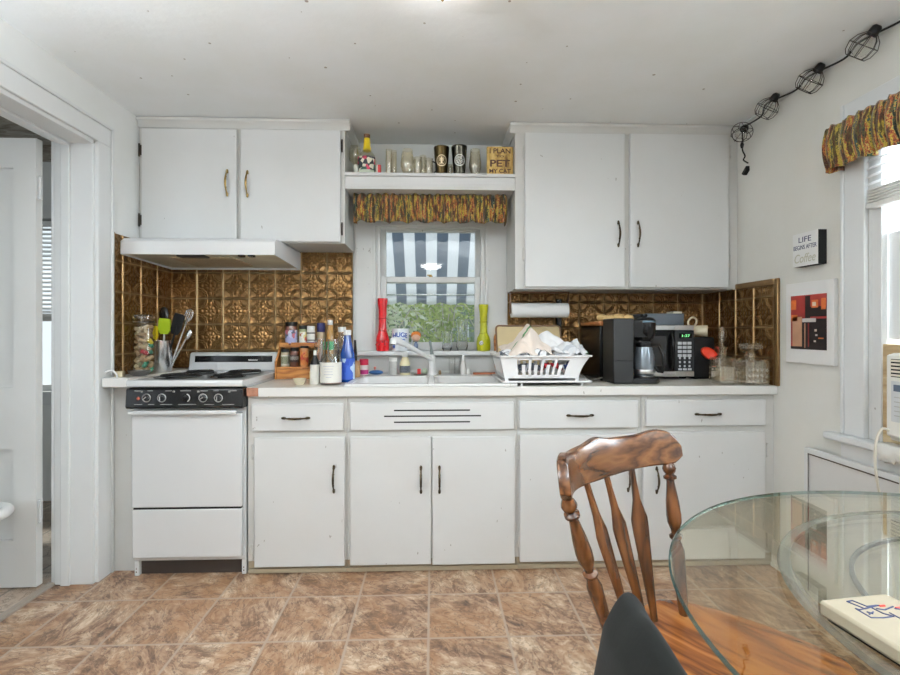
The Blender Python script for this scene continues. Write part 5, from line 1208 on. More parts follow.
for sd in 'lr':
    strip(sd, 0, .12, 0, 1); strip(sd, .88, 1, 0, 1); strip(sd, .12, .88, 0, .14); strip(sd, .12, .88, .84, 1)
    for k in range(5): s = .12+.76*(k+.5)/5; strip(sd, s-.03, s+.03, .1, .9)
m.box(ra, rb2, dy0+.02, dy1-.02, zR0+.010, zR0+.014)
m.build('basket', PLASTIC_W, dr, weld=False, smooth=25)
m = MB(); zz = zT-.004
loopo = rr(ta-.002, tb+.004, dy0-.012, dy1+.012, .03, zz+.004); loopi = rr(ta+.014, tb-.014, dy0+.006, dy1-.006, .022, zz+.004); lo2 = rr(ta-.002, tb+.004, dy0-.012, dy1+.012, .03, zz-.004); li2 = rr(ta+.014, tb-.014, dy0+.006, dy1-.006, .022, zz-.001)
loft(m, [li2, loopi, loopo, lo2, li2]); m.build('rim', PLASTIC_W, dr, bevel=.0015)
m = MB()
for xx in (ra+.012, rb2-.008):
    for yy in (dy0+.03, dy1-.03): m.box(xx-.008, xx+.008, yy-.008, yy+.008, CT+.0197, zR0+.0105)
m.build('rack_foot', PLASTIC_W, dr, weld=False)
def cloth(name, label, ctr, sx_, sy_, rz, tilt, seed, mats, hump=.05, stripe=None, peak=(.5, .5), sharp=1.5):
    m = MB(); Rm = Matrix.Translation(ctr) @ Matrix.Rotation(rz, 4, 'Z') @ Matrix.Rotation(tilt, 4, 'X')
    def fn(a, b):
        x = (a-.5)*sx_; y = (b-.5)*sy_
        n_ = noise.noise(Vector((a*3.2+seed, b*3.2, seed*2.3)))*.030 + noise.noise(Vector((a*8+seed, b*7, seed)))*.014
        da = abs(a-peak[0])/(peak[0] if a < peak[0] else 1-peak[0]); db = abs(b-peak[1])/(peak[1] if b < peak[1] else 1-peak[1])
        z = hump*(1-da**sharp)*(1-db**1.7) + n_*(.4+.6*min(1, da+db))
        x += noise.noise(Vector((b*3, a*2, seed+9)))*.03; y += noise.noise(Vector((a*3, b*2, seed+4)))*.025
        return Rm @ Vector((x, y, z))
    nu, nv = 44, 34
    m.grid(fn, nu, nv); m.bm.faces.ensure_lookup_table()
    for q, fc in enumerate(m.bm.faces):
        a, b = (q//nv+.5)/nu, (q % nv+.5)/nv
        fc.material_index = 1 if stripe and stripe(a, b) else 0
    o = m.build(name, mats, smooth=75, solid=.003, weld=False); tag(o, label, 'dish towel', 'dish towels heaped in the rack'); return o
def tw(name, col): return flat(name, col, .9, 0, .05, 40, .15)
T_W = tw('towel_white', (.80, .80, .81)); T_P = tw('towel_peach', (.76, .66, .58)); T_G = tw('towel_green', (.10, .25, .10)); T_S = tw('towel_grey', (.50, .52, .56)); T_K = tw('towel_dark', (.10, .11, .13)); T_R = tw('towel_red', (.50, .03, .04)); T_N = tw('towel_navy', (.02, .04, .15)); T_B = tw('towel_pale', (.70, .71, .73))
cloth('dish_towel', 'pinkish white towel with a green stripe folded to a peak on the dish rack', (at(527, 348, 2.50).x, 2.515, zT+.012), .26, .16, .12, .15, 2, [T_P, T_G], .155, lambda a, b: abs(b-(.30+.35*a)) < .035 and a < .52, (.50, .62), .95)
cloth('dish_towel', 'plain white towel bunched on top of the heap in the dish rack', (at(551, 348, 2.55).x, 2.575, zT+.014), .22, .18, -.2, .15, 5, [T_W, T_S], .105, lambda a, b: .80 < a < .84, (.42, .5), 1.3)
cloth('dish_towel', 'pale grey-white towel spilling toward the coffee maker end of the rack', (at(566, 352, 2.53).x, 2.53, zT+.004), .15, .15, .25, .2, 8, [T_B, T_S], .06, lambda a, b: .2 < b < .3, (.45, .5), 1.4)
cloth('dish_towel', 'white towel with fine dark checks along the front of the dish rack', (at(524, 354, 2.45).x, 2.462, zT+.004), .24, .075, .05, .2, 12, [T_W, T_K], .022, lambda a, b: int(a*44) % 9 in (0, 1) and b < .6 or int(b*34) % 11 == 0)
cloth('dish_towel', 'green-edged white towel tucked into the coffee maker end of the heap', (at(578, 352, 2.56).x-.012, 2.60, zT+.010), .10, .12, .5, .3, 21, [T_B, T_G], .075, lambda a, b: a > .84, (.4, .5), 1.2)
cloth('dish_towel', 'red towel showing through the rack slots', (at(551, 365, 2.5).x, 2.475, zR0+.062), .075, .06, 0, 0, 31, [T_R, T_W], .02)
cloth('dish_towel', 'navy towel showing through the rack slots beside the red one', (at(569, 365, 2.5).x-.004, 2.475, zR0+.058), .07, .06, 0, 0, 33, [T_N, T_B], .03, lambda a, b: int(a*44) % 10 == 0)
cloth('dish_towel', 'dark grey towel showing through the middle rack slots', (at(524, 365, 2.5).x, 2.475, zR0+.055), .16, .06, 0, 0, 37, [T_K, T_S], .02, lambda a, b: .48 < a < .54)
# baking tray, cutting board behind the rack
def leaning(name, label, cat, x0, x1, ybase, ytop, z0, z1, th, mat, rim=None, round_=.02):
    t_ = thing(name, label, cat, ((x0+x1)/2, ybase, z0))
    ln = Vector((0, ytop-ybase, z1-z0)); L = ln.length; e = ln/L; nrm = Vector((0, -e.z, e.y))
    def P(a, b, w): return Vector((x0, ybase, z0)) + Vector((a, 0, 0)) + e*b + nrm*w
    W = x1-x0; m = MB(); pts = [(p[0], p[1]) for p in rr(0, W, 0, L, round_, 0)]
    m.prism(pts, (0, th), P); m.build('tray_face' if rim else 'board', mat, t_, bevel=.001)
    if rim:
        m = MB(); m.tube([P(p[0], p[1], th+.002) for p in pts], .0055, 8, closed=True); m.build('rim', rim, t_)
leaning('baking_tray', 'tan baking tray with dark brown rim leaning behind the dish rack', 'tray', at(497, 350, 2.9).x, at(562, 350, 2.9).x, 2.86, 2.955, CT+.0155, at(530, 326, 2.95).z, .003, TAN, BROWN)
leaning('cutting_board', 'thin wooden cutting board leaning behind the tan baking tray', 'cutting board', at(494, 350, 2.93).x, at(535, 350, 2.93).x, 2.90, 2.968, CT+.015, at(500, 331, 2.95).z, .012, OAK, None, .05)
# paper towel holder under the cupboard
py = 2.86; p0, p1 = at(511, 310, py), at(567.5, 310, py); pr_ = (at(540, 303, py).z-at(540, 317.5, py).z)/2; pz = at(540, 310.3, py).z
pt = thing('paper_towel_holder', 'white paper towel roll on a dark bracket under the wall cabinet', 'paper towels', ((p0.x+p1.x)/2, py, pz-pr_))
m = MB(); m.lathe([(.018, 0), (pr_, 0), (pr_, p1.x-p0.x), (.018, p1.x-p0.x)], (p0.x, py, pz), 32, 'X'); m.build('paper_roll', flat('paper_towel', (.80, .80, .79), .85, 0, .02), pt)
m = MB()
for xx in (p0.x-.006, p1.x+.002): m.box(xx, xx+.005, py-.018, py+.018, pz-.02, 1.395)
m.box(p0.x-.006, p1.x+.007, py-.02, py+.02, 1.386, 1.3948); m.lathe([(.010, 0), (.010, p1.x-p0.x+.01)], (p0.x-.005, py, pz), 14, 'X'); m.build('bracket', flat('brown_bracket', (.16, .07, .025), .45, 0, .2), pt, bevel=.001, weld=False)
k0 = at(559, 318, 2.97)
m = MB(); m.box(k0.x-.016, k0.x+.016, 2.962, 2.9825, at(559, 357, 2.97).z, 1.36); tag(m.build('knife_bar', BLACK_G, bevel=.004), 'black upright strip hanging on the tin backsplash behind the paper towels', 'strip')
# ================================================================ appliances
bb = (.905, 1.082, 2.62, 2.955); bz = at(600, 320, 2.62).z
bx_ = thing('bread_box', 'black box with a brown wooden lid behind the coffee maker', 'bread box', ((bb[0]+bb[1])/2, 2.79, CT))
m = MB(); m.box(*bb, CT+.008, bz-.032)
for xx in (bb[0]+.01, bb[1]-.03):
    for yy in (bb[2]+.01, bb[3]-.03): m.box(xx, xx+.02, yy, yy+.02, CT, CT+.009)
m.build('box_body', BLACK, bx_, bevel=.006, weld=False)
m = MB(); m.box(bb[0]-.004, bb[1]+.004, bb[2]-.004, bb[3]+.004, bz-.031, bz-.008); m.build('lid', wood('lid_wood', (.14, .045, .012), (.28, .10, .03), (.42, .17, .06), .35, 8, 'Y', .3), bx_, bevel=.004)
# snack bits on the lid
rnd = random.Random(12); base_u = []
m = MB(); m.box(bb[0]+.01, bb[1]-.006, bb[2]+.01, bb[2]+.12, bz-.0075, bz-.005); m.build('lid_mat', flat('tan_mat', (.55, .40, .2), .8), bx_)
for k in range(16):
    xx = bb[0]+.02+.155*((k*7) % 16)/16; yy = bb[2]+.018+.038*(k % 3); s = .019+.006*rnd.random()
    m = MB(); c_ = Vector((xx, yy, bz-.0045+s*.8)); m.ball(c_, s, 1.25, .9, .8, 10, 7)
    for vt in m.bm.verts: vt.co += Vector((1, 1, 1))*noise.noise(vt.co*120+Vector((k, 0, 0)))*.003
    tag(m.build('walnut', flat('walnut_shell', (.62, .42, .18), .6, 0, .25, 60)), 'golden nut among those lying on top of the black wooden-lidded box', 'nut', 'golden nuts on the bread box')
# coffee maker
cy0, cy1 = 2.44, 2.60
ca, cb_, cc_ = at(613.5, 350, cy0).x, at(634, 350, cy0).x, at(664.5, 380, cy0).x
ctop = at(622, 318, cy0).z
cm = thing('coffee_maker', 'black drip coffee maker with glass carafe on the counter before the microwave', 'coffee maker', ((ca+cc_)/2, 2.52, CT))
CM = flat('charcoal_black_plastic', (.006, .0065, .0075), .45, 0, .15, 40)
m = MB(); m.box(ca, cb_, cy0, cy1, CT+.003, ctop-.002); m.build('water_tank', CM, cm, bevel=.006)
m = MB(); m.box(ca+.002, cb_-.001, cy0-.0012, cy0+.002, CT+.118, CT+.120); m.build('seam', BLACK, cm)
ccx, ccy = at(644, 350, 2.52).x, 2.52
m = MB(); bl = [(cb_-.004, cy0+.006), (ccx+.03, cy0+.002), (cc_-.02, cy0+.02), (cc_, cy0+.05), (cc_, cy1-.05), (cc_-.02, cy1-.015), (cb_-.004, cy1-.006)]
m.prism(bl, (CT+.002, CT+.030), lambda a, b, w: (a, b, w)); m.build('base', CM, cm, bevel=.006)
m = MB(); m.lathe([(.052, .03), (.055, .033), (.055, .038), (.03, .040), (.001, .040)], (ccx, ccy, CT), 28); m.build('hot_plate', flat('plate_metal', (.25, .25, .26), .3, 1), cm)
hz0, hz1 = at(644, 341, 2.52).z, at(644, 316.5, 2.52).z; hrr = (at(655.5, 330, 2.52).x-at(634, 330, 2.52).x)/2
m = MB(); m.lathe([(hrr*.62, hz0-CT), (hrr*.80, hz0-CT+.012), (hrr, hz0-CT+.04), (hrr*1.02, hz1-CT-.035), (hrr*.98, hz1-CT-.02), (hrr*.80, hz1-CT-.008), (hrr*.4, hz1-CT), (.001, hz1-CT)], (ccx, ccy, CT), 30); m.box(cb_-.01, ccx, cy0+.03, cy1-.03, hz0+.02, hz1-.02); m.build('brew_head', BLACK, cm, bevel=.003, weld=False)
m = MB(); m.lathe([(hrr*1.0, hz1-CT-.036), (hrr*1.035, hz1-CT-.030), (hrr*1.0, hz1-CT-.022)], (ccx, ccy, CT), 30); m.build('head_band', flat('blue_grey_band', (.10, .16, .20), .2, .4), cm)
m = MB(); m.lathe([(.016, hz1-CT-.002), (.018, hz1-CT+.004), (.016, hz1-CT+.012), (.001, hz1-CT+.014)], (ccx, ccy, CT), 18); m.build('lid_knob', BLACK, cm)
kz = CT+.0405; kh = hz0-.006-kz; cr_ = .054
cf = MB(); cf.lathe([(.001, 0), (cr_*.86, 0), (cr_*.96, kh*.06), (cr_*1.0, kh*.30), (cr_*.93, kh*.60), (cr_*.74, kh*.84), (cr_*.70, kh*.94), (cr_*.68, kh*.94), (cr_*.72, kh*.83), (cr_*.90, kh*.6), (cr_*.97, kh*.3), (cr_*.93, kh*.07), (.001, kh*.02)], (ccx, ccy, kz), 30, cap=False)
CFM = NT('carafe_glass'); CFM = CFM.bsdf(Base_Color=(.42, .48, .54), Roughness=.08, Transmission_Weight=.55, IOR=1.3, Metallic=.25)
carafe = cf.build('carafe', CFM, cm, 'grey glass carafe')
m = MB(); m.lathe([(cr_*.97, kh*.04), (cr_*1.015, kh*.06), (cr_*1.02, kh*.16), (cr_*1.0, kh*.18)], (ccx, ccy, kz), 30, cap=False); m.build('chrome_band', STEEL_B, carafe)
m = MB(); m.lathe([(cr_*.76, kh*.86), (cr_*.80, kh*.90), (cr_*.76, kh*.99), (.02, kh*1.0), (.001, kh*1.0)], (ccx, ccy, kz), 28); m.build('carafe_lid', BLACK, carafe)
hx = ccx+.035; hy = ccy-.035
m = MB(); dv = Vector((.82, -.57, 0)); o_ = Vector((ccx, ccy, kz))
m.tube([o_+dv*cr_*.74+Vector((0, 0, kh*.88)), o_+dv*cr_*1.35+Vector((0, 0, kh*.90)), o_+dv*cr_*1.72+Vector((0, 0, kh*.62)), o_+dv*cr_*1.80+Vector((0, 0, kh*.30)), o_+dv*cr_*1.62+Vector((0, 0, kh*.10)), o_+dv*cr_*1.30+Vector((0, 0, kh*.12)), o_+dv*cr_*1.0+Vector((0, 0, kh*.3))], [.007, .009, .009, .009, .008, .007, .006], 10); m.build('carafe_handle', BLACK, carafe)
m = MB(); m.tube([(ca+.0, cy1, CT+.02), (ca-.03, cy1+.005, CT+.012), (ca-.085, cy1-.04, CT+.006), (ca-.13, cy1+.02, CT+.05), (ca-.15, cy1+.16, CT+.10), (ca-.16, 2.98, CT+.20)], .0032, 6); m.build('power_cord', flat('grey_cord', (.28, .26, .23), .5), cm)
# microwave
my = 2.68; mx0, mx1 = 1.092, at(693.6, 350, my).x; mz0, mz1 = at(675, 376.5, my).z, at(675, 325.3, my).z
mw = thing('microwave_oven', 'black and silver microwave oven behind the coffee maker', 'microwave', ((mx0+mx1)/2, 2.82, CT))
m = MB(); m.box(mx0, mx1, my+.012, 2.972, mz0, mz1)
for xx in (mx0+.02, mx1-.05):
    for yy in (my+.04, 2.92): m.box(xx, xx+.03, yy, yy+.03, CT, mz0+.002)
m.build('oven_case', BLACK, mw, bevel=.004, weld=False)
xs_ = at(674.5, 350, my).x
m = MB(); m.box(mx0, xs_-.001, my-.006, my+.0118, mz0+.030, mz1-.028); d_ = m.build('door', BLACK_G, mw, bevel=.003)
m = MB(); m.box(mx0+.05, xs_-.05, my-.0065, my-.005, mz0+.06, mz1-.06); m.build('door_window', flat('dim_window', (.03, .032, .035), .08), d_)
m = MB(); m.tube([(xs_-.022, my-.006, mz1-.045), (xs_-.022, my-.026, mz1-.075), (xs_-.022, my-.030, (mz0+mz1)/2), (xs_-.022, my-.026, mz0+.075), (xs_-.022, my-.006, mz0+.045)], .008, 8); m.build('handle', BLACK_G, d_)
for z0, z1 in ((mz1-.027, mz1), (mz0, mz0+.029)):
    m = MB(); m.box(mx0, xs_-.001, my-.007, my+.0118, z0, z1); m.box(xs_, mx1, my-.007, my+.0118, z0, z1); m.build('silver_strip', STEEL_B, mw, bevel=.003, weld=False)
m = MB(); m.box(xs_, mx1, my-.006, my+.0118, mz0+.030, mz1-.028); kp = m.build('keypad_panel', DGREY, mw, bevel=.003)
KEY = flat('pale_key', (.62, .64, .66), .4)
u0 = (mx1-xs_)
for r_ in range(4):
    for c_ in range(3):
        a = xs_+u0*(.14+.25*c_); z = at(684, 343.2+4.1*r_, my).z; m = MB(); m.box(a, a+u0*.21, my-.0085, my-.0055, z-.0078, z+.0078); m.build('key', KEY, kp, bevel=.0015)
for r_ in range(4):
    for c_ in range(3):
        a = xs_+u0*(.20+.25*c_); z = at(684, 358+(4.0*r_ if r_ < 3 else 11.2), my).z; m = MB(); m.box(a-(u0*.04 if r_ == 3 else 0), a+u0*(.16 if r_ == 3 else .10), my-.0085, my-.0055, z-.006, z+.006); m.build('key', KEY, kp, bevel=.0015)
zd = at(684, 335.7, my).z; m = MB(); m.box(xs_+u0*.22, mx1-u0*.12, my-.008, my-.0055, zd-.013, zd+.013); dp = m.build('display', BLACK_G, kp)
GLOW = NT('green_digits'); em = GLOW.n('Emission', None, Color=(.25, 1, .35), Strength=1.6); GLOW.t.links.new(em.outputs[0], GLOW.out.inputs[0])
txt('1:37', .016, facing((xs_+u0*.56, my-.0086, zd)), GLOW.m, 'lettering', dp, fit=(u0*.40, .014), ext=.0002)
gb = (at(650, 319, my+.03).x-.02, at(684, 319, my+.03).x); gz = at(668, 313.5, my+.03).z
m = MB(); m.box(gb[0], gb[1], my+.03, 2.95, mz1+.0005, gz); tag(m.build('storage_box', flat('slate_grey_box', (.10, .12, .145), .5, 0, .1), bevel=.003), 'slate grey box lying on top of the microwave', 'box')
a, b_ = at(673, 311, my+.05).x, at(682, 311, my+.05).x; m = MB(); m.box(a, b_, my+.05, my+.13, gz+.0003, gz+.012); tag(m.build('note_pad', flat('ivory_paper', (.72, .68, .55), .7), bevel=.001), 'small ivory pad of paper on top of the grey box', 'note pad')
# canister with the cream mug and its red mouth
kx0, kx1, ky0, ky1 = mx1+.012, mx1+.135, 2.70, 2.90; kz1 = at(700, 337, 2.70).z
cnb = thing('black_canister', 'black square canister with red oval mouth in the corner, a cream mug on top', 'canister', ((kx0+kx1)/2, 2.8, CT))
m = MB(); m.box(kx0, kx1, ky0, ky1, CT, kz1); m.build('canister_body', BLACK_M, cnb, bevel=.012)
rc = at(709, 353.5, 2.684); nrm = Vector((-.22, -.96, .12)).normalized(); s1 = nrm.orthogonal().normalized(); s2 = nrm.cross(s1)
M0 = Matrix(((s1.x, s2.x, nrm.x, rc.x), (s1.y, s2.y, nrm.y, rc.y), (s1.z, s2.z, nrm.z, rc.z), (0, 0, 0, 1))); r_ = .043
ux_ = M0.inverted().to_3x3() @ Vector((.82, 0, -.57)); an = math.atan2(ux_.y, ux_.x)
m = MB(); m.M = M0 @ Matrix.Rotation(an, 4, 'Z') @ Matrix.Diagonal((1.05, .66, 1, 1))
m.lathe([(r_*1.02, -.010), (r_*1.05, .006), (r_*1.0, .012), (r_*.90, .010), (r_*.80, .000), (r_*.45, -.004), (.001, -.005)], (0, 0, 0), 30, cap=False); m.build('red_mouth', REDSIL, cnb, 'glossy red oval mouth')
mr_ = .031; mc = at(699.5, 330.5, 2.735); ctr = Vector((mc.x, 2.735, kz1+mr_+.0035))
cmug = thing('cream_mug', 'cream mug lying tipped on the black canister with its handle up', 'mug', (ctr.x, ctr.y, kz1))
ax = Vector((.86, -.50, -.02)).normalized(); s1 = ax.orthogonal().normalized(); s2 = ax.cross(s1)
m = MB(); m.M = Matrix(((s1.x, s2.x, ax.x, ctr.x), (s1.y, s2.y, ax.y, ctr.y), (s1.z, s2.z, ax.z, ctr.z), (0, 0, 0, 1)))
m.lathe([(.001, -.036), (mr_*.86, -.036), (mr_*.94, -.03), (mr_*1.02, .040), (mr_*.94, .041), (mr_*.86, -.026), (.001, -.028)], (0, 0, 0), 28, cap=False); m.build('mug_body', CREAM, cmug)
hc = at(692.3, 322, 2.715); hc = Vector((hc.x, 2.715, hc.z))
m = MB(); m.tube([hc + Vector((.030*math.cos(a)*.98+.004*math.sin(a), .010*math.cos(a), .026*math.sin(a))) for a in [i*2*PI/26 for i in range(26)]], .0055, 8, closed=True); m.build('handle', CREAM, cmug)
# crystal
def decanter(name, label, x, y, hw, h, hn, hs, stop, mat=CUTG):
    t_ = thing(name, label, 'decanter', (x, y, CT))
    m = MB(); g = .12*hw
    def sq(k, z, w=hw): return rr(x-w*k, x+w*k, y-w*k, y+w*k, w*k*.18, CT+z, 3)
    loft(m, [sq(.94, 0), sq(1, .004), sq(1, h*.86), sq(.92, h*.95), sq(.45, h), sq(.32, h+.004), sq(.32, h+hn*.7), sq(.52, h+hn), sq(.40, h+hn), sq(.20, h+hn*.6), sq(.25, h-.004), sq(.85, h*.90), sq(.86, .016), sq(.5, .014)], cap0=True, cap1=True)
    m.build('bottle_body', mat, t_, smooth=20)
    m = MB()   # cut diamonds over the lower faces
    for fx_, fy_ in ((0, -1), (-1, 0), (1, 0)):
        n_ = 5
        for i in range(n_):
            for j in range(3):
                o_ = (i+.5)/n_*2-1; zz = h*(.12+.22*j); L = hw/n_*.9
                c_ = Vector((x+fx_*(hw+.0003)+(hw*.92*o_ if fy_ else 0), y+fy_*(hw+.0003)+(hw*.92*o_ if fx_ else 0), CT+zz)); t1 = Vector((abs(fy_), abs(fx_), 0)); n3 = Vector((fx_, fy_, 0))
                P_ = [c_+t1*L, c_+Vector((0, 0, h*.10)), c_-t1*L, c_-Vector((0, 0, h*.10))]; ap = c_+n3*.0035
                for q in range(4): m.face([P_[q], P_[(q+1) % 4], ap])
                m.face(P_[::-1])
    m.build('cut_facets', mat, t_, smooth=0, weld=False)
    m = MB(); z = CT+h+hn+.0012
    if stop == 'flat':
        loft(m, [rr(x-hw*.3, x+hw*.3, y-hw*.3, y+hw*.3, .004, z, 2), rr(x-hw*.62, x+hw*.62, y-hw*.62, y+hw*.62, .006, z+hs*.3, 2), rr(x-hw*.66, x+hw*.66, y-hw*.66, y+hw*.66, .006, z+hs*.8, 2), rr(x-hw*.5, x+hw*.5, y-hw*.5, y+hw*.5, .006, z+hs, 2)], cap0=True, cap1=True)
    else:
        m.lathe([(hw*.14, 0), (hw*.14, hs*.18), (hw*.30, hs*.30), (hw*.44, hs*.55), (hw*.40, hs*.80), (hw*.2, hs*.97), (.001, hs)], (x, y, z), 8)
    m.build('stopper', mat, t_, smooth=15)
q = at(750.5, 380, 2.43); dx_ = 1.612
decanter('crystal_decanter', 'square cut-crystal decanter with flat stopper at the end of the counter', dx_, 2.43, .062, .132, .036, .040, 'flat')
decanter('crystal_decanter', 'cut-crystal decanter with tall faceted stopper behind the small crystal tumbler', 1.560, 2.585, .048, .135, .05, .105, 'tall')
tx_ = at(723, 381, 2.45).x; m = MB(); w = .040
def sq_(k, z): return rr(tx_-w*k, tx_+w*k, 2.45-w*k, 2.45+w*k, w*k*.22, CT+z, 3)
loft(m, [sq_(.95, 0), sq_(1, .003), sq_(1, .088), sq_(.92, .089), sq_(.88, .020), sq_(.5, .018)], cap0=True, cap1=True)
cg = thing('crystal_tumbler', 'small square cut-crystal tumbler in front of the decanters', 'glass', (tx_, 2.45, CT)); m.build('tumbler_body', CUTG, cg, smooth=20)
m = MB()
for i in range(5):
    for j in range(4):
        c_ = Vector((tx_+w*.9*((i+.5)/5*2-1), 2.45-w-.0003, CT+.012+.016*j)); L = .0072
        P_ = [c_+Vector((L, 0, 0)), c_+Vector((0, 0, .0075)), c_-Vector((L, 0, 0)), c_-Vector((0, 0, .0075))]; ap = c_+Vector((0, -.003, 0))
        for q in range(4): m.face([P_[q], P_[(q+1) % 4], ap])
        m.face(P_[::-1])
m.build('cut_facets', CUTG, cg, smooth=0, weld=False)
# ================================================================ side wall: signs, picture, panel, air conditioner
y0_, y1_ = atX(818, 250, 1.66).y, atX(793, 250, 1.66).y; z0_, z1_ = atX(818, 263.5, 1.66).z, atX(818, 229, 1.66).z
bs = thing('block_sign', 'white block sign reading LIFE BEGINS AFTER Coffee on the side wall', 'sign', (XR-.02, (y0_+y1_)/2, z0_))
m = MB(); m.box(1.6605, XR-.0005, y0_, y1_, z0_, z1_); m.build('block', BLACK_M, bs, bevel=.001)
m = MB(); m.box(1.659, 1.661, y0_, y1_, z0_, z1_); o = m.build('sign_face', flat('sign_white', (.80, .80, .78), .5, 0, .02), bs)
W, Hs = y1_-y0_, z1_-z0_
for s, fz, hh, ww, mt, sh_ in (('LIFE', .80, .16, .50, NAVY, 0), ('BEGINS AFTER', .57, .13, .92, NAVY, 0), ('Coffee', .24, .26, .84, flat('pale_gold_ink', (.55, .53, .42), .4, .3), .25)):
    txt(s, .05, facing((1.6585, (y0_+y1_)/2, z0_+Hs*fz), -1, 0), mt, 'lettering', o, fit=(W*ww, Hs*hh), ext=.0004, shear=sh_)
px_ = 1.682
yA, yB = atX(834, 300, px_).y, atX(786, 300, px_).y; zA, zB = atX(834, 366, px_).z, atX(834, 278.5, px_).z
pf = thing('wall_picture', 'white-matted print of a red-walled room hung under the block sign', 'picture', (XR-.01, (yA+yB)/2, zA))
m = MB(); m.box(px_, XR-.0005, yA, yB, zA, zB); m.build('mat_board', flat('mat_white', (.82, .815, .80), .5, 0, .02), pf, bevel=.0015)
iy0, iy1, iz0, iz1 = atX(827, 320, px_).y, atX(791, 320, px_).y, atX(827, 350.5, px_).z, atX(827, 293, px_).z
m = MB(); cols = []
def pq(mi, a0, a1, b0, b1, lift=.0008):
    m.mi = mi; X = px_-lift; ya, yb = iy1+(iy0-iy1)*a0, iy1+(iy0-iy1)*a1; za, zb_ = iz0+(iz1-iz0)*b0, iz0+(iz1-iz0)*b1
    m.face([(X, ya, za), (X, yb, za), (X, yb, zb_), (X, ya, zb_)])
PR = [flat('print_red', (.30, .035, .03), .35, 0, .3, 12), flat('print_black', (.018, .014, .014), .35), flat('print_orange', (.62, .16, .04), .35, 0, .4, 40), flat('print_cream', (.62, .55, .45), .35, 0, .2, 40), flat('print_tan', (.50, .28, .17), .35, 0, .2, 20), flat('print_grey', (.55, .54, .52), .35)]
pq(0, 0, 1, 0, 1, .0006); pq(4, .05, .33, .02, .60); pq(2, .0, .20, .52, .64); pq(2, 0, .16, .74, .92); pq(1, .33, 1, 0, .56); pq(1, .42, .56, .5, .98); pq(1, .56, 1, .60, .78); pq(2, .60, .78, .76, .90, .0012); pq(2, .86, .98, .72, .92, .0012); pq(3, .62, .72, .79, .86, .0014); pq(5, .34, .72, .50, .57, .0014); pq(1, 0, .36, 0, .05, .0012); pq(3, .68, .74, .33, .37, .0012); pq(5, .70, .76, .25, .28, .0012); pq(3, .66, .72, .14, .17, .0012); pq(2, .78, .92, .20, .22, .0012); pq(4, .40, .43, .03, .48, .0012); pq(0, .50, .53, .05, .48, .0012)
m.build('print', PR, pf, smooth=0, weld=False)
# framed board standing under the window
gx = 1.655; yb_, za_ = atX(808, 448, gx).y+.025, atX(808, 448, gx).z
fb = thing('framed_board', 'white framed board standing against the side wall under the window', 'board', (gx+.01, 1.6, 0))
m = MB(); m.box(gx+.005, gx+.012, 1.12, yb_-.02, .005, za_-.015); m.build('board', paint('board_paint', (.68, .68, .665), .5, True, .4, 21), fb)
m = MB()
for b in ((1.10, yb_, za_-.024, za_), (1.10, yb_, 0, .024)): m.box(gx, gx+.017, *b)
m.box(gx, gx+.017, 1.10, 1.124, .0245, za_-.0245); m.box(gx, gx+.017, yb_-.024, yb_, .0245, za_-.0245); m.build('frame', W_TRIM2, fb, bevel=.003, weld=False)
m = MB(); m.box(gx-.0004, gx+.001, 1.124, yb_-.0235, za_-.0275, za_-.0225); m.box(gx-.0004, gx+.001, yb_-.0275, yb_-.0235, .02, za_-.025); m.build('frame_groove', flat('dark_groove', (.08, .06, .045), .6), fb, weld=False)
# air conditioner in its wooden collar
ay1 = atX(887.5, 380, 1.615).y; acz1 = atX(890, 353, 1.615).z
ac = thing('air_conditioner', 'white window air conditioner with vent and control label in a wooden collar', 'air conditioner', (1.66, 1.38, RZ0))
m = MB(); m.box(1.622, XR+.30, RY0+.08, ay1, RZ0+.035, acz1); m.build('housing', flat('ac_case', (.72, .70, .64), .4, 0, .04), ac, bevel=.008)
m = MB(); m.box(1.605, 1.6225, RY0+.085, ay1-.003, RZ0+.050, acz1-.004); fp = m.build('front_panel', flat('ac_front', (.80, .79, .74), .4, 0, .03), ac, bevel=.008)
vy1 = atX(891.5, 365, 1.605).y; vz0, vz1 = atX(893, 377, 1.605).z, atX(893, 359, 1.605).z
m = MB(); m.box(1.6025, 1.6055, RY0+.12, vy1, vz0, vz1); vt_ = m.build('vent', BLACK_M, fp)
m = MB()
for k in range(5): z = vz0+(vz1-vz0)*(k+.5)/5; m.box(1.600, 1.6045, RY0+.12, vy1, z-.003, z+.004)
m.build('vent_louvres', flat('ac_louvre', (.75, .70, .58), .4), vt_, weld=False)
lz0, lz1 = atX(893, 425, 1.605).z, atX(893, 381, 1.605).z
m = MB(); m.box(1.603, 1.6055, vy1-.25, vy1, lz0+.012, lz1); lb_ = m.build('control_label', flat('ac_label', (.62, .64, .65), .4), fp, bevel=.001)
m = MB(); m.box(1.6022, 1.6035, vy1-.24, vy1-.010, lz1-.035, lz1-.012); m.build('label_screen', flat('ac_screen', (.08, .11, .16), .3), lb_)
m = MB()
for k in range(5): z = lz1-.055-.016*k; m.box(1.6022, 1.6035, vy1-.10+.01*(k % 2), vy1-.012, z-.002, z+.001)
m.build('label_lines', GREY_INK, lb_, weld=False)
m = MB(); wy1 = atX(881.5, 390, 1.66).y; wz = atX(884, 344, XR).z
CW = wood('collar_wood', (.36, .25, .13), (.52, .39, .22), (.62, .50, .32), .55, 5, 'Y', .05)
m.box(XR+.004, XR+.028, ay1+.0015, RY1-.037, RZ0+.001, wz); m.box(XR+.004, XR+.028, RY0+.038, ay1+.001, acz1+.002, wz); m.build('wooden_collar', CW, ac, bevel=.003, weld=False)
m = MB(); m.box(XR+.004, XR+.25, RY0+.1, ay1-.01, RZ0+.0005, RZ0+.036); m.build('support_block', CW, ac)
m = MB(); e0 = atX(886, 424, 1.60)
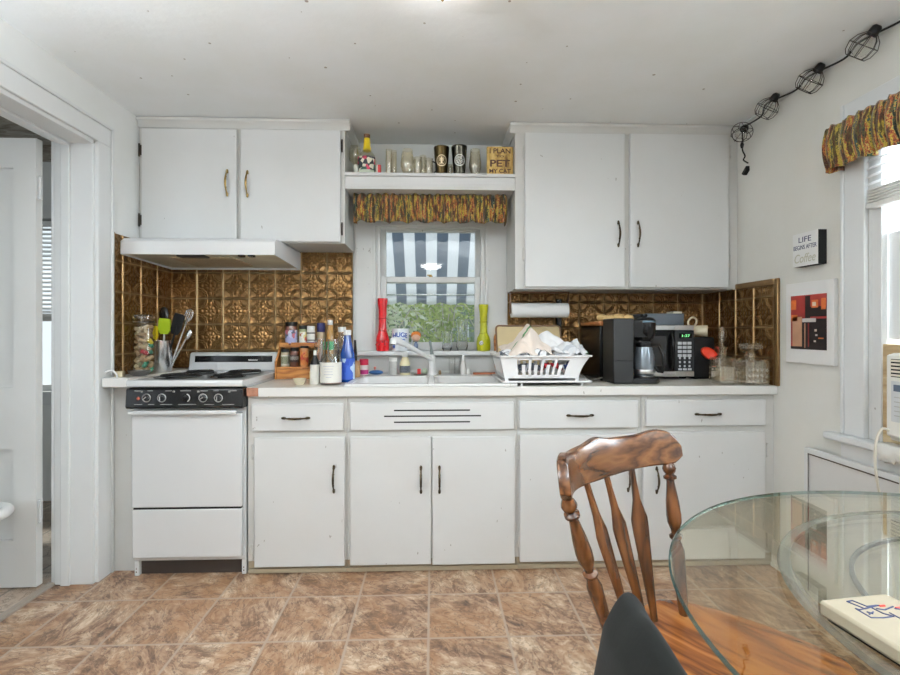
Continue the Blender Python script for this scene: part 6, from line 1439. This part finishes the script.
pts = [(1.612, ay1-.015, RZ0+.07), (1.585, ay1-.01, RZ0+.075), (1.572, ay1-.002, RZ0+.03), (1.575, ay1+.005, RZ0-.06), (1.60, ay1+.012, RZ0-.18), (1.62, ay1+.005, RZ0-.32), (1.625, ay1-.02, RZ0-.52), (1.64, ay1-.03, .03)]
def smoothpts(P, n=6):
    P = [Vector(p) for p in P]; out = []
    for i in range(len(P)-1):
        a, b, c, d = P[max(0, i-1)], P[i], P[i+1], P[min(len(P)-1, i+2)]
        for k in range(n):
            t = k/n; out.append(.5*((2*b)+(c-a)*t+(2*a-5*b+4*c-d)*t*t+(3*b-a-3*c+d)*t**3))
    return out+[P[-1]]
m.tube(smoothpts(pts), .0045, 8); m.build('power_cord', flat('ivory_cord', (.66, .62, .52), .5), ac)
m = MB(); m.box(1.628, 1.652, ay1-.062, ay1-.028, .56, .66); m.build('plug_box', flat('ivory_plug', (.70, .68, .62), .45), ac, bevel=.004)
# torn white weather strip hanging over the stool
m = MB()
def fn(a, b):
    y = ay1-.20+.27*a; n_ = noise.noise(Vector((a*9, b*4, 3)))
    if b < .45: x, z = 1.694-.055*b/.45, RZ0+.006+.010*abs(n_)
    else: q = (b-.45)/.55; x, z = 1.639-.008*math.sin(q*PI)-.006*n_, RZ0+.004-q*(.055+.05*noise.noise(Vector((a*5, 1, 7)))+.03*noise.noise(Vector((a*17, 4, 7))))
    return (x, y, z)
m.grid(fn, 50, 14); tag(m.build('weather_strip', flat('white_foam', (.80, .79, .75), .8, 0, .05), smooth=70, solid=.004), 'torn white foam strip hanging over the window stool below the air conditioner', 'foam strip')
# ================================================================ string of caged lights
sl = thing('string_lights', 'string of black wire-caged bulbs along the ceiling edge of the side wall', 'string lights', (1.63, 1.8, 2.25))
BX = 1.628
bulbs = [atX(864, 45, BX), atX(811, 80, BX), atX(768, 107.5, BX), atX(742, 132, BX)]
step = bulbs[0]-bulbs[1]; more = [bulbs[0]+step*1.0, bulbs[0]+step*2.0]
for q in more: q.z = bulbs[0].z
CL = pane('bulb_glass', (.97, .97, .95), 1.6)
allb = more[::-1] + bulbs
cordp = []
for k, p in enumerate(allb):
    cordp.append(p+Vector((.030, .052, .042)))
    if k < len(allb)-1:
        q = allb[k+1]; mid = (p+q)/2+Vector((.034, 0, .020)); cordp.append(mid)
last = bulbs[-1]
m = MB(); m.tube(smoothpts([Vector((1.665, .3, 2.29))]+cordp, 8), .0042, 7)
d0 = last+Vector((.01, .01, -.045)); m.build('cord', CAP_K, sl, weld=False)
m = MB(); pts = [last+Vector((.02, .03, .02)), d0, atX(742.5, 150, 1.655), atX(745, 156, 1.66), atX(743.5, 160, 1.665), atX(748, 163, 1.67)]; m.tube(smoothpts(pts, 5), .0038, 7); q = atX(742, 145, 1.65); m.tube([q+Vector((0, 0, .014)), q, q-Vector((0, 0, .016))], [.006, .010, .006], 8); m.build('cord_end', CAP_K, sl, weld=False)
q = atX(745, 170.5, 1.685); m = MB(); m.prism([(-.022, -.012), (.018, .020), (.020, -.004), (-.006, -.024)], (1.678, 1.6995), lambda a, b, w: (w, q.y-a, q.z+b)); tag(m.build('wall_clip', CAP_K, bevel=.002), 'small black clip on the side wall below the dangling cord end', 'clip')
for k, p in enumerate(allb):
    dirv = Vector((-.20, .52, -.58)).normalized() if k < len(allb)-1 else Vector((-.55, -.45, -.55)).normalized()
    s1 = dirv.orthogonal().normalized(); s2 = dirv.cross(s1); M_ = Matrix(((s1.x, s2.x, dirv.x, p.x), (s1.y, s2.y, dirv.y, p.y), (s1.z, s2.z, dirv.z, p.z), (0, 0, 0, 1)))
    m = MB(); m.M = M_; m.lathe([(.010, -.068), (.016, -.062), (.019, -.044), (.020, -.034), (.017, -.030)], (0, 0, 0), 16); so = m.build('socket', CAP_K, sl)
    m = MB(); m.M = M_; m.lathe([(.010, -.032), (.012, -.024), (.024, -.008), (.030, .008), (.027, .026), (.014, .038), (.001, .041)], (0, 0, 0), 18, cap=False); m.build('bulb', CL, so)
    m = MB(); m.M = M_; cr = .052
    prof = [(.019, -.040), (.040, -.022), (.0515, .002), (.046, .030), (.034, .044)]
    for j in range(8):
        a = j*PI/4; m.tube([(r*math.cos(a), r*math.sin(a), z) for r, z in prof], .0015, 5)
    for r, z in ((.0515, .002), (.034, .044), (.019, -.040)): m.tube([(r*math.cos(i*2*PI/24), r*math.sin(i*2*PI/24), z) for i in range(24)], .0017, 5, closed=True)
    m.build('wire_cage', IRON, so, weld=False)
# ================================================================ glass table
tc = Vector((1.034, .624)); TR = .654; TZ = .74
tb_ = thing('dining_table', 'round clear glass dining table with green-tinted edge by the side window', 'table', (tc.x, tc.y, 0))
m = MB(); m.mi = 0; n = 160
top = [m.v((tc.x+(TR-.003)*math.cos(i*2*PI/n), tc.y+(TR-.003)*math.sin(i*2*PI/n), TZ)) for i in range(n)]
eg = [m.v((tc.x+TR*math.cos(i*2*PI/n), tc.y+TR*math.sin(i*2*PI/n), TZ-.003)) for i in range(n)]
eg2 = [m.v((tc.x+TR*math.cos(i*2*PI/n), tc.y+TR*math.sin(i*2*PI/n), TZ-.006)) for i in range(n)]
bot = [m.v((tc.x+(TR-.003)*math.cos(i*2*PI/n), tc.y+(TR-.003)*math.sin(i*2*PI/n), TZ-.0085)) for i in range(n)]
m.f(top); m.f(bot[::-1]); m.mi = 1
for A, B in ((top, eg), (eg, eg2), (eg2, bot)):
    for i in range(n): m.f([A[i], B[i], B[(i+1) % n], A[(i+1) % n]])
EDG = NT('green_edge_glass'); gcol = EDG.n('BsdfPrincipled', None, Base_Color=(.015, .085, .09), Roughness=.15, Specular_IOR_Level=.3); gtr = EDG.n('BsdfTransparent', None, Color=(.42, .60, .58)); gm_ = EDG.n('MixShader', None, Fac=.45, _1=gcol.outputs[0], _2=gtr.outputs[0]); EDG.t.links.new(gm_.outputs[0], EDG.out.inputs[0])
m.build('tabletop', [TABLEG, EDG.m], tb_, smooth=30)
m = MB(); m.lathe([(.26, 0), (.26, .012), (.10, .03), (.07, .05), (.055, .12), (.05, .62), (.07, .68), (.12, .70), (.12, .7305), (.001, .7305)], (tc.x+.10, tc.y-.03, 0), 48); m.build('pedestal', flat('pale_stone_pedestal', (.60, .585, .56), .35, 0, .12, 9), tb_)
# glass turntable on the table
lc = Vector((1.03, .600)); LR = .485
ls = thing('glass_turntable', 'large round glass turntable with smoky rim lying on the glass table', 'turntable', (lc.x, lc.y, TZ))
SMK = pane('turntable_glass', (.97, .975, .95), 1.3)
m = MB(); n = 128; z0, z1 = TZ+.007, TZ+.017; RI = LR-.020
a1 = [m.v((lc.x+RI*math.cos(i*2*PI/n), lc.y+RI*math.sin(i*2*PI/n), z1)) for i in range(n)]; a0 = [m.v((lc.x+RI*math.cos(i*2*PI/n), lc.y+RI*math.sin(i*2*PI/n), z0)) for i in range(n)]
m.f(a1); m.f(a0[::-1]); m.build('turntable_disc', SMK, ls, smooth=0)
RIM = NT('smoky_rim'); p_ = RIM.n('BsdfPrincipled', None, Base_Color=(.30, .30, .27), Roughness=.06); q_ = RIM.n('BsdfTransparent', None, Color=(.78, .78, .72)); x_ = RIM.n('MixShader', None, Fac=.70, _1=p_.outputs[0], _2=q_.outputs[0]); RIM.t.links.new(x_.outputs[0], RIM.out.inputs[0])
m = MB(); m.lathe([(RI+.0004, .007), (LR-.004, .007), (LR, .011), (LR-.003, .017), (RI+.0004, .017)], (lc.x, lc.y, TZ), 128, cap=False); m.build('rim', RIM.m, ls)
m = MB(); m.lathe([(.208, .0003), (.215, .0003), (.215, .0068), (.208, .0068)], (lc.x-.02, lc.y+.03, TZ), 64, cap=False); m.lathe([(.338, .0003), (.345, .0003), (.345, .0068), (.338, .0068)], (lc.x-.02, lc.y+.03, TZ), 72, cap=False); m.build('bearing_ring', flat('grey_bearing', (.22, .22, .20), .25, .5), ls)
# printed tile on it
A = atZ(825, 597, .785); tcx, tcy = .615, .632; rzt = math.radians(7)
tl_ = thing('printed_tile', 'thick cream tile with navy and red emblem lying on the glass turntable', 'tile', (tcx, tcy, TZ+.0175), rz=rzt)
hw_ = .057
m = MB(); m.prism([(p[0], p[1]) for p in rr(-hw_, hw_, -hw_, hw_, .006, 0, 3)], (.006, .027), lambda a, b, w: (a, b, w)); m.build('tile_slab', flat('cream_stone', (.33, .285, .205), .6, 0, .06, 60), tl_, bevel=.004, local=True)
m = MB(); m.box(-hw_+.008, hw_-.008, -hw_+.008, hw_-.008, .0002, .006); m.build('felt_base', BLACK_M, tl_, local=True)
def tlp(zx, zy):   # a point of the emblem on the tile's face
    w = atZ(810+zx/7.1, 580+zy/7.1, TZ+.0175+.027); d_ = Vector((w.x-tcx, w.y-tcy)); c_, s_ = math.cos(-rzt), math.sin(-rzt); return (d_.x*c_-d_.y*s_, d_.x*s_+d_.y*c_, .0273)
m = MB()
for P in (((262, 155), (300, 148), (405, 190), (470, 183), (505, 184)), ((262, 155), (390, 207), (470, 185)), ((322, 204), (352, 214), (420, 196)), ((322, 204), (435, 270), (520, 270), (582, 262)), ((440, 200), (520, 240), (600, 262)), ((470, 205), (530, 214), (590, 190)), ((402, 228), (450, 243)), ((450, 228), (420, 245)), ((565, 235), (640, 275), (690, 268)), ((600, 205), (690, 215))):
    m.tube([tlp(*p) for p in P], .0011, 5)
m.build('emblem_outline', NAVY, tl_, 'navy emblem outline', local=True, weld=False)
m = MB()
for P in (((495, 188), (530, 184)), ((612, 202), (660, 196)), ((690, 250), (720, 246))): m.tube([tlp(*p) for p in P], .0017, 6)
m.build('emblem_accent', flat('red_print', (.65, .06, .04), .5), tl_, 'red emblem accents', local=True, weld=False)
# ================================================================ wooden chairs
CWOOD = wood('varnished_oak', (.022, .0075, .003), (.088, .030, .009), (.16, .062, .020), .24, 7, 'Z', .5, 9)
CRAIL = wood('varnished_oak_rail', (.030, .011, .0045), (.105, .040, .014), (.185, .080, .030), .24, 10, 'Y', .6, 8)
CSEAT = wood('varnished_oak_seat', (.075, .022, .006), (.26, .082, .019), (.41, .17, .048), .22, 6, 'X', .6, 9)
ang = math.atan2(-.793, .611); O = Vector((.53, 1.17, 0))
def loc_of(w):
    d = Vector(w)-O; c, s = math.cos(-ang), math.sin(-ang); return Vector((d.x*c-d.y*s, d.x*s+d.y*c, d.z))
L0, R0_ = loc_of(Vector((.276, .958, .8))), loc_of(Vector((.653, 1.276, .8)))
ch = thing('dining_chair', 'varnished wooden spindle-back chair pushed toward the glass table', 'chair', O, 'wooden spindle-back chairs', ang)
yc, hy_ = (L0.y+R0_.y)/2, (R0_.y-L0.y)/2; xe = (L0.x+R0_.x)/2
def railx(s): return xe - .088*(1-abs(s)**2.3)
def railp(s, z): return Vector((railx(s)-.16*(z-.81), yc+hy_*s, z))
def railtop(s): return .894 + .012*math.exp(-((abs(s)-.80)/.16)**2) + .010*math.exp(-(s/.16)**2) - .030*max(0, (abs(s)-.90)/.10)**2
def railbot(s): return .812 - .006*math.cos(s*PI) + .022*max(0, (abs(s)-.88)/.12)**2
m = MB(); ns = 56; loops = []
for i in range(ns+1):
    s = -1+2*i/ns; e = Vector((-(railx(s+.01)-railx(s-.01)), 0, 0)); tv = Vector((railx(s+.01)-railx(s-.01), hy_*.02, 0)).normalized(); nv = Vector((tv.y, -tv.x, 0))
    zb_, zt2 = railbot(s), railtop(s); th = .0115; lp = []
    for (w, f) in ((-1, .06), (-1, .5), (-1, .92), (-.6, 1), (.6, 1), (1, .92), (1, .5), (1, .06), (.6, 0), (-.6, 0)):
        z = zb_+(zt2-zb_)*f; lp.append(railp(s, z)+nv*th*w)
    loops.append(lp)
loft(m, loops, True, True); m.build('crest_rail', CRAIL, ch, local=True, bevel=.0015)
bases = [loc_of(atZ(u, v, .45)) for u, v in ((612, 638), (632, 628), (646, 623), (655, 618.5), (684, 612))]
tops = [-.90, -.26, .10, .48, .88]
PST = [(0, .011), (.10, .013), (.34, .0165), (.42, .0175), (.47, .012), (.485, .010), (.50, .016), (.515, .0165), (.53, .010), (.55, .011), (.60, .0175), (.65, .0185), (.74, .016), (.86, .0100), (.875, .010), (.885, .0165), (.90, .0165), (.912, .010), (.93, .015), (.95, .0175), (.97, .015), (.99, .011), (1, .011)]
for k in (0, 4):
    tp_ = railp(tops[k], railbot(tops[k])+.008); m = MB(); m.rod(bases[k]-Vector((0, 0, .012)), tp_, PST, 18); m.build('back_post', CWOOD, ch, local=True)
for k in (1, 2, 3):
    b0 = bases[k]-Vector((0, 0, .012)); t0 = railp(tops[k], railbot(tops[k])+.008); m = MB(); loops = []
    ax = (t0-b0).normalized(); sdir = Vector((railx(tops[k]+.01)-railx(tops[k]-.01), hy_*.02, 0)); sdir = (sdir-ax*sdir.dot(ax)).normalized(); nd = ax.cross(sdir)
    for f, w, th in ((0, .0075, .0065), (.08, .009, .006), (.60, .0235, .0068), (.66, .0240, .0068), (.78, .0100, .0065), (.90, .0060, .0062), (1, .0060, .006)):
        c_ = b0.lerp(t0, f); loops.append([c_+sdir*w*a+nd*th*b for a, b in ((-1, -.5), (-.7, -1), (.7, -1), (1, -.5), (1, .5), (.7, 1), (-.7, 1), (-1, .5))])
    loft(m, loops, True, True); m.build('spindle', CWOOD, ch, local=True)
# seat
bc = Vector((0, 0, 0))
for b in bases: bc += b
ym = (bases[0].y+bases[4].y)/2; xb_ = min(b.x for b in bases)-.028
prof = [(0, .10), (.012, .135), (.05, .170), (.14, .205), (.24, .222), (.33, .224), (.40, .215), (.435, .17), (.447, .09)]
outl = [(xb_+x, ym+w) for x, w in prof] + [(xb_+x, ym-w) for x, w in prof[::-1]]
out2 = []
for i in range(len(outl)):
    a, b = Vector(outl[i]), Vector(outl[(i+1) % len(outl)]); out2 += [a, a.lerp(b, .5)]
m = MB()
cx2, cy2 = xb_+.22, ym
loft(m, [[(cx2+(p.x-cx2)*k, cy2+(p.y-cy2)*k, z) for p in out2] for k, z in ((.90, .409), (.97, .413), (1, .425), (1, .440), (.985, .448), (.96, .4505), (.85, .4475), (.6, .441), (.3, .438))], True, True)
m.build('seat', CSEAT, ch, local=True, smooth=60)
LEG = [(0, .011), (.06, .0125), (.14, .016), (.20, .0175), (.22, .012), (.235, .0175), (.25, .012), (.32, .0185), (.55, .023), (.62, .022), (.64, .015), (.66, .022), (.68, .015), (.74, .020), (.94, .016), (1, .014)]
legs = {}
for nm, x, y, dx, dy in (('fr', .36, .15, .05, .06), ('fl', .36, -.15, .05, -.06), ('br', .08, .12, -.07, .06), ('bl', .08, -.12, -.07, -.06)):
    a, b = Vector((xb_+x+dx, ym+y+dy, .0)), Vector((xb_+x, ym+y, .412)); legs[nm] = (a, b); m = MB(); m.rod(a, b, LEG, 16); m.build('leg', CWOOD, ch, local=True)
STC = [(0, .007), (.1, .009), (.4, .012), (.5, .013), (.6, .012), (.9, .009), (1, .007)]
def lp(n_, f): return legs[n_][0].lerp(legs[n_][1], f)
for a, b in ((lp('fr', .36), lp('br', .36)), (lp('fl', .36), lp('bl', .36)), (lp('fr', .36).lerp(lp('br', .36), .5), lp('fl', .36).lerp(lp('bl', .36), .5)), (lp('fr', .55), lp('fl', .55))):
    m = MB(); m.rod(a, b, STC, 12); m.build('stretcher', CWOOD, ch, local=True)
# second chair, under the jacket
def dup(root, loc, rz, label):
    r = root.copy(); C.objects.link(r); r.location = loc; r.rotation_euler = (0, 0, rz); r['label'] = label
    for c in list(root.children):
        k = c.copy(); C.objects.link(k); k.parent = r
    return r
rz2 = math.radians(30); f2 = Vector((math.cos(rz2), math.sin(rz2), 0)); e2 = Vector((-math.sin(rz2), math.cos(rz2), 0))
far = Vector((.191, .468, 0)); O2 = far - e2*(yc+hy_) - f2*(xe-.16*.09)
dup(ch, O2, rz2, 'wooden spindle-back chair hidden beneath the draped black jacket')
# jacket
JM = NT('black_jersey'); nn = JM.noise(JM.coord('Object'), 220, 2)
JM = JM.bsdf(Base_Color=(.0045, .005, .0042), Roughness=.9, Specular_IOR_Level=.15, Sheen_Weight=.03, Sheen_Roughness=.5, Normal=JM.bump(nn, .15, .001))
def w2(p): return O2 + f2*p.x + e2*p.y + Vector((0, 0, p.z))
m = MB(); NS, NB = 70, 80
def jk(a, b):
    s = -.72 + a*1.88       # along the rail, past its far end
    sc_ = min(s, 1.0); over = max(0, s-1.0)*hy_
    h = abs(2*b-1)**1.8           # 0 at the ridge .. 1 at the hems
    side = -1 if b < .5 else 1
    base = railp(sc_, railtop(min(sc_, .9)))
    tv = Vector((railx(sc_+.01)-railx(sc_-.01), hy_*.02, 0)).normalized(); nv = Vector((tv.y, -tv.x, 0))
    drop = h*.50
    wd = .017*min(1, h*14)**.5 + .055*h + .018*h*math.sin(s*7+1.0) + .012*h*math.sin(s*13+2)
    k = max(0, min(1, (s-.86)/.32))
    wd *= math.sqrt(max(0, 1-k**5))
    z = base.z + .012 - drop - .010*k**3 - .022*min(1, h*8)**2*0
    flare = over*.6*(.5+.9*h) + .07*h*max(0, s-.4)
    p = base + tv*flare + nv*(side*wd)
    return w2(Vector((p.x, p.y, z)))
m.grid(jk, NS, NB)
tag(m.build('black_jacket', JM, smooth=80, solid=.004, weld=False), 'black cloth jacket draped over the back of the chair nearest the camera', 'jacket')
# ================================================================ waste bin in the doorway
bz_ = atZ(4, 513, .50); bcx, bcy = -1.893, 2.115
bt = thing('waste_bin', 'white plastic bin with thick rolled rim just past the doorway', 'bin', (bcx, bcy, 0))
m = MB(); br = .105; bh = .398
m.lathe([(.001, .005), (br*.52, 0), (br*.55, .01), (br*.60, bh-.05), (br*.74, bh-.008), (br*.70, bh-.008), (br*.57, bh-.05), (br*.50, .015), (.001, .012)], (bcx, bcy, 0), 32, cap=False); m.build('bin_body', PLASTIC_W, bt)
m = MB(); m.tube([(bcx+br*.86*math.cos(i*2*PI/36), bcy+br*.86*math.sin(i*2*PI/36), bh) for i in range(36)], .022, 12, closed=True); m.build('rolled_rim', PLASTIC_W, bt)
# ================================================================ ceiling lights
SHADE = NT('lit_shade_glass'); em = SHADE.n('Emission', None, Color=(1, .97, .94), Strength=P1); gl = SHADE.n('BsdfPrincipled', None, Base_Color=(.9, .88, .82), Roughness=.25); mx = SHADE.n('AddShader', None, _0=em.outputs[0], _1=gl.outputs[0]); SHADE.t.links.new(mx.outputs[0], SHADE.out.inputs[0])
SHADE2 = NT('shade_inner_glass'); em = SHADE2.n('Emission', None, Color=(1, .97, .94), Strength=P2); SHADE2.t.links.new(em.outputs[0], SHADE2.out.inputs[0])
def ceiling_light(x, y, label):
    t_ = thing('ceiling_light', label, 'ceiling light', (x, y, ZC-.15), 'ceiling lights with glass shades')
    m = MB(); m.lathe([(.001, ZC-.001), (.06, ZC-.001), (.06, ZC-.010), (.04, ZC-.016), (.012, ZC-.018), (.012, ZC-.075), (.001, ZC-.075)], (x, y, 0), 32, cap=False); m.build('ceiling_canopy', BRASS, t_)
    m = MB(); pr = [(.185, -.022), (.188, -.029), (.17, -.052), (.12, -.075), (.06, -.087), (.010, -.090)]
    m.lathe([(r, ZC+z) for r, z in pr], (x, y, 0), 40, cap=False); sh_ = m.build('glass_shade', SHADE.m, t_)
    m = MB(); m.lathe([(r-.004, ZC+z+.005) for r, z in pr if r > .02], (x, y, 0), 40, cap=False); m.build('shade_lining', SHADE2.m, sh_)
    m = MB(); m.lathe([(.006, -.07), (.006, -.122), (.020, -.1245), (.022, -.128), (.012, -.134), (.007, -.138), (.013, -.146), (.012, -.152), (.005, -.158), (.0055, -.166), (.001, -.172)], (x, y, ZC), 18, cap=False); m.build('finial', flat('brass_finial', (.30, .24, .10), .3, 1, .1), t_)
    return t_
fin = at(442.5, 11, 1.43)
ceiling_light(fin.x, 1.43, 'ceiling light with brass finial over the middle of the kitchen')
ceiling_light(-.02, -2.35, 'second ceiling light, at the far end of the room, mirrored in the sink window')
# two unseen uplighters, added to brighten the ceiling
def uplighter(x, y, label):
    t_ = thing('added_floor_lamp', label, 'added floor lamp', (x, y, 0), 'added unseen uplighters at the dining end')
    m = MB(); m.lathe([(.13, 0), (.13, .012), (.11, .022), (.02, .03), (.001, .03)], (x, y, 0), 32); m.build('base', BLACK_M, t_)
    m = MB(); m.tube([(x, y, .03), (x, y, 1.62)], .012, 12); m.build('pole', BLACK_M, t_)
    m = MB(); m.lathe([(.02, 1.61), (.08, 1.63), (.15, 1.69), (.17, 1.74), (.165, 1.74), (.145, 1.695), (.075, 1.64), (.001, 1.635)], (x, y, 0), 36, cap=False); m.build('lamp_shade', STEEL_B, t_)
    l = bpy.data.lights.new('fill_uplight', 'AREA'); l.shape = 'DISK'; l.size = .22; l.energy = UP; l.color = (.90, .95, 1)
    o = bpy.data.objects.new('fill_uplight', l); C.objects.link(o); o.location = (x, y, 1.70); o.rotation_euler = (PI, 0, 0)
uplighter(-1.22, .15, 'added unseen black uplighter by the wall with the doorway')
uplighter(1.28, -.55, 'added unseen black uplighter beyond the glass table')
# ================================================================ daylight
wd = bpy.data.worlds.new('sky'); sc.world = wd; wd.use_nodes = True
bgn = wd.node_tree.nodes['Background']; bgn.inputs['Color'].default_value = (.86, .93, 1.0, 1); bgn.inputs['Strength'].default_value = WORLD
def daylight(name, loc, rot, sx_, sy_, power, col=(.86, .93, 1)):
    l = bpy.data.lights.new(name, 'AREA'); l.shape = 'RECTANGLE'; l.size = sx_; l.size_y = sy_; l.energy = power; l.color = col
    o = bpy.data.objects.new(name, l); C.objects.link(o); o.location = loc; o.rotation_euler = rot; return o
# area lamps outside the windows; the dining and passage ones are added fill
daylight('fill_dining', (XR+.50, (BY0+BY1)/2, 1.05), (PI/2+.42, 0, PI/2), 1.8, 1.5, D_FRONT)
daylight('fill_dining', (XL-.60, (BY0+BY1)/2, 1.05), (PI/2+.42, 0, -PI/2), 1.8, 1.5, D_FRONT)
daylight('daylight_side', (XR+.75, 1.30, 1.75), (PI/2, 0, PI/2), 1.3, 1.0, D_SIDE)
daylight('fill_passage', ((HF0+HF1)/2, -.25, 1.45), (PI/2, 0, 0), 1.2, 1.3, D_PASS)
daylight('daylight_hall', (-2.73, 4.1, 1.5), (PI/2, 0, PI), .9, 1.3, D_HALL)
s = bpy.data.lights.new('sun', 'SUN'); s.energy = SUN; s.angle = math.radians(3); s.color = (1, .95, .86); so = bpy.data.objects.new('sun', s); C.objects.link(so); so.rotation_euler = Euler((math.radians(-28), math.radians(-32), 0))
sc.view_settings.view_transform = 'Standard'; sc.view_settings.look = 'None'; sc.view_settings.gamma = 1; sc.view_settings.use_curve_mapping = False
sc.view_settings.exposure = EXPO
sc.cycles.use_denoising = True
sc.cycles.max_bounces = 12; sc.cycles.transparent_max_bounces = 24; sc.cycles.transmission_bounces = 10; sc.cycles.diffuse_bounces = 5; sc.cycles.glossy_bounces = 5
sc.cycles.caustics_reflective = False; sc.cycles.caustics_refractive = False; sc.cycles.sample_clamp_indirect = 6
